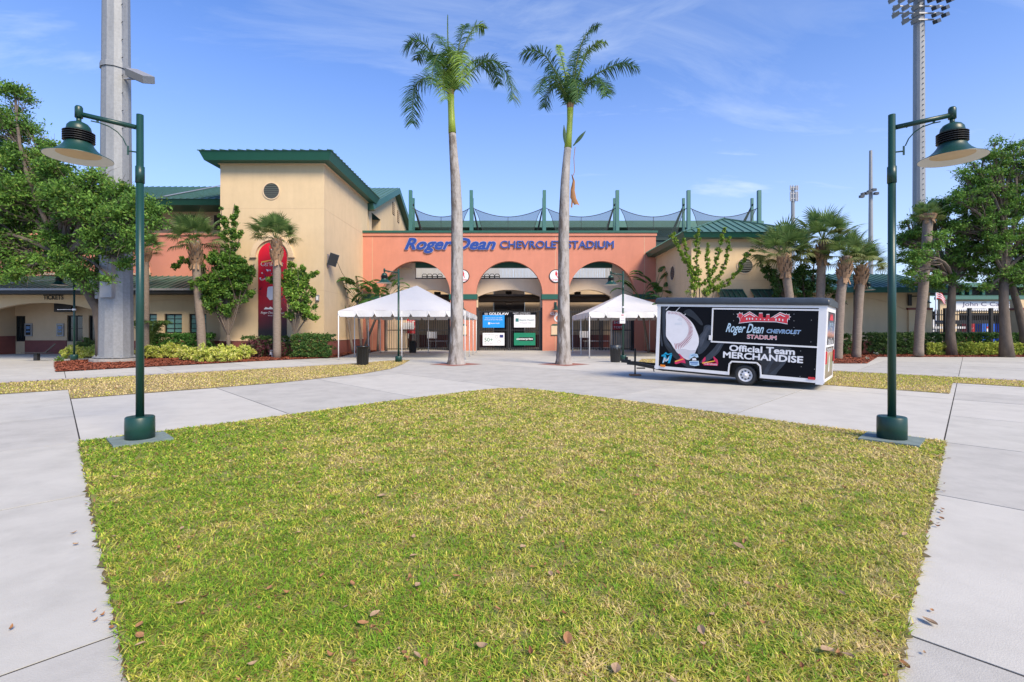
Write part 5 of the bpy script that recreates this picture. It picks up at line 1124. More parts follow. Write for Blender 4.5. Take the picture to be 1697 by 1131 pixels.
# ================================================================ tents
def tent(x0, x1, y0, y1, ze, zp, legs, label, nseg, curl=False):
    t = thing('white_tent', label, 'tent', ((x0 + x1) / 2, (y0 + y1) / 2, 0), group='white frame tents before the arches')
    xc, yc = (x0 + x1) / 2, (y0 + y1) / 2; n = 14
    b = MB(); cor = [(x0, y0), (x1, y0), (x1, y1), (x0, y1)]
    for k in range(4):
        A, B = Vector((*cor[k], 0)), Vector((*cor[(k + 1) % 4], 0)); base = len(b.v)
        for i in range(n + 1):
            for j in range(n + 1):
                s = i / n; r = j / n; p = A.lerp(B, s); q = p.lerp(Vector((xc, yc, 0)), r)
                z = ze + (zp - ze) * (r ** 1.04); side = abs(2 * s - 1)
                z -= .10 * math.sin(PI * r) * (1 - side ** 4) * (1 - r) - .012 * math.sin(s * 23 + k) * (1 - r)
                b.v.append((q.x, q.y, z))
        for i in range(n):
            for j in range(n): o = base + i * (n + 1) + j; b.f.append((o, o + n + 1, o + n + 2, o + 1)); b.mi.append(0)
    b.build('canopy', WHITE, t, True)
    for k in range(4):
        A, B = Vector((*cor[k], 0)), Vector((*cor[(k + 1) % 4], 0)); L_ = (B - A).length; d = (B - A).normalized(); nrm = Vector((d.y, -d.x, 0)); ns = nseg
        b = MB()
        for i in range(ns):
            m_ = 10
            for j in range(m_):
                q0, q1 = (i + j / m_) / ns, (i + (j + 1) / m_) / ns
                def low(q):
                    fr = (q * ns) % 1.0; e = min(fr, 1 - fr); return .36 - (.20 * max(0, 1 - e / .07) ** .6 if e < .07 else 0)
                def out(q): return .05 + .03 * math.sin(q * 31 + k) 
                pa, pb = A + d * L_ * q0, A + d * L_ * q1; la, lb = low(q0 + 1e-6 if j else q0), low(q1 - 1e-6)
                if j == 0: la = low(i / ns)
                va = [pa + Vector((0, 0, ze)), pb + Vector((0, 0, ze)), pb + nrm * out(q1) + Vector((0, 0, ze - lb)), pa + nrm * out(q0) + Vector((0, 0, ze - la))]
                b.add(va, [(0, 1, 2, 3)])
        b.build('valance', WHITE, t)
        b = MB(); b.tube([A + Vector((0, 0, ze - .06)) - nrm * .05, B + Vector((0, 0, ze - .06)) - nrm * .05], .028, 6); b.build('eave_tube', GALV2, t)
    for x, y in legs:
        b = MB(); b.tube([(x, y, 0.0), (x, y, ze - .04)], .032, 8); lg = b.build('leg', WHITEP, t, True); b = MB(); b.box(x - .08, x + .08, y - .08, y + .08, .005, .02); b.build('foot_plate', GALV2, lg)
    for q in cor: b = MB(); b.tube([(q[0], q[1], ze - .05), (xc, yc, zp - .08)], .025, 6); b.build('rafter', GALV2, t)
    return t
x0, x1, y0, y1 = -10.15, -2.75, 29.3, 38.6
tent(x0, x1, y0, y1, 2.86, 4.74, [(x0, y0), ((x0 + x1) / 2, y0), (x1, y0), (x1, 32.3), (x1, 35.4), (x1, y1), ((x0 + x1) / 2, y1), (x0, y1), (x0, 35.4), (x0, 32.3)], 'large white tent in front of the left arch, crossed by the left royal palm', 7)
x0, x1, y0, y1 = 4.76, 10.8, 30.8, 39.3
tent(x0, x1, y0, y1, 2.84, 4.28, [(x0, y0), (x1, y0), (x0, 34.6), (x0, y1), ((x0 + x1) / 2, y1), (x1, y1), (x1, 34.6)], 'white tent in front of the right arch, partly hidden by the merchandise trailer', 6)
# ================================================================ trash cans
def can(px, py, r, h, lab, bag):
    c = G(px, py); t = thing('trash_can', lab, 'trash can', (c[0], c[1], 0), group='black plastic trash cans')
    b = MB(); n = 28; prof = [(r * .84, .0), (r * .86, .03), (r * .95, h * .93), (r * 1.0, h * .94), (r * 1.0, h)]; b.lathe([(a, z) for a, z in prof], (c[0], c[1], 0), n, cap=False); b.lathe([(r * .97, h), (r * .93, h * .9), (r * .82, .1), (.01, .1)], (c[0], c[1], 0), n, cap=False); b.build('bin', PLASTIC, t, True)
    b = MB()
    for k in range(14): a = 2 * PI * k / 14; b.bar((c[0] + r * .87 * math.cos(a), c[1] + r * .87 * math.sin(a), .06), (c[0] + r * .95 * math.cos(a), c[1] + r * .95 * math.sin(a), h * .85), .02)
    b.build('ribs', PLASTIC, t)
    if bag:
        b = MB(); vs = []; K = 40
        for k in range(K):
            a = 2 * PI * k / K; dz = .16 + .07 * math.sin(k * 2.3) + .04 * math.sin(k * 5.1); rr = r * (1.03 + .02 * math.sin(k * 3.7)); vs += [(c[0] + r * .96 * math.cos(a), c[1] + r * .96 * math.sin(a), h + .012), (c[0] + rr * math.cos(a), c[1] + rr * math.sin(a), h - .01), (c[0] + rr * 1.02 * math.cos(a), c[1] + rr * 1.02 * math.sin(a), h - dz)]
        b.add(vs, [q for k in range(K) for q in ((3 * k, 3 * k + 1, 3 * ((k + 1) % K) + 1, 3 * ((k + 1) % K)), (3 * k + 1, 3 * k + 2, 3 * ((k + 1) % K) + 2, 3 * ((k + 1) % K) + 1))]); b.build('bin_bag', VINYLD, t, True)
    else:
        b = MB(); b.lathe([(r * 1.0, h - .05), (r * 1.05, h - .05), (r * 1.05, h + .015), (r * .95, h + .015)], (c[0], c[1], 0), n, False); b.build('rim', PLASTIC, t, True)
can(601, 605.5, .31, .93, 'black trash can on the grass strip near the left white tent', False)
can(1019.8, 600.5, .29, .90, 'black trash can with bag beside the right distant street lamp', True)
can(684, 585, .3, .9, 'black trash can behind the left gate under the red sign', False)
# ================================================================ bench at far left
c = G(61, 598); t = thing('bench', 'small dark bench on the pavement at the far left before the ticket arch', 'bench', (c[0], c[1], 0))
b = MB(); b.box(c[0] - .1, c[0] + .1, c[1] - .1, c[1] + .1, 0, .42); b.build('pedestal', STEELB, t)
for k in range(4): b = MB(); b.box(c[0] - .7, c[0] + .75, c[1] - .22 + k * .12, c[1] - .13 + k * .12, .42, .46); b.build('seat_slat', STEELB, t)
b = MB(); b.bar((c[0] + .45, c[1], .44), (c[0] + .95, c[1] + .1, .95), .06); b.build('armrest', STEELB, t)
# small white utility sign in the mulch
c = P(450.5, 589, 1411 / 45.); b = MB(); b.box(c.x - .13, c.x + .13, c.y, c.y + .03, .18, .48); b.bar((c.x, c.y + .02, 0), (c.x, c.y + .02, .2), .03); tag(b.build('marker_sign', SIGNW), 'small blank white marker sign in the mulch below the banner palm', 'sign')
# ================================================================ merchandise trailer
A = Vector((4.90, 17.12, .42)); R = Vector((8.77, 14.12, .22)); dv = (R - A); TL = dv.length; dv.normalize()
wv = Vector((.605, .796, 0)); wv = (wv - dv * wv.dot(dv)).normalized(); uv_ = wv.cross(dv).normalized() * 1.0
if uv_.z < 0: uv_ = -uv_
TH, TW = 2.2, 2.3; EY = Vector((0, 0, EYE))
def tp(px, py):       # pixel of the photograph -> (along, up) on the trailer's side
    r = Vector(((px - CX) / F, 1, (HY - py) / F)); k = (A - EY).dot(wv) / r.dot(wv); p = EY + r * k - A; return (p.dot(dv), p.dot(uv_))
def T(s, h, o=0.0): return A + dv * s + uv_ * h - wv * o     # o: out of the side, towards the viewer
tr_ = thing('merchandise_trailer', 'black and white merchandise trailer with a large baseball print, parked right of the plaza', 'trailer', (A.x, A.y, 0))
SW = 4; 
arch = [tp(1206.8, 625), tp(1209, 603.5), tp(1213, 599.4), tp(1254, 601.5), tp(1260, 607), tp(1261.2, 628)]
a0 = arch[0][0]; a1 = arch[-1][0]
outl = [(0, 0), (a0, 0)] + [(s, max(h, .02)) for s, h in arch[1:-1]] + [(a1, 0), (TL, 0), (TL, TH), (0, TH)]
b = MB(); b.prism(outl, lambda a, c, d: T(a, c, -d), 0, .05)
def tbox(b, s0, s1, h0, h1, w0, w1): v = [T(s, h, -w_) for h in (h0, h1) for w_ in (w0, w1) for s in (s0, s1)]; b.add(v, [(0, 2, 3, 1), (4, 5, 7, 6), (0, 1, 5, 4), (2, 6, 7, 3), (0, 4, 6, 2), (1, 3, 7, 5)])
tbox(b, 0, TL, 0, TH, TW - .05, TW); tbox(b, 0, .05, 0, TH, .05, TW - .05); tbox(b, TL - .05, TL, 0, TH, .05, TW - .05); tbox(b, .05, TL - .05, TH - .05, TH - .002, .05, TW - .05); tbox(b, .05, a0, .0, .06, .05, TW - .05); tbox(b, a1, TL - .05, 0, .06, .05, TW - .05)
b.build('body', WRAP, tr_)
b = MB(); tbox(b, a0 - .02, a1 + .02, .0, .72, .3, .33); tbox(b, a0 - .02, a1 + .02, .55, .58, .05, .3); tbox(b, a0 - .03, a0 - .01, 0, .6, .05, .3); tbox(b, a1 + .01, a1 + .03, 0, .6, .05, .3); b.build('wheel_well', BLACKP, tr_)
def strip(pts, wd, o0, o1, name, m):
    b = MB()
    for (s0, h0), (s1, h1) in zip(pts, pts[1:]):
        d = Vector((s1 - s0, h1 - h0)); l = d.length
        if l < 1e-6: continue
        d /= l; n_ = Vector((-d.y, d.x)) * wd / 2; q = [(s0 - d.x * wd * .3 + n_.x, h0 - d.y * wd * .3 + n_.y), (s1 + d.x * wd * .3 + n_.x, h1 + d.y * wd * .3 + n_.y), (s1 + d.x * wd * .3 - n_.x, h1 + d.y * wd * .3 - n_.y), (s0 - d.x * wd * .3 - n_.x, h0 - d.y * wd * .3 - n_.y)]
        b.prism(q, T, o0, o1)
    return b.build(name, m, tr_)
strip([(0.0, .035), (a0, .035)] , .10, 0, .014, 'bottom_rail', WHITEP); strip([(a1, .035), (TL, .035)], .11, 0, .0141, 'bottom_rail', WHITEP)
strip([(a0 + .0, .03)] + [(s, h) for s, h in arch[1:-1]] + [(a1 - .0, .03)], .045, 0, .022, 'wheel_arch_trim', WHITEP)
strip([(.055, 0), (.055, TH)], .11, 0, .018, 'corner_post', WHITEP); strip([(TL - .09, -.0), (TL - .09, TH)], .19, 0, .0181, 'corner_post', WHITEP)
strip([(0, TH - .05), (TL, TH - .05)], .09, 0, .021, 'top_rail', WHITEP)
hx0, hy0 = tp(1179.5, 566.5); hx1 = TL - .19; ht_ = TH - .15
hatch = MB(); hatch.prism([(hx0, hy0), (hx1, hy0), (hx1, ht_), (hx0, ht_)], T, .0, .02); hh = hatch.build('serving_hatch', WRAP, tr_)
for pts in ([(hx0, hy0), (hx1, hy0)], [(hx0, hy0), (hx0, ht_)], [(hx0, ht_), (hx1, ht_)]):
    o = strip(pts, .045, .016, .034, 'hatch_frame', WHITEP); o.parent = hh
b = MB(); b.prism([(hx0 - .08, hy0 + .05), (hx0 + .02, hy0 + .05), (hx0 + .02, hy0 + .2), (hx0 - .08, hy0 + .2)], T, .02, .05); b.build('latch', WHITEP, tr_)
# roof cover
b = MB(); K = []
for s0, s1, w0, w1, h0, h1 in ((-.06, TL + .06, -.06, TW + .06, TH - .0, TH + .12), (-.04, TL + .04, -.04, TW + .04, TH + .12, TH + .19), (0.02, TL - .02, .02, TW - .02, TH + .19, TH + .225)):
    pass
prof = [(-.05, TH - .02), (-.075, TH + .03), (-.07, TH + .10), (-.035, TH + .17), (.05, TH + .205), (TW / 2, TH + .235), (TW - .05, TH + .205), (TW + .035, TH + .17), (TW + .07, TH + .10), (TW + .075, TH + .03), (TW + .05, TH - .02)]
st = [(-.07, .80), (-.03, .95)] + [(i * TL / 26, 1 + .012 * math.sin(i * 1.9) + (.02 if i in (11, 12) else 0)) for i in range(1, 26)] + [(TL + .03, .95), (TL + .07, .8)]
vs_ = []
for s, k in st: vs_ += [T(s, TH - .02 + (h - TH + .02) * k, -w_) for w_, h in prof]
m_ = len(prof); b.add(vs_, [(i * m_ + j, (i + 1) * m_ + j, (i + 1) * m_ + j + 1, i * m_ + j + 1) for i in range(len(st) - 1) for j in range(m_ - 1)] + [tuple(range(m_)), tuple((len(st) - 1) * m_ + j for j in range(m_))[::-1]]); b.build('roof_cover', VINYLD, tr_, True)
# wheels
for w_, nm in ((.04, ''), (TW - .28, '')):
    ws, wh = tp(1234.4, 623.4); cc = T(ws, 0, -w_); cc.z = .325
    def wl(prof, n=32): 
        b = MB(); vs = []
        for r, q in prof:
            for k in range(n): a = 2 * PI * k / n; vs.append(cc + dv * r * math.cos(a) + Vector((0, 0, 1)) * r * math.sin(a) + wv * q)
        b.add(vs, [(i * n + k, i * n + (k + 1) % n, (i + 1) * n + (k + 1) % n, (i + 1) * n + k) for i in range(len(prof) - 1) for k in range(n)]); return b
    ty = wl([(.205, .02), (.22, -.005), (.29, -.012), (.318, .03), (.325, .06), (.325, .18), (.318, .21), (.29, .24), (.2, .24)]).build('wheel', RUBBER, tr_, True)
    wl([(.206, .01), (.195, .0), (.18, .03), (.14, .05), (.11, .035), (.07, .01), (.035, .005), (.034, -.02), (.001, -.022)]).build('rim', WHITEP, ty, True)
    b = MB()
    for k in range(8):
        a = 2 * PI * k / 8; c_ = cc + dv * .125 * math.cos(a) + Vector((0, 0, 1)) * .125 * math.sin(a) + wv * .036; e1 = (dv * math.cos(a) + Vector((0, 0, 1)) * math.sin(a)); e2 = (-dv * math.sin(a) + Vector((0, 0, 1)) * math.cos(a)); b.obox(c_, e1 * .018, e2 * .025, wv * .012)
    b.build('rim_slots', BLACKP, ty)
ax_ = MB(); c0 = T(tp(1234.4, 623.4)[0], 0, 0); ax_.tube([Vector((c0.x, c0.y, .325)) + wv * .2, Vector((c0.x, c0.y, .325)) + wv * (TW - .2)], .04, 8); ax_.build('axle', BLACKP, tr_)
b = MB(); tbox(b, .1, TL - .1, -.10, -.001, .3, .4); tbox(b, .1, TL - .1, -.10, -.001, TW - .4, TW - .3); b.build('chassis', BLACKP, tr_)
# tongue, coupler, jack
b = MB(); mid = TW / 2; tipp = T(-1.35, .0, -mid)
b.bar(T(.2, -.05, -.35), tipp, .10, .12); b.bar(T(.2, -.05, -(TW - .35)), tipp, .10, .12); b.bar(T(-.9, 0, -mid), T(-1.55, .0, -mid), .12, .14); tg = b.build('tongue', BLACKP, tr_)
b = MB(); e = T(-1.62, .05, -mid); b.obox(e, dv * .16, wv * .08, uv_ * .06); b.obox(e + Vector((0, 0, .09)) + dv * .02, dv * .05, wv * .03, uv_ * .07); b.build('coupler', BLACKP, tg)
j = T(-1.25, 0, -mid + .0); b = MB(); b.tube([(j.x, j.y, .06), (j.x, j.y, .55)], .028, 8); b.tube([(j.x, j.y, .42), (j.x, j.y, 1.02)], .038, 8); b.tube([(j.x, j.y, 1.0), (j.x - .2, j.y, 1.06)], .012, 5); b.build('jack', BLACKP, tg); 
b = MB(); b.box(j.x - .05, j.x + .25, j.y - .5, j.y - .4, .3, .34); b.bar(T(-.55, -.02, -mid), T(-.5, -.25, -mid), .03); b.build('safety_chain', BLACKP, tg)
b = MB(); b.box(j.x - .2, j.x + .2, j.y - .14, j.y + .14, 0.004, .06); tag(b.build('wood_block', mat('wood_block', (.26, .13, .075), .85, .3, 8)), 'brown wooden block under the trailer jack', 'block')
# marker lights
ORG = mat('marker_orange', (.8, .22, .01), .3)
q = tp(1098.7, 606.6); b = MB(); b.prism([(q[0] - .08, q[1] - .03), (q[0] + .08, q[1] - .03), (q[0] + .08, q[1] + .04), (q[0] - .08, q[1] + .04)], T, .012, .035); b.build('marker_light', ORG, tr_)
q = tp(1345, 627.6); b = MB(); b.prism([(q[0] - .09, q[1] - .03), (q[0] + .09, q[1] - .03), (q[0] + .08, q[1] + .04), (q[0] - .08, q[1] + .04)], T, .012, .035); b.build('marker_light', REDP, tr_)
# ---- print on the side; every layer 1.2 mm above the last
LAY = [.004]
def clip_poly(P_, s0, h0, s1, h1):
    def cl(P_, f, g):
        o = []
        for i in range(len(P_)):
            a, c = P_[i], P_[(i + 1) % len(P_)]
            if f(a): o.append(a)
            if f(a) != f(c): o.append(g(a, c))
        return o
    def gx_(v, ax): return lambda a, c: tuple(a[k] + (c[k] - a[k]) * ((v - a[ax]) / (c[ax] - a[ax])) for k in (0, 1))
    for f, g in ((lambda p: p[0] >= s0, gx_(s0, 0)), (lambda p: p[0] <= s1, gx_(s1, 0)), (lambda p: p[1] >= h0, gx_(h0, 1)), (lambda p: p[1] <= h1, gx_(h1, 1))):
        P_ = cl(P_, f, g)
        if len(P_) < 3: return []
    return P_
def decal(polys, m, name, base=None, inpx=True, parent=None):
    b = MB(); d = (LAY[0] if base is None else base)
    if base is None: LAY[0] += .0012
    for p in polys:
        q = [tp(*v) for v in p] if inpx else p
        b.add([T(s, h, d) for s, h in q], [tuple(range(len(q)))])
    return b.build(name, m, parent or tr_)
def smooth(pts, n=6, closed=True):
    o = []; N_ = len(pts)
    for i in range(N_ if closed else N_ - 1):
        p0, p1, p2, p3 = (pts[(i - 1) % N_] if closed or i else pts[0]), pts[i], pts[(i + 1) % N_], (pts[(i + 2) % N_] if closed or i + 2 < N_ else pts[-1])
        for k in range(n):
            t = k / n; o.append(tuple(.5 * ((2 * p1[a]) + (-p0[a] + p2[a]) * t + (2 * p0[a] - 5 * p1[a] + 4 * p2[a] - p3[a]) * t * t + (-p0[a] + 3 * p1[a] - 3 * p2[a] + p3[a]) * t ** 3) for a in (0, 1)))
    if not closed: o.append(pts[-1])
    return o
z5 = lambda l: [(1080 + x / 8.7, 490 + y / 8.7) for x, y in l]
GL1 = mat('glove_print_dark', (.012, .015, .024), .35, .35, 4); GL2 = mat('glove_print_mid', (.026, .034, .052), .35, .35, 5); GL3 = mat('glove_print_light', (.055, .065, .09), .35, .35, 6)
decal([smooth(z5([(150, 160), (210, 160), (215, 600), (330, 760), (470, 900), (620, 1040), (560, 1060), (400, 960), (240, 800), (165, 620)]))], GL1, 'glove_print')
decal([smooth(z5([(105, 200), (135, 170), (135, 500), (160, 700), (140, 720), (110, 520)])), smooth(z5([(165, 220), (195, 190), (200, 560), (290, 760), (270, 770), (180, 640)]))], GL2, 'glove_print')
decal([smooth(z5([(680, 600), (740, 520), (760, 440), (830, 425), (900, 460), (960, 520), (955, 580), (910, 575), (860, 540), (810, 600), (800, 650), (860, 650), (780, 780), (690, 850), (660, 800)])), smooth(z5([(870, 790), (960, 680), (1060, 590), (1200, 570), (1290, 640), (1270, 690), (1180, 640), (1060, 680), (960, 830), (800, 950), (700, 960)]))], GL2, 'glove_print')
decal([smooth(z5([(700, 620), (760, 520), (800, 450), (860, 440), (920, 520), (880, 520), (830, 500), (780, 590), (740, 700), (700, 740)])), smooth(z5([(940, 790), (1040, 650), (1180, 600), (1250, 640), (1180, 620), (1060, 640), (980, 760), (900, 860)]))], GL3, 'glove_print')
z6 = lambda l: [(1240 + x / 7.07, 490 + y / 7.07) for x, y in l]
decal([smooth(z6([(60, 730), (200, 640), (330, 600), (480, 610), (500, 650), (400, 800), (280, 930), (180, 925), (160, 850), (140, 790)]))], GL1, 'glove_print')
decal([smooth(z6([(250, 925), (330, 850), (420, 760), (480, 690), (500, 700), (430, 800), (350, 890), (320, 930)])), smooth(z6([(180, 900), (240, 800), (330, 690), (360, 690), (280, 800), (215, 925)]))], GL2, 'glove_print')
decal([smooth(z5([(460, 250), (560, 200), (700, 340), (740, 420), (700, 420), (600, 330)]))], GL1, 'bat_print')
decal([z5([(210, 215), (285, 135), (270, 135), (203, 205)]), z5([(345, 240), (412, 172), (405, 168), (350, 222)]), z5([(460, 300), (495, 270), (490, 262), (455, 295)])], SIGNW, 'highlight_print')
ball = smooth(z5([(215, 236), (300, 228), (400, 242), (470, 285), (540, 345), (600, 415), (650, 520), (678, 600), (680, 690), (650, 770), (600, 865), (540, 930), (470, 905), (400, 850), (330, 770), (280, 690), (222, 610), (208, 560), (210, 400)]), 5)
BALLM = mat('ball_print', (.80, .78, .80), .45, .06, 3); decal([ball], BALLM, 'baseball_print')
decal([smooth(z5([(400, 850), (470, 905), (540, 930), (600, 865), (640, 790), (560, 790), (460, 770), (350, 790)]))], mat('ball_print_low', (.62, .60, .64), .45, .1, 4), 'baseball_print')
arc = smooth(z5([(225, 250), (300, 250), (380, 262), (450, 300), (505, 350), (545, 410), (565, 480), (560, 550), (530, 620), (480, 680), (410, 725), (330, 735)]), 4, False)
stt = []
for i in range(1, len(arc) - 1, 1):
    (x, y), (xp, yp), (xn, yn) = arc[i], arc[i - 1], arc[i + 1]; dx, dy = xn - xp, yn - yp; l = math.hypot(dx, dy); dx /= l; dy /= l; nx, ny = -dy, dx; sc_ = .95 + 1.5 * (i / len(arc)) ** 1.0
    for sg_ in (-1, 1):
        tip = (x + nx * sg_ * 2.1 * sc_ + dx * .9, y + ny * sg_ * 2.1 * sc_ + dy * .9); wd = .36 * sc_ ** .4
        stt.append([(x - dx * wd, y - dy * wd), (x + dx * wd, y + dy * wd), (tip[0] + dx * wd * .6, tip[1] + dy * wd * .6), (tip[0] - dx * wd * .6, tip[1] - dy * wd * .6)])
decal(stt[::1], mat('stitch_red', (.34, .004, .02), .5), 'stitch_print')
decal([z5([(370, 350), (410, 315), (435, 330), (440, 365)]), z5([(340, 395), (440, 385), (445, 418), (335, 418)])], SIGNW, 'highlight_print')
def ttext(word, p_l, p_r, hpx_top, m, d=None, parent=None, edge=None, **k):
    """word between two baseline pixels, cap top given by a pixel row at the left end"""
    (s0, h0), (s1, h1) = tp(*p_l), tp(*p_r); ht = tp(p_l[0], hpx_top)[1] - h0; hb = (h0 + h1) / 2
    V, Fc = text_geo(word, **k); a0_, a1_ = min(v.x for v in V), max(v.x for v in V); cap = max(v.y for v in text_geo('D', **{q: v for q, v in k.items() if q != 'space'})[0])
    b = MB(); dd = LAY[0] if d is None else d
    if d is None: LAY[0] += .0012
    b.add([T(s0 + (v.x - a0_) / (a1_ - a0_) * (s1 - s0), hb + v.y / cap * ht, dd + v.z) for v in V], Fc); b.build('lettering', m, parent or tr_)
ttext('Official Team', (1208.5, 583.2), (1317.5, 586.6), 573.2, SIGNW, offset=.035)
ttext('MERCHANDISE', (1198.3, 593.2), (1331, 601.2), 583.2, SIGNW, offset=.035)
LBL = mat('print_sky_blue', (.45, .62, .75), .4); MBL = mat('print_blue', (.07, .17, .42), .4); RPR = mat('print_red', (.60, .03, .05), .4)
D0 = .0215
ttext('Roger Dean', (1203, 550.5), (1266, 552.5), 536, LBL, d=D0 + .002, parent=hh, shear=.45, offset=.018)
ttext('CHEVROLET', (1270.5, 551.8), (1327.6, 553.8), 545.6, LBL, d=D0 + .002, parent=hh, offset=.045, shear=.2); ttext('CHEVROLET', (1271, 551.3), (1327.1, 553.3), 546.1, MBL, d=D0 + .0035, parent=hh, offset=.004, shear=.2)
ttext('STADIUM', (1238, 561.5), (1287.3, 563), 555, SIGNW, d=D0 + .002, parent=hh, offset=.045); ttext('STADIUM', (1238.5, 561), (1286.8, 562.5), 555.6, RPR, d=D0 + .0035, parent=hh, offset=.0)
def stad(d, g, m):
    z1 = lambda l: [(1040 + x / 4.466, 470 + y / 4.466) for x, y in l]; P_ = []
    P_.append(z1([(828 - g, 292 + g), (855, 240 - g), (905, 213 - g), (950, 240 - g), (970, 250), (975, 222 - g), (1000, 222 - g), (1003, 252), (1025, 255), (1030, 232 - g), (1052, 232 - g), (1055, 258), (1080, 248 - g), (1130, 218 - g), (1175, 235 - g), (1185, 298 + g), (1100, 282 + g), (930, 280 + g)]))
    for cx_, cy_ in ((836, 238), (1182, 248)):
        star = []
        for k in range(14): a = 2 * PI * k / 14; r_ = (24 + g if k % 2 == 0 else 13 + g); star.append((cx_ + r_ * math.cos(a), cy_ + r_ * .95 * math.sin(a)))
        P_.append(z1(star)); P_.append(z1([(cx_ - 4 - g, cy_), (cx_ + 4 + g, cy_), (cx_ + (8 if cx_ < 1000 else -8) + 6 + g, 290), (cx_ + (8 if cx_ < 1000 else -8) - 6 - g, 290)]))
    for i, p in enumerate(P_): decal([p], m, 'stadium_logo', base=d + i * .0003, parent=hh)
stad(D0 + .002, 5, SIGNW); stad(D0 + .0045, 0, RPR)
z1 = lambda l: [(1040 + x / 4.466, 470 + y / 4.466) for x, y in l]
wn_ = []
for cx_, cy_, w_, h_ in ((884, 262, 9, 14), (905, 262, 9, 14), (926, 262, 9, 14), (955, 264, 8, 8), (985, 266, 8, 8), (1015, 268, 8, 8), (1045, 269, 8, 8), (1100, 268, 10, 14), (1125, 268, 10, 16), (1150, 272, 8, 16)):
    wn_.append(z1([(cx_ - w_ / 2, cy_ + h_ / 2), (cx_ + w_ / 2, cy_ + h_ / 2), (cx_ + w_ / 2, cy_ - h_ / 2), (cx_ - w_ / 2, cy_ - h_ / 2)]))
wn_.append(z1([(862, 246), (905, 222), (948, 246), (940, 248), (905, 229), (870, 248)])); wn_.append(z1([(1082, 254), (1130, 226), (1170, 246), (1160, 248), (1130, 233), (1092, 256)]))
decal(wn_, SIGNW, 'stadium_logo', base=D0 + .008, parent=hh)
# team logos along the lower edge
M1 = z1([(258, 590), (270, 540), (252, 540), (255, 528), (285, 528), (292, 560), (318, 526), (333, 526), (315, 590), (298, 590), (308, 555), (290, 580), (282, 580), (278, 552), (270, 590)])
dM = LAY[0]; LAY[0] += .004
TEALM = mat('print_teal', (.0, .32, .55), .4)
decal([M1], TEALM, 'team_logo', base=dM); decal([z1([(262, 586), (274, 545), (280, 575), (290, 570), (312, 538), (302, 570), (292, 574), (284, 577), (276, 548), (268, 586)])], SIGNW, 'team_logo', base=dM + .0008)
decal([z1([(262, 530), (285, 508), (300, 522), (330, 514), (332, 520), (300, 530), (284, 524)])], TEALM, 'team_logo', base=dM + .0016)
PINK = mat('print_cardinal', (.62, .02, .10), .4); YEL = mat('print_yellow', (.85, .42, .05), .4)
decal([z1([(352, 575), (385, 560), (395, 545), (380, 525), (384, 519), (410, 545), (425, 562), (432, 592), (400, 585), (360, 598), (350, 592)])], PINK, 'team_logo', base=dM + .0001); decal([z1([(352, 574), (415, 556), (417, 562), (354, 582)])], YEL, 'team_logo', base=dM + .0012)
decal([z1([(455, 548), (462, 524), (490, 517), (520, 524), (527, 545), (512, 550), (500, 540), (486, 544), (478, 552), (464, 556)])], LBL, 'team_logo', base=dM + .0002); decal([z1([(458, 575), (528, 573), (532, 606), (500, 612), (462, 604)])], LBL, 'team_logo', base=dM + .0003)
decal([z1([(464, 582), (522, 580), (525, 587), (465, 589)]), z1([(468, 594), (522, 592), (520, 600), (470, 600)]), z1([(468, 540), (480, 528), (505, 527), (518, 538), (504, 532), (482, 534)])], MBL, 'team_logo', base=dM + .0014); decal([z1([(482, 553), (505, 550), (512, 570), (478, 571)])], SIGNW, 'team_logo', base=dM + .0004)
decal([z1([(550, 590), (556, 568), (572, 545), (578, 545), (580, 565), (566, 585)]), z1([(672, 590), (668, 566), (640, 540), (636, 545), (642, 566), (655, 585)]), z1([(560, 592), (600, 586), (672, 590), (668, 609), (566, 606)])], PINK, 'team_logo', base=dM + .0005); decal([z1([(553, 586), (646, 570), (647, 577), (557, 594)])], YEL, 'team_logo', base=dM + .0016)
q0_, q1_ = (1168, 604.3), (1189, 605.8); ttext('Cardinals', q0_, q1_, 601.2, SIGNW, d=dM + .0024, shear=.3)
# rivets
b = MB()
for (px, py) in [(x, y) for x in (1216, 1262, 1316) for y in (521, 532, 543, 556)] + [(1345, 531), (1344, 567), (1240, 516), (1327, 582), (1328, 608), (1326, 624), (1350, 612), (1183, 512)]:
    s, h = tp(px, py); b.prism([(s + .012 * math.cos(k * PI / 3), h + .012 * math.sin(k * PI / 3)) for k in range(6)], T, .03, .034) if False else b.prism([(s + .011 * math.cos(k * PI / 3), h + .011 * math.sin(k * PI / 3)) for k in range(6)], T, .02 if s < hx0 or h < hy0 else .021, .026)
b.build('rivets', GALV2, tr_, kind='stuff')
# rear end
def TR(w_, h, o=0.0): return T(TL + o, h, -w_)
def rq(w0, w1, h0, h1, m, name, o0=0, o1=.012, parent=None):
    b = MB(); b.prism([(w0, h0), (w1, h0), (w1, h1), (w0, h1)], TR, o0, o1); return b.build(name, m, parent or tr_)
rq(-.0, .12, 0, TH, WHITEP, 'corner_post', 0, .02); rq(TW - .1, TW, 0, TH, WHITEP, 'corner_post', 0, .02); rq(.12, TW - .1, 0, .08, WHITEP, 'bottom_rail', 0, .018); rq(.12, TW - .1, TH - .18, TH, WHITEP, 'top_rail', 0, .018)
rearm = bpy.data.materials.new('rear_wrap_print'); rearm.use_nodes = True; n_ = rearm.node_tree.nodes; l_ = rearm.node_tree.links
tcn = n_.new('ShaderNodeTexCoord'); sp_ = n_.new('ShaderNodeSeparateXYZ'); l_.new(tcn.outputs['Object'], sp_.inputs[0]); mr_ = n_.new('ShaderNodeMapRange'); mr_.inputs[1].default_value = .25; mr_.inputs[2].default_value = 2.4; nz_ = n_.new('ShaderNodeTexNoise'); nz_.inputs['Scale'].default_value = 5
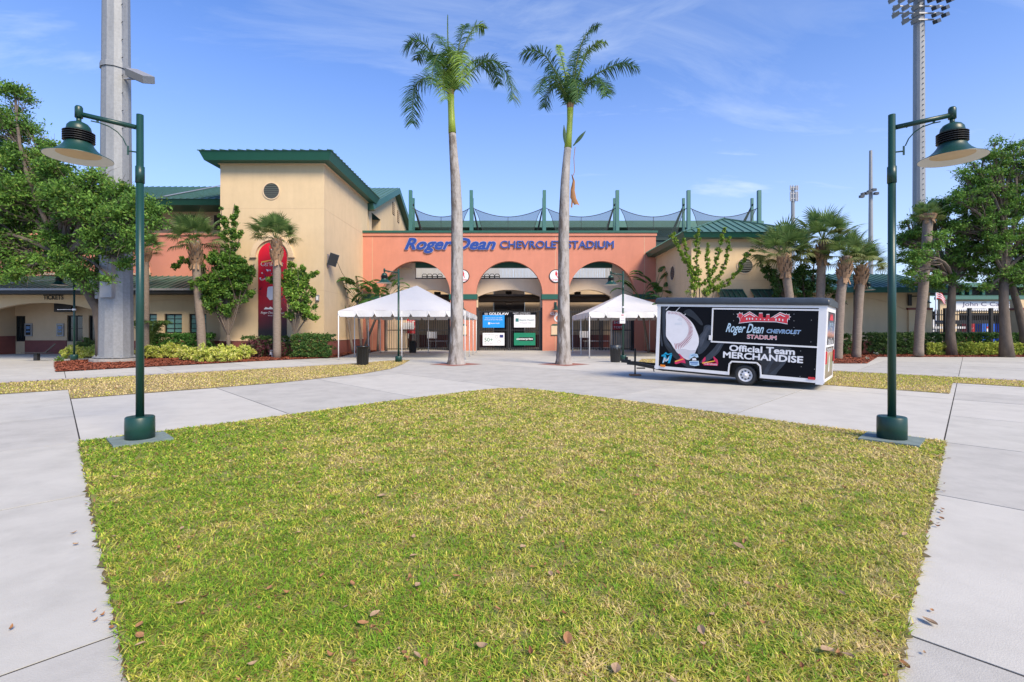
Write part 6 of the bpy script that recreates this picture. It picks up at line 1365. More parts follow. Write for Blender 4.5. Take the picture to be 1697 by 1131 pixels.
ad = n_.new('ShaderNodeMath'); ad.operation = 'MULTIPLY_ADD'; l_.new(nz_.outputs[0], ad.inputs[0]); ad.inputs[1].default_value = .25; l_.new(sp_.outputs[2], ad.inputs[2]); l_.new(ad.outputs[0], mr_.inputs[0])
rr = n_.new('ShaderNodeValToRGB'); cr = rr.color_ramp
for i_, (p_, c_) in enumerate([(0, (.10, .09, .08)), (.15, (.26, .22, .17)), (.30, (.18, .20, .10)), (.42, (.42, .27, .15)), (.5, (.03, .03, .035)), (.62, (.02, .02, .03)), (.68, (.50, .25, .18)), (.74, (.16, .22, .36)), (.88, (.04, .04, .05))]):
    e_ = cr.elements[i_] if i_ < 2 else cr.elements.new(p_); e_.position = p_; e_.color = (*c_, 1)
l_.new(mr_.outputs[0], rr.inputs[0]); l_.new(rr.outputs[0], n_['Principled BSDF'].inputs[0]); n_['Principled BSDF'].inputs['Roughness'].default_value = .35
rq(.12, TW - .1, .08, 1.02, rearm, 'rear_panel', 0, .008); hd = rq(.16, TW - .12, 1.06, TH - .2, rearm, 'rear_hatch', 0, .016)
rq(.12, TW - .1, 1.0, 1.06, WHITEP, 'hatch_frame', 0, .03); rq(.12, .17, 1.06, TH - .2, WHITEP, 'hatch_frame', 0, .03)
for w_ in (.1, TW - .2): rq(w_, w_ + .1, .52, .88, REDP, 'tail_light', .02, .05)
def rtext(s, w0, w1, h, ht, m, o, **k):
    b = MB(); V, Fc = text_geo(s, **k); a0_, a1_ = min(v.x for v in V), max(v.x for v in V); y1__ = max(v.y for v in V); b.add([TR(w0 + (v.x - a0_) / (a1_ - a0_) * (w1 - w0), h + v.y / y1__ * ht, o) for v in V], Fc); b.build('lettering', m, tr_)
rtext('Official Team', .5, 1.9, 1.08, .17, SIGNW, .021, offset=.04); rtext('Merchandise', .45, 1.9, .84, .16, SIGNW, .012, offset=.04); rtext('STADIUM', .9, 1.5, 1.45, .13, SIGNW, .021, offset=.02)
b = MB(); b.prism([(.75, 1.78), (.95, 1.98), (1.2, 1.9), (1.45, 1.98), (1.65, 1.78)], TR, .018, .022); b.build('stadium_logo', RPR, tr_)
rtext('Roger Dean', .7, 1.7, 1.62, .13, LBL, .021, shear=.4)
b = MB(); b.prism([(1.05, .25), (1.3, .25), (1.22, .66), (1.16, .74), (1.10, .66)], TR, .009, .012); b.build('player_print', SIGNW, tr_)
# ================================================================ plants
LK = 1.6
def unit(n): v = RS.normal(size=(n, 3)); return v / np.linalg.norm(v, axis=1)[:, None]
def leaf_cloud(name, C, R_, per, size, cA, cB, m, parent, aspect=.42, flat=.75, shell=.5, hi=None, kind=None, cols_by=None):
    """C (k,3) cluster centres, R_ (k,) or (k,3) radii; leaves are folded rhombi"""
    C = np.asarray(C, float); R_ = np.asarray(R_, float)
    if R_.ndim == 1: R_ = np.stack([R_, R_, R_ * flat], 1)
    k = len(C); n = k * per; idx = np.repeat(np.arange(k), per)
    d = unit(n); rr = (shell + (1 - shell) * RS.rand(n)) ** .8 * (RS.rand(n) ** .33 * .35 + .65)
    p = C[idx] + d * rr[:, None] * R_[idx] * (1 + .18 * RS.normal(size=(n, 1)))
    a = unit(n) * .8 + d * .6 + np.array([0, 0, .15]); a /= np.linalg.norm(a, axis=1)[:, None]
    q = unit(n) + np.array([0, 0, .5]); b = np.cross(a, q); b /= np.linalg.norm(b, axis=1)[:, None] + 1e-9
    s = size * (.6 + .8 * RS.rand(n))[:, None]
    V = np.stack([p - a * s, p + b * s * aspect, p + a * s, p - b * s * aspect], 1).reshape(-1, 3); cA = np.array(cA) * LK; cB = np.array(cB) * LK
    t = np.clip(.5 * RS.rand(k)[idx] + .5 * RS.rand(n) + .22 * RS.normal(size=n), 0, 1)[:, None]
    c = np.array(cA) * (1 - t) + np.array(cB) * t
    if hi is not None: mk = (RS.rand(n) < hi[1])[:, None]; c = np.where(mk, np.array(hi[0]) * (.8 + .4 * RS.rand(n))[:, None], c)
    o = parent
    if parent is not None:
        root = parent
        while root.parent is not None: root = root.parent
        M = np.array(OFF[root.name].inverted()); V = V @ M[:3, :3].T + M[:3, 3]
    return npmesh(name, V, 4, m, np.repeat(c, 4, 0), parent=parent, kind=kind)
def limb(b, p, q, r0, r1, bend=.12, n=5, sag=0.0):
    p, q = Vector(p), Vector(q); L_ = (q - p).length; o = Vector([rnd.uniform(-1, 1) for _ in range(3)]) * bend * L_
    pts = []; rad = []
    for i in range(n + 1):
        t = i / n; pts.append(p.lerp(q, t) + o * math.sin(PI * t) + Vector((0, 0, sag * L_ * math.sin(PI * t)))); rad.append(r0 + (r1 - r0) * t)
    b.tube(pts, rad, 7 if r0 > .06 else 4, cap=False); return pts
def crown_tree(name, label, cat, base, trunk_pts, lobes, per_lobe, per, size, cA, cB, cr=.55, r0=.2, group=None, hi=None, m=LEAF, bark=BARK, twigs=True, spread=1.0, fine=6):
    """lobes: (x,y,z,r) in world"""
    t = thing(name, label, cat, base, group=group)
    b = MB(); n = len(trunk_pts); b.tube(trunk_pts, [r0 * (1.25 if i == 0 else 1.0 - .45 * i / n) for i in range(n)], 12); top = Vector(trunk_pts[-1]); b.build('trunk', bark, t, True)
    CC = []; RR = []; b = MB()
    for (x, y, z, r) in lobes:
        L0 = Vector((x, y, z)); src = top if (L0 - top).length > r * .4 else Vector(trunk_pts[-2])
        pts = limb(b, src, L0, r0 * .42, r0 * .16, .08, 6, .05)
        for k in range(max(2, int(per_lobe * r * r / 2.2))):
            v = Vector([rnd.gauss(0, 1) for _ in range(3)]).normalized() * r * rnd.uniform(.35, 1.0) * spread; v.z *= .8
            c_ = L0 + v; CC.append(tuple(c_)); RR.append(cr * rnd.uniform(.55, 1.35))
            if twigs and k % 2 == 0:
                tp_ = limb(b, pts[rnd.choice([3, 4, 5, 6])], c_, r0 * .13, .012, .10, 4)
                for _ in range(fine if k % 4 == 0 else 2): limb(b, tp_[2], c_ + Vector([rnd.uniform(-1, 1) for _ in range(3)]) * cr * 1.3, .012, .005, .1, 3)
    b.build('branches', bark, t, False)
    leaf_cloud('crown', CC, RR, per, size, cA, cB, m, t, hi=hi, flat=.62, shell=.15)
    return t
def lob(l, Y):        # (px, py, rpx[, dY]) -> world sphere
    o = []
    for q in l:
        y = Y + (q[3] if len(q) > 3 else 0); p = P(q[0], q[1], y); o.append((p.x, p.y, p.z, q[2] * y / F))
    return o
OA, OB = (0.035, 0.085, 0.015), (0.12, 0.23, 0.035)
# left oak
Yt = 27.5; base = G(172, 596); bx = PX(172, Yt)
tpz = [(bx, Yt, 0), (bx - .15, Yt, 1.6), (bx - .35, Yt, 2.9), (bx - 1.0, Yt - .2, 4.3), (bx - 1.7, Yt - .5, 5.6)]
L_ = lob([(-70, 250, 70), (-60, 380, 80), (10, 200, 36), (25, 150, 22), (40, 270, 52), (20, 340, 62), (15, 410, 48), (70, 330, 56), (90, 285, 34, -1), (110, 400, 48), (120, 330, 46, -1.5), (165, 345, 44, -2), (160, 300, 26, -2), (175, 400, 40, -2), (205, 360, 36, -3), (232, 345, 30, -3), (248, 370, 20, -3), (225, 395, 24, -3), (140, 445, 26, -1), (60, 440, 26), (5, 455, 24), (200, 320, 24, -2.5), (205, 435, 16, -2), (95, 430, 28, -1), (185, 462, 12, -2), (150, 475, 12, -1), (45, 210, 20), (90, 250, 18, -1), (252, 345, 10, -3)], Yt)
crown_tree('oak_tree', 'large spreading live oak at the far left, its branches crossing the floodlight pole', 'tree', (bx, Yt, 0), tpz, L_, 42, 135, .085, (.030, .078, .015), (.115, .22, .036), .66, .30, hi=((.20, .27, .05), .07))
# right oaks
Y1 = 31.5
b1 = PX(1576, 33.6)
crown_tree('oak_tree', 'dense green oak with a straight trunk beside the fence, right of the right street lamp', 'tree', (b1, 33.6, 0), [(b1, 33.6, 0), (b1 - .05, 33.6, 1.5), (b1, 33.6, 3.2), (b1 + .1, 33.6, 5)], lob([(1528, 425, 24, -3), (1540, 460, 16, -3), (1552, 395, 22, -3), (1512, 455, 12, -3), (1520, 400, 30), (1503, 365, 12), (1490, 400, 9), (1530, 345, 12), (1545, 350, 28), (1600, 430, 36), (1620, 400, 36), (1560, 460, 26), (1530, 440, 26), (1500, 430, 16), (1510, 385, 18), (1560, 380, 36), (1580, 430, 38), (1550, 470, 16), (1600, 380, 34), (1570, 340, 26), (1605, 330, 26), (1620, 455, 22), (1515, 470, 14), (1590, 478, 12), (1497, 398, 12)], 33.6), 36, 105, .08, OA, OB, .5, .30, hi=((.19, .26, .05), .06))
b2 = PX(1666, 31.9)
crown_tree('oak_tree', 'tall green oak at the right edge whose trunk stands closest to the walk', 'tree', (b2, 31.9, 0), [(b2 + .1, 31.9, 0), (b2, 31.9, 1.5), (b2 - .1, 31.9, 3.2), (b2 - .1, 31.9, 5.4)], lob([(1640, 300, 40), (1650, 262, 26), (1625, 380, 36), (1672, 245, 14), (1600, 330, 26), (1680, 280, 34), (1700, 330, 44), (1655, 350, 42), (1690, 400, 44), (1640, 410, 34), (1665, 455, 30), (1700, 460, 36), (1620, 300, 20), (1740, 300, 50), (1750, 400, 60), (1625, 345, 22), (1700, 262, 24), (1605, 300, 12), (1630, 262, 10), (1648, 238, 9), (1598, 285, 8), (1612, 270, 8), (1580, 330, 10), (1690, 240, 12), (1640, 475, 12)], 31.9), 36, 108, .08, OA, (.12, .23, .04), .5, .33, hi=((.2, .27, .05), .06))
b3 = PX(1694, 34)
crown_tree('oak_tree', 'leaning oak at the far right behind the tallest trunk', 'tree', (b3, 34, 0), [(b3 + .3, 34, 0), (b3 + .1, 34, 1.7), (b3 - .3, 34, 3.4), (b3 - .8, 34, 5)], lob([(1660, 440, 30), (1700, 430, 36), (1720, 470, 20)], 34), 26, 100, .09, OA, OB, .6, .28)
# ---- sabal palms
def fan_frond(seed, L0=1.0, R0=.86, droop=.38, nb=26, green=((.08, .16, .045), (.22, .33, .10))):
    r = random.Random(seed); b = MB(); v = []; c = []
    V = []; Ck = []
    pet = [(L0 * i / 5, 0, -.10 * (i / 5) ** 2 * L0) for i in range(6)]
    for i in range(5):
        a, q = pet[i], pet[i + 1]; w_ = .022 - .002 * i
        V += [(a[0], -w_, a[2]), (q[0], -w_, q[2]), (q[0], w_, q[2]), (a[0], w_, a[2])]; Ck += [(.12, .17, .05)] * 4
    hub = pet[-1]
    for k in range(nb):
        s = (k + .5) / nb * 2 - 1; ang = s * math.radians(128); ln = R0 * (1 - .30 * abs(s)) * r.uniform(.88, 1.08); ca, sa = math.cos(ang), math.sin(ang)
        wd = .030 * (1 - .2 * abs(s)); up = .10 + .16 * abs(s); prev = None; n = 4
        g = r.random(); col = tuple(green[0][j] * (1 - g) + green[1][j] * g for j in range(3))
        for i in range(n + 1):
            t = i / n; dd = ln * t; x = hub[0] + ca * dd * (1 - .18 * t * droop); y = sa * dd * (1 - .12 * t * droop); z = hub[2] + up * dd * .5 - droop * ln * max(0, t - .35) ** 1.7 * r.uniform(.85, 1.15) * 1.3
            ww = wd * (math.sin(PI * min(1, .25 + .75 * t)) ** .7 if t < 1 else .08); px_, py_ = -sa * ww, ca * ww
            cur = ((x - px_, y - py_, z), (x + px_, y + py_, z + ww * .5))
            if prev: V += [prev[0], cur[0], cur[1], prev[1]]; cc = col if t < .95 else (.25, .24, .11); Ck += [col, cc, cc, col]
            prev = cur
    return V, Ck
FR = {}
def frond_obj(key, V, Ck, name='frond', m=LEAFG):
    o = npmesh(name, np.array(V), 4, m, np.array(Ck)); COL.objects.unlink(o); FR[key] = o; return o
for sd_ in range(3): frond_obj(('s', sd_), *fan_frond(sd_))
for sd_ in range(2): frond_obj(('d', sd_), *fan_frond(10 + sd_, .9, .8, .7, 24, ((.12, .16, .05), (.28, .31, .12))))
frond_obj(('f', 0), *fan_frond(21, .75, .78, .25, 26, ((.06, .13, .03), (.16, .26, .06))))
def place(key, parent, loc, az, elv, sc_=1.0, roll=0.0, name='frond'):
    c = bpy.data.objects.new(name, FR[key].data); COL.objects.link(c); c.parent = parent; c.location = loc
    M = Matrix.Rotation(az, 4, 'Z') @ Matrix.Rotation(-elv, 4, 'Y') @ Matrix.Rotation(roll, 4, 'X'); c.rotation_euler = M.to_euler(); c.scale = (sc_,) * 3; return c
def sabal(px, pyb, Y, pts_px, label, crown_r=50, boots=(400, 430), nf=30, tw=14, keys=('s', 'd'), group='sabal palms by the buildings', lo=-8):
    x0 = PX(pts_px[0][0], Y); t = thing('sabal_palm', label, 'palm', (x0, Y, 0), group=group)
    pts = [(PX(a, Y), Y, PZ(c, Y)) for a, c in pts_px]; r_ = tw / 2 * Y / F
    b = MB(); full = []
    for i in range(len(pts) - 1):
        for k in range(5): full.append(Vector(pts[i]).lerp(Vector(pts[i + 1]), k / 5))
    full.append(Vector(pts[-1])); b.tube(full, [r_ * (1.12 if i == 0 else 1) * (1 + .03 * math.sin(i * 2.1)) for i in range(len(full))], 12); b.build('trunk', SABALB, t, True)
    zb, zt = PZ(boots[1], Y), PZ(boots[0], Y); b = MB()
    def axis(z):
        for p, q in zip(pts, pts[1:]):
            if p[2] <= z <= q[2] + 1e-6: f_ = (z - p[2]) / (q[2] - p[2] + 1e-9); return Vector(p).lerp(Vector(q), f_)
        return Vector(pts[-1])
    n = 46
    for k in range(n):
        z = zb + (zt - zb) * k / n; a = k * 2.4; c = axis(z); d = Vector((math.cos(a), math.sin(a), 0)); rr = r_ * (.95 + .55 * math.sin(PI * (k / n) ** .7)); tn = Vector((-d.y, d.x, 0))
        b.obox(c + d * rr, (d * .35 + Vector((0, 0, 1)) * .9).normalized() * rnd.uniform(.13, .22), tn * rnd.uniform(.05, .09), (d * .9 - Vector((0, 0, 1)) * .35).normalized() * .02)
    for k in range(12):
        a = rnd.uniform(0, 6.28); c = axis(zb - .05); d = Vector((math.cos(a), math.sin(a), 0)); b.obox(c + d * r_ * 1.25 + Vector((0, 0, -.08)), (Vector((0, 0, -1)) + d * .35).normalized() * rnd.uniform(.12, .28), Vector((-d.y, d.x, 0)) * .05, d * .01)
    b.build('boots', BOOT, t, kind='stuff')
    top = axis(PZ(boots[0], Y)) - Vector((x0, Y, 0)); sc_ = crown_r * Y / F / 1.75
    for k in range(nf):
        az_ = k * 2.399 + rnd.uniform(-.2, .2); u = (k + .5) / nf; e = math.radians(84 - (84 - lo) * u ** .9 + rnd.uniform(-6, 6))
        key = (keys[1], k % 2) if u > .72 else (keys[0], k % 3 if keys[0] == 's' else 0)
        place(key, t, (top.x + .05 * math.cos(az_), top.y + .05 * math.sin(az_), top.z + .1 * (1 - u)), az_, e, sc_ * rnd.uniform(.85, 1.08), rnd.uniform(-.3, .3))
    return t
sabal(325, 0, 31.2, [(335, 597), (333, 540), (327, 470), (324, 420), (323, 400)], 'sabal palm with an airy crown between the salmon wall and the bushy tree', 54, (402, 438), 26, 13)
sabal(458, 0, 30.6, [(459, 596), (459, 520), (459, 450), (458, 410), (458, 398)], 'sabal palm standing before the red banner', 47, (398, 432), 30, 12.5, lo=6)
sabal(1296, 0, 30.5, [(1310, 600), (1309, 540), (1308, 490), (1302, 450), (1297, 425)], 'sabal palm right behind the trailer, leftmost of the right group', 62, (424, 452), 36, 13)
sabal(1365, 0, 30.8, [(1360, 600), (1359, 500), (1362, 430), (1364, 400)], 'tallest sabal palm of the right group, with a brown boot collar', 58, (400, 432), 32, 13)
sabal(1404, 0, 29.8, [(1388, 602), (1390, 540), (1393, 490), (1400, 445), (1403, 425)], 'leaning sabal palm with a broad tan boot collar behind the trailer end', 52, (428, 462), 30, 14)
sabal(1430, 0, 31.0, [(1419, 596), (1421, 540), (1424, 490), (1429, 440)], 'rightmost sabal palm of the right group, beside the distant street lamp', 50, (440, 470), 28, 13, ('f', 'd'))
sabal(1537, 0, 32.1, [(1522, 590), (1524, 540), (1530, 480), (1536, 400), (1538, 360)], 'leaning palm whose pale trunk disappears into the oak crown at right', 28, (350, 362), 22, 14)
sabal(240, 0, 31.5, [(241, 596), (241, 500), (240, 415)], 'sabal palm half hidden behind the left floodlight pole and oak', 36, (410, 432), 26, 11, ('s', 'd'))
# ---- royal palms
def feather(pts, W, dens, g1, g2, seed, up=.15, tipw=.35, V=None, Ck=None, sag=.5):
    r = random.Random(seed); V = []; Ck = []
    pts = [Vector(p) for p in pts]; n = len(pts) - 1
    segs = [(pts[i + 1] - pts[i]) for i in range(n)]; L_ = sum(s.length for s in segs)
    # rachis
    for i in range(n):
        a, q = pts[i], pts[i + 1]; d = segs[i].normalized(); sd_ = d.cross(Vector((0, 0, 1))); sd_ = sd_.normalized() if sd_.length > .05 else Vector((1, 0, 0)); w0 = .045 * (1 - i / n) + .008; w1 = .045 * (1 - (i + 1) / n) + .008; nn = sd_.cross(d)
        V += [tuple(a - sd_ * w0), tuple(q - sd_ * w1), tuple(q + sd_ * w1), tuple(a + sd_ * w0), tuple(a - nn * w0), tuple(q - nn * w1), tuple(q + nn * w1), tuple(a + nn * w0)]; Ck += [(.13, .19, .05)] * 8
    m_ = int(L_ * dens)
    for k in range(m_):
        t = .08 + .92 * (k + r.random() * .5) / m_; x = t * n; i = min(n - 1, int(x)); p = pts[i].lerp(pts[i + 1], x - i); d = segs[i].normalized()
        sd_ = d.cross(Vector((0, 0, 1))); sd_ = sd_.normalized() if sd_.length > .05 else Vector((1, 0, 0)); nn = sd_.cross(d).normalized()
        ln = W * (math.sin(PI * min(.97, .12 + .80 * t)) ** .6) * r.uniform(.85, 1.1)
        for s in (-1, 1):
            el = r.uniform(-.35, .75); dr = (sd_ * s * math.cos(el) + nn * math.sin(el) + d * r.uniform(.35, .75)).normalized(); w_ = .023 * r.uniform(.8, 1.15)
            g = r.random(); col = tuple(g1[j] * (1 - g) + g2[j] * g for j in range(3)); wdv = d * w_
            q0 = p; prev = (q0 - wdv * .6, q0 + wdv * .6)
            for j in range(1, 4):
                tt = j / 3; q = p + dr * ln * tt + Vector((0, 0, -1)) * ln * sag * tt ** 2.1; ww = wdv * (1.0 if j == 1 else .8 if j == 2 else .1); cur = (q - ww, q + ww)
                V += [tuple(prev[0]), tuple(cur[0]), tuple(cur[1]), tuple(prev[1])]; Ck += [col] * 4; prev = cur
    return V, Ck
def royal(Y, trunk_px, shaft, fronds, label, extra=None):
    x0 = PX(trunk_px[0][0], Y); t = thing('royal_palm', label, 'palm', (x0, Y, 0), group='royal palms in the plaza')
    P_ = []; Rr = []
    for a, c, w_ in trunk_px: p = P(a, c, Y); P_.append(p); Rr.append(w_ / 2 * Y / F)
    # resample
    pp = []; rr = []
    for i in range(len(P_) - 1):
        for k in range(6): pp.append(P_[i].lerp(P_[i + 1], k / 6)); rr.append((Rr[i] + (Rr[i + 1] - Rr[i]) * k / 6) * (1 + .012 * math.sin((i * 6 + k) * 2.7)))
    pp.append(P_[-1]); rr.append(Rr[-1]); b = MB(); b.tube(pp, rr, 20); b.build('trunk', PALMB, t, True)
    b = MB()
    z = P_[-1].z - .2
    for k in range(34):       # ring scars
        zz_ = z - k * .16 - k * k * .0012
        for i in range(len(pp) - 1):
            if pp[i].z <= zz_ <= pp[i + 1].z:
                f_ = (zz_ - pp[i].z) / (pp[i + 1].z - pp[i].z); c = pp[i].lerp(pp[i + 1], f_); r_ = rr[i] + (rr[i + 1] - rr[i]) * f_; b.lathe([(r_ * .98, -.014), (r_ * 1.018, 0), (r_ * .98, .014)], tuple(c), 18, False); break
    b.build('ring_scars', PALMB, t, kind='stuff')
    sp = [P(a, c, Y) for a, c, w_ in shaft]; b = MB(); b.tube(sp, [w_ / 2 * Y / F for a, c, w_ in shaft], 16); b.build('crown_shaft', SHAFT, t, True)
    c = sp[-1]; b = MB()
    for k in range(9): a = k * .7; b.bar(c + Vector((.08 * math.cos(a), .08 * math.sin(a), -.25)), c + Vector((.16 * math.cos(a), .16 * math.sin(a), .25)), .07, .03)
    b.build('leaf_bases', BOOT, t)
    ct = sp[-1]
    for i, (seq, yoff, W, g) in enumerate(fronds):
        m_ = len(seq); pts = [tuple(ct)] + [tuple(P(a, c_, Y + yoff * (j + 1) / m_)) for j, (a, c_) in enumerate(seq)]
        sm = []
        for j in range(len(pts) - 1):
            p0, p1, p2, p3 = [Vector(pts[max(0, min(len(pts) - 1, j + q))]) for q in (-1, 0, 1, 2)]
            for k in range(5): u = k / 5; sm.append(.5 * ((2 * p1) + (-p0 + p2) * u + (2 * p0 - 5 * p1 + 4 * p2 - p3) * u * u + (-p0 + 3 * p1 - 3 * p2 + p3) * u ** 3))
        sm.append(Vector(pts[-1])); 
        V, Ck = feather(sm, W * 1.38 if W > .2 else .06, 23, *g, seed=i * 7 + int(Y * 3)); V = np.array(V) - np.array([x0, Y, 0]); npmesh('frond', V, 4, LEAFG, np.array(Ck), parent=t)
    return t
GD = ((.022, .075, .022), (.075, .165, .04)); GL_ = ((.09, .19, .03), (.24, .36, .05))
Yp_ = 25.2
royal(Yp_, [(756, 606, 33), (756, 596, 27), (756, 575, 23.5), (757, 540, 21.5), (757.5, 480, 20), (757.5, 400, 19.5), (757, 350, 18.5), (755, 300, 16.5), (752, 260, 14), (749.5, 222, 12)],
      [(749.5, 221, 13), (748.5, 200, 11.5), (747.5, 175, 10.5), (747, 158, 11.5)],
      [([(728, 110), (705, 75), (686, 66), (672, 78)], -.6, .62, GD), ([(715, 130), (690, 140), (684, 170), (683, 205)], .8, .60, GD), ([(744, 100), (742, 60), (742, 25)], .2, .18, GD),
       ([(758, 110), (775, 65), (790, 42), (802, 48)], .9, .5, GL_), ([(780, 118), (815, 100), (842, 125), (850, 165)], -.5, .66, GD), ([(748, 110), (756, 85), (765, 100), (768, 140)], -2.2, .60, GL_),
       ([(752, 115), (765, 60), (770, 42)], .8, .5, GD), ([(728, 120), (712, 90), (700, 85), (690, 100)], 1.8, .5, GD), ([(735, 115), (728, 90), (718, 110), (716, 140)], -2.0, .55, GD), ([(765, 120), (790, 100), (815, 110), (826, 140)], 2.0, .5, GD), ([(745, 105), (735, 70), (722, 58)], 1.4, .5, GD), ([(745, 130), (738, 118), (735, 140), (738, 165)], -1.6, .5, GL_)],
      'left royal palm with a smooth green crownshaft and drooping feather fronds')
royal(Yp_, [(934, 605, 30), (934, 595, 25), (934, 575, 22.5), (934, 540, 21), (934, 480, 19), (934, 400, 18), (935, 350, 17), (936.5, 300, 14.5), (939, 265, 12.5), (941, 246, 12)],
      [(941, 246, 12.5), (943, 225, 10), (944.5, 200, 9.5), (945, 180, 11)],
      [([(925, 130), (905, 95), (885, 84), (868, 86)], -.5, .62, GD), ([(930, 150), (915, 140), (906, 160), (902, 178)], .8, .45, GD), ([(955, 110), (965, 70), (980, 48), (992, 42)], .5, .42, GD), ([(962, 115), (975, 85), (990, 72), (1004, 70)], -.8, .3, GL_),
       ([(975, 135), (1010, 112), (1035, 105), (1056, 112)], -.4, .55, GD), ([(968, 145), (990, 135), (1005, 145), (1010, 155)], 1.5, .45, GD), ([(938, 130), (930, 95), (926, 75)], .6, .28, GL_), ([(948, 140), (952, 105), (955, 85)], 1.5, .45, GD), ([(935, 145), (922, 120), (912, 110)], 1.8, .5, GD), ([(946, 150), (950, 130), (956, 145), (958, 170)], -1.7, .45, GD), ([(960, 145), (985, 128), (1000, 140), (1004, 160)], -1.8, .48, GD), ([(930, 145), (912, 128), (898, 135), (893, 155)], -1.4, .48, GD)],
      'right royal palm with a hanging torn brown sheath below its crown')
c = P(944, 245, Yp_)
hs = thing('hanging_sheath', 'torn brown leaf sheath hanging from the crown of the right royal palm', 'palm sheath', tuple(c))
b = MB(); ln_ = [P(953, 244, Yp_), P(951, 262, Yp_ - .1), P(952, 285, Yp_ - .1), P(950, 291, Yp_ - .1)]; b.tube(ln_, .018, 5); b.build('strand', DEADL, hs)
b = MB(); pr_ = [(948, 290, 2), (951, 300, 4), (949, 315, 7), (950, 328, 10), (956, 340, 9)]
vv = []
for px, py, w_ in pr_: vv += [P(px - w_ / 2, py, Yp_ - .1), P(px, py - 1, Yp_ - .22), P(px + w_ / 2, py + 1, Yp_ - .12)]
b.add(vv, [q for i in range(4) for q in ((3 * i, 3 * i + 3, 3 * i + 4, 3 * i + 1), (3 * i + 1, 3 * i + 4, 3 * i + 5, 3 * i + 2))]); vv = [P(949, 310, Yp_ - .11), P(953, 310, Yp_ - .13), P(948, 346, Yp_ - .12), P(946, 343, Yp_ - .11)]; b.add(vv, [(0, 1, 2, 3)]); b.build('sheath', DEADL, hs, True)
for (a, c_, d_, e_) in ((950, 242, 971, 217), (937, 243, 934.5, 207)):
    p, q = P(a, c_, Yp_ - .05), P(d_, e_, Yp_ - .2); dd = (q - p).normalized(); sd_ = dd.cross(Vector((0, 1, 0))).normalized(); b = MB(); vv = []
    for i in range(8): t_ = i / 7; w_ = .09 * math.sin(PI * min(.98, max(.12, t_))) ; m0 = p.lerp(q, t_); vv += [m0 - sd_ * w_, m0 + Vector((0, -.05, 0)) * math.sin(PI * t_), m0 + sd_ * w_]
    b.add(vv, [z for i in range(7) for z in ((3 * i, 3 * i + 3, 3 * i + 4, 3 * i + 1), (3 * i + 1, 3 * i + 4, 3 * i + 5, 3 * i + 2))]); b.build('spathe', mat('spathe_green', (.06, .12, .05), .5), hs, True)
# ---- giant birds of paradise
def paddle(seed, pl, bl, bw, droop, split=True):
    r = random.Random(seed); V = []; Ck = []; n = 6; pts = []
    for i in range(n + 1): t = i / n; pts.append(Vector((pl * .42 * t ** 1.6, 0, pl * (t - .08 * t * t))))
    for i in range(n):
        a, q = pts[i], pts[i + 1]; w_ = .03 - .003 * i; V += [tuple(a + Vector((0, -w_, 0))), tuple(q + Vector((0, -w_, 0))), tuple(q + Vector((0, w_, 0))), tuple(a + Vector((0, w_, 0))), tuple(a + Vector((-w_, 0, 0))), tuple(q + Vector((-w_, 0, 0))), tuple(q + Vector((w_, 0, 0))), tuple(a + Vector((w_, 0, 0)))]; Ck += [(.10, .16, .04)] * 8
    p = pts[-1].copy(); e = 1.1; m_ = 11; prev = None; col0 = [r.uniform(.75, 1.25) for _ in range(m_ + 1)]
    for i in range(m_ + 1):
        t = i / m_; w_ = bw * (math.sin(PI * min(.97, .08 + .88 * t)) ** .55); ang = e - droop * t; 
        cur = (p + Vector((.0, -w_, -.25 * w_ * r.uniform(.4, 1.6))), p.copy(), p + Vector((.0, w_, -.25 * w_ * r.uniform(.4, 1.6))))
        if prev:
            k = col0[i]; c1 = (.055 * k, .14 * k, .025 * k); gapf = .12 if split and r.random() < .6 else 0
            for s in (0, 2):
                a0, a1, q1, q0 = prev[1], prev[s], cur[s], cur[1]; q1 = q1.lerp(a1, gapf * 1.5); V += [tuple(a0), tuple(a1), tuple(q1), tuple(q0)] if s == 2 else [tuple(q0), tuple(q1), tuple(a1), tuple(a0)]; Ck += [c1] * 4
        prev = cur; p = p + Vector((math.cos(ang), 0, math.sin(ang))) * bl / m_
    return V, Ck
for sd_ in range(4): frond_obj(('b', sd_), *paddle(sd_, 1.1 + .2 * sd_, 1.25, .24 + .02 * sd_, .9 + .35 * sd_), name='leaf')
def bop(Y, stems, label, n=9, sc_=1.0, low=0):
    x0 = PX(stems[0][0], Y); t = thing('bird_of_paradise', label, 'plant', (x0, Y, 0), group='giant birds of paradise beside the tents')
    for i, (pxb, pxt, pyt) in enumerate(stems):
        yo = Y + (i % 2) * .5; b = MB(); a, q = Vector((PX(pxb, yo), yo, 0)), P(pxt, pyt, yo); pts = [a.lerp(q, k / 6) + Vector((0, 0, 0)) for k in range(7)]; b.tube(pts, [.11, .10, .10, .095, .09, .085, .07], 8); b.build('stem', SABALB, t, True)
        top = q - Vector((x0, Y, 0))
        for k in range(n):
            az_ = (0 if k % 2 else PI) + rnd.uniform(-.55, .55) + i * .4; e = rnd.uniform(-.75, .12) * (1 if k > 1 else .3)
            o = bpy.data.objects.new('leaf', FR[('b', rnd.randrange(4))].data); COL.objects.link(o); o.parent = t; o.location = top + Vector((0, 0, -.25 + .03 * k))
            o.rotation_euler = (Matrix.Rotation(az_, 4, 'Z') @ Matrix.Rotation(-e, 4, 'Y')).to_euler(); o.scale = (sc_ * rnd.uniform(.7, 1.05),) * 3
    return t
bop(37.5, [(585, 575, 520), (600, 592, 500), (612, 606, 505), (600, 628, 515)], 'giant bird of paradise clump growing behind the left tent by the tower', 9, 1.15)
bop(40.6, [(626, 630, 490), (640, 641, 500)], 'giant bird of paradise against the coral pier behind the left tent', 8, 1.15)
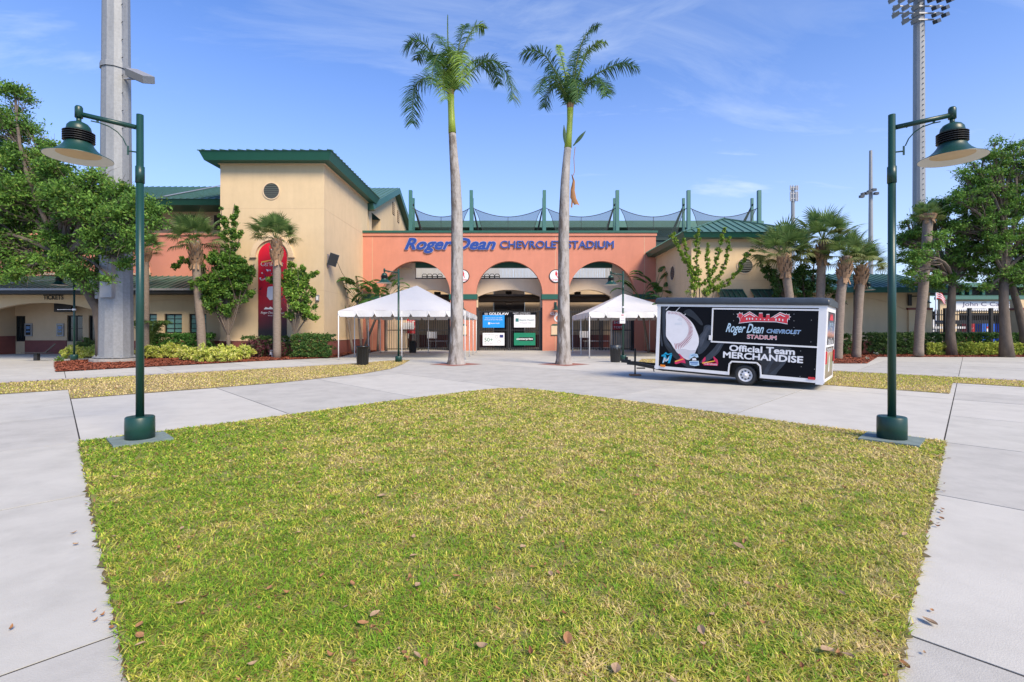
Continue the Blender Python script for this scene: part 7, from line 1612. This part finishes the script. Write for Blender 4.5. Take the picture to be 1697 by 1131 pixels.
bop(38.5, [(1075, 1062, 500), (1098, 1087, 480), (1092, 1094, 505)], 'giant bird of paradise clump by the right end of the coral wall', 9, 1.05)
bop(33.0, [(1112, 1111, 522)], 'small bird of paradise peeking over the front of the trailer', 7, .8)
# ---- areca palm behind the pole
t = thing('areca_palm', 'soft feathery areca palm between the floodlight pole and the wing windows', 'palm', (PX(246, 32), 32, 0))
x0 = PX(246, 32)
for k in range(16):
    a = k * 2.4; r_ = rnd.uniform(1.1, 1.7); pts = []
    for j in range(9): s = j / 8; pts.append((math.cos(a) * r_ * s ** 1.3, math.sin(a) * r_ * .7 * s ** 1.3, .4 + 3.3 * s - 1.5 * s ** 3.2))
    V, Ck = feather(pts, .42, 15, (.05, .11, .025), (.13, .22, .06), seed=k); npmesh('frond', np.array(V), 4, LEAFG, np.array(Ck), parent=t)
# ---- clusia-like trees
def bushtree(label, Y, base_px, lobes, spires, cA, cB, per_lobe=26, per=70, size=.085, cr=.26, name='clusia_tree', r0=.12, zt=1.4, hi=None):
    bx = PX(base_px, Y); t = thing(name, label, 'tree', (bx, Y, 0)); b = MB(); top = Vector((bx, Y, zt)); b.tube([(bx, Y, 0), (bx + .04, Y, zt * .5), tuple(top)], [r0 * 1.15, r0, r0 * .85], 10); b.build('trunk', BARK, t, True)
    CC = []; RR = []; b = MB()
    for x, y, z, r in lob(lobes, Y):
        L0 = Vector((x, y, z)); pts = limb(b, top, L0, r0 * .5, .02, .05)
        for k in range(max(3, int(per_lobe * r * r))): v = Vector([rnd.gauss(0, 1) for _ in range(3)]).normalized() * r * rnd.uniform(.25, 1); CC.append(tuple(L0 + v)); RR.append(cr * rnd.uniform(.7, 1.3)); 
        for k in range(6): v = Vector([rnd.uniform(-1, 1) for _ in range(3)]) * r; limb(b, pts[3], L0 + v, .02, .008, .08, 3)
    for sp in spires:
        pp = [P(a, c, Y + dy) for a, c, dy in sp]; src = top; 
        for q in pp: limb(b, src, q, .035, .022, .03, 3); src = q
        for a_, q_ in zip([pp[0]] + pp, pp):
            L_ = (q_ - a_).length; m_ = max(1, int(L_ / (.085 if cr < .2 else .16)))
            for k in range(m_): c9 = a_.lerp(q_, k / m_); w9 = (.05 + .13 * rnd.random()) if cr < .2 else .10 + .16 * rnd.random(); c8 = c9 + Vector([rnd.uniform(-w9, w9) for _ in range(3)]); limb(b, c9, c8, .01, .005, .05, 2); CC.append(tuple(c8)); RR.append(cr * rnd.uniform(.35, .9))
    b.build('branches', BARK, t)
    leaf_cloud('crown', CC, RR, per, size, cA, cB, LEAFG, t, aspect=.5, flat=.95, shell=.25, hi=hi)
CA, CB = (.022, .07, .012), (.10, .19, .03)
bushtree('bushy clusia tree with a tall upright spire left of the red banner', 31.6, 378, [(350, 490, 26), (395, 450, 26), (370, 440, 28), (372, 470, 34), (345, 465, 24), (400, 470, 22), (375, 505, 20), (330, 440, 16), (360, 430, 20), (392, 435, 16)], [[(372, 440, 0), (385, 400, 0), (385, 360, 0), (389, 338, 0)], [(378, 430, 0), (396, 400, 0), (398, 380, 0)], [(372, 420, .2), (372, 380, .2), (366, 345, .2)], [(330, 450, 0), (305, 430, 0), (288, 445, 0)], [(400, 480, 0), (415, 460, 0), (422, 438, 0)], [(395, 500, 0), (412, 490, 0), (424, 478, 0)], [(335, 430, 0), (318, 405, 0), (308, 395, 0)], [(330, 470, 0), (312, 470, 0)]], CA, CB, per=105, hi=((.22, .32, .05), .08))
bushtree('bushy clusia tree growing right of the red banner palm', 31.0, 489, [(498, 505, 24), (512, 520, 16), (480, 490, 18), (490, 460, 20), (478, 520, 10), (500, 478, 18)], [[(480, 460, 0), (482, 440, 0), (485, 428, 0)], [(500, 470, 0), (515, 460, 0), (528, 450, 0)], [(497, 460, 0), (502, 440, 0)], [(505, 500, 0), (518, 490, 0), (524, 480, 0)], [(480, 470, 0), (462, 465, 0), (440, 462, 0)]], CA, (.13, .23, .03), per=105, hi=((.26, .36, .05), .16))
bushtree('bright upright shrub with tall leafy spikes behind the trailer roof', 31.2, 1160, [(1150, 478, 12), (1172, 486, 10)], [[(1150, 480, 0), (1140, 440, 0), (1124, 410, 0), (1113, 385, 0)], [(1152, 470, 0), (1140, 425, 0), (1131, 396, 0)], [(1158, 470, 0), (1154, 430, 0), (1157, 380, 0)], [(1160, 475, 0), (1180, 455, 0), (1190, 420, 0), (1200, 378, 0)], [(1175, 470, 0), (1172, 430, 0), (1174, 404, 0)], [(1170, 480, 0), (1195, 455, 0), (1205, 425, 0), (1211, 395, 0)], [(1165, 485, 0), (1205, 470, 0), (1230, 440, 0), (1245, 412, 0)], [(1150, 460, .2), (1146, 440, .2)], [(1185, 480, 0), (1200, 470, 0)]], (.05, .11, .015), (.15, .24, .03), per=50, cr=.17, size=.062, hi=((.32, .40, .05), .2), name='upright_shrub', r0=.09, zt=1.2)
bushtree('dark green clusia mass behind the right sabal palms', 32.6, 1330, [(1330, 450, 26), (1340, 480, 24), (1300, 480, 24), (1280, 460, 14), (1350, 425, 16), (1370, 470, 20), (1325, 425, 12)], [[(1300, 470, 0), (1275, 445, 0), (1260, 425, 0)], [(1280, 470, 0), (1262, 440, 0), (1256, 430, 0)], [(1340, 430, 0), (1338, 405, 0), (1335, 395, 0)], [(1350, 430, 0), (1352, 412, 0)], [(1375, 480, 0), (1395, 500, 0), (1405, 505, 0)]], (.015, .05, .012), (.06, .12, .025), r0=.14)
# ---- hedges and low shrubs
def hedge(name, label, boxes, cA, cB, size, dens, hi=None, m=LEAF, group=None, cat='hedge', aspect=.45):
    """boxes: px0,px1,pytop,Yfront,depth"""
    x = [PX(b_[0], b_[3]) for b_ in boxes]; t = thing(name, label, cat, (x[0], boxes[0][3], 0), group=group)
    CC = []; RR = []; bb = MB()
    for px0, px1, pyt, Yf_, dp_ in boxes:
        x0, x1, h = PX(px0, Yf_), PX(px1, Yf_), PZ(pyt, Yf_)
        n = int(max(4, (x1 - x0) * (dp_) * h * dens))
        for k in range(n):
            q = [x0 + rnd.random() * (x1 - x0), Yf_ + rnd.random() * dp_, .12 + rnd.random() * (h - .22)]
            fc = rnd.randrange(4)
            if fc == 0: q[2] = h - .1 + rnd.gauss(0, .025)
            elif fc <= 2: q[1] = Yf_ + .08 + rnd.gauss(0, .03)
            CC.append(q); RR.append(.16 * rnd.uniform(.7, 1.4))
        for k in range(int((x1 - x0) * 5)): a = rnd.uniform(x0, x1); limb(bb, (a, Yf_ + dp_ / 2, 0), (a + rnd.uniform(-.3, .3), Yf_ + dp_ * rnd.random(), h * .85), .02, .008, .08, 3)
    bb.build('stems', BARK, t); leaf_cloud('foliage', CC, RR, 34, size, cA, cB, m, t, hi=hi, flat=.8, shell=.2, aspect=aspect)
    return t
hedge('clipped_hedge', 'clipped green hedge under the left wing windows', [(232, 345, 553, 32.2, 1.1)], (.02, .07, .015), (.07, .17, .03), .06, 70)
hedge('clipped_hedge', 'square clipped hedge block at the tower corner beside the left tent', [(483, 545, 554, 30.4, 1.2)], (.02, .06, .015), (.07, .13, .03), .065, 80, hi=((.22, .22, .06), .08))
def mound(label, spots, cA, cB, size, hi=None, name='variegated_shrub', per=46, cr=.2, aspect=.4, group=None):
    """spots: px, py_top, py_base, rpx"""
    first = spots[0]; t = None
    for i, (px, pt, pb, rp) in enumerate(spots):
        Y = EYE * F / (pb - HY) + .3; x = PX(px, Y); h = PZ(pt, Y); r = rp * Y / F
        t = thing(name, label[i] if isinstance(label, list) else label, 'shrub', (x, Y, 0), group=group); b = MB(); CC = []; RR = []
        for k in range(int(46 * r * h / .5)):
            a, u = rnd.uniform(0, 2 * PI), rnd.random() ** .5; z = .1 + rnd.random() * (h - .15) * (1 - .45 * u * u); CC.append((x + r * u * math.cos(a), Y + min(r, .8) * u * math.sin(a), z)); RR.append(cr * rnd.uniform(.6, 1.2))
            if k % 3 == 0: limb(b, (x, Y, 0), CC[-1], .014, .006, .06, 3)
        b.build('stems', BARK, t); leaf_cloud('foliage', CC, RR, per, size, cA, cB, LEAF, t, hi=hi, flat=.8, shell=.25, aspect=aspect)
yA, yB_ = (.16, .23, .03), (.46, .46, .10)
lab = ['variegated yellow shrub left of the floodlight pole', 'variegated yellow shrub touching the left side of the pole footing', 'variegated yellow shrub just right of the floodlight pole', 'variegated yellow shrub in front of the clipped hedge', 'bright yellow shrub below the first sabal trunk', 'bright yellow shrub in the middle of the mulch bed', 'bright yellow shrub below the bushy tree', 'yellow shrub at the right end of the yellow row']
mound(lab, [(122, 572, 595, 16), (150, 570, 594, 16), (246, 570, 596, 16), (278, 568, 595, 18), (312, 572, 599, 16), (342, 570, 601, 18), (372, 568, 601, 20), (398, 570, 597, 20)], yA, yB_, .085, hi=((.62, .60, .22), .22), aspect=.3, group='yellow variegated shrubs in the left bed')
lab = ['dark green and purple shrub at the foot of the left oak', 'dark purple cordyline shrub behind the yellow row', 'dark purple cordyline shrub under the bushy tree', 'dark purple cordyline shrub left of the banner palm', 'dark purple cordyline shrub at the foot of the banner palm']
mound(lab[:1], [(150, 560, 590, 22)], (.03, .07, .02), (.09, .13, .04), .08)
mound(lab[1:], [(385, 558, 590, 20), (418, 564, 594, 16), (436, 560, 592, 18), (462, 566, 593, 12)], (.035, .012, .016), (.12, .04, .05), .10, hi=((.05, .10, .03), .2), name='cordyline_shrub', aspect=.25, group='dark purple shrubs in the left bed')
hedge('low_hedge', 'dark low hedge along the tower base between the trunks', [(400, 478, 557, 32.3, .7)], (.02, .055, .015), (.07, .12, .03), .06, 50)
hedge('clipped_hedge', 'dark clipped hedge along the beige wing, right of the right palms', [(1440, 1540, 552, 34.2, 1.3)], (.018, .05, .015), (.065, .11, .03), .065, 55)
hedge('clipped_hedge', 'low clipped hedge in front of the black picket fence', [(1541, 1760, 552.5, 35.6, 1.2)], (.02, .06, .015), (.08, .14, .03), .065, 50)
hedge('clipped_hedge', 'clipped hedge behind the trailer end and the palm trunks', [(1388, 1412, 553, 34.0, 1.2), (1320, 1388, 553, 34.0, 1.2)], (.018, .05, .015), (.065, .11, .03), .065, 50)
hedge('low_yellow_hedge', 'low yellow green shrub row in front of the fence hedge, between the oak trunks', [(1540, 1660, 568.5, 33.6, .8), (1660, 1760, 568.5, 33.8, .8)], (.10, .17, .025), (.33, .36, .06), .075, 75, hi=((.5, .5, .12), .12), aspect=.35)
mound(['tiny white flowering plant in the mulch near the right distant lamp', 'tiny white flowering plant at the edge of the right mulch'], [(1452, 583, 590, 5), (1436, 590, 598, 4)], (.05, .1, .03), (.1, .17, .05), .03, hi=((.75, .75, .75), .35), name='flowering_plant', per=26, cr=.1)
mound(['green weedy plant under the left oak by the walk', 'low green plant between the left tent and the tower'], [(98, 590, 602, 6), (582, 562, 576, 10)], (.04, .1, .02), (.12, .2, .04), .05, name='low_plant', per=30, cr=.13)
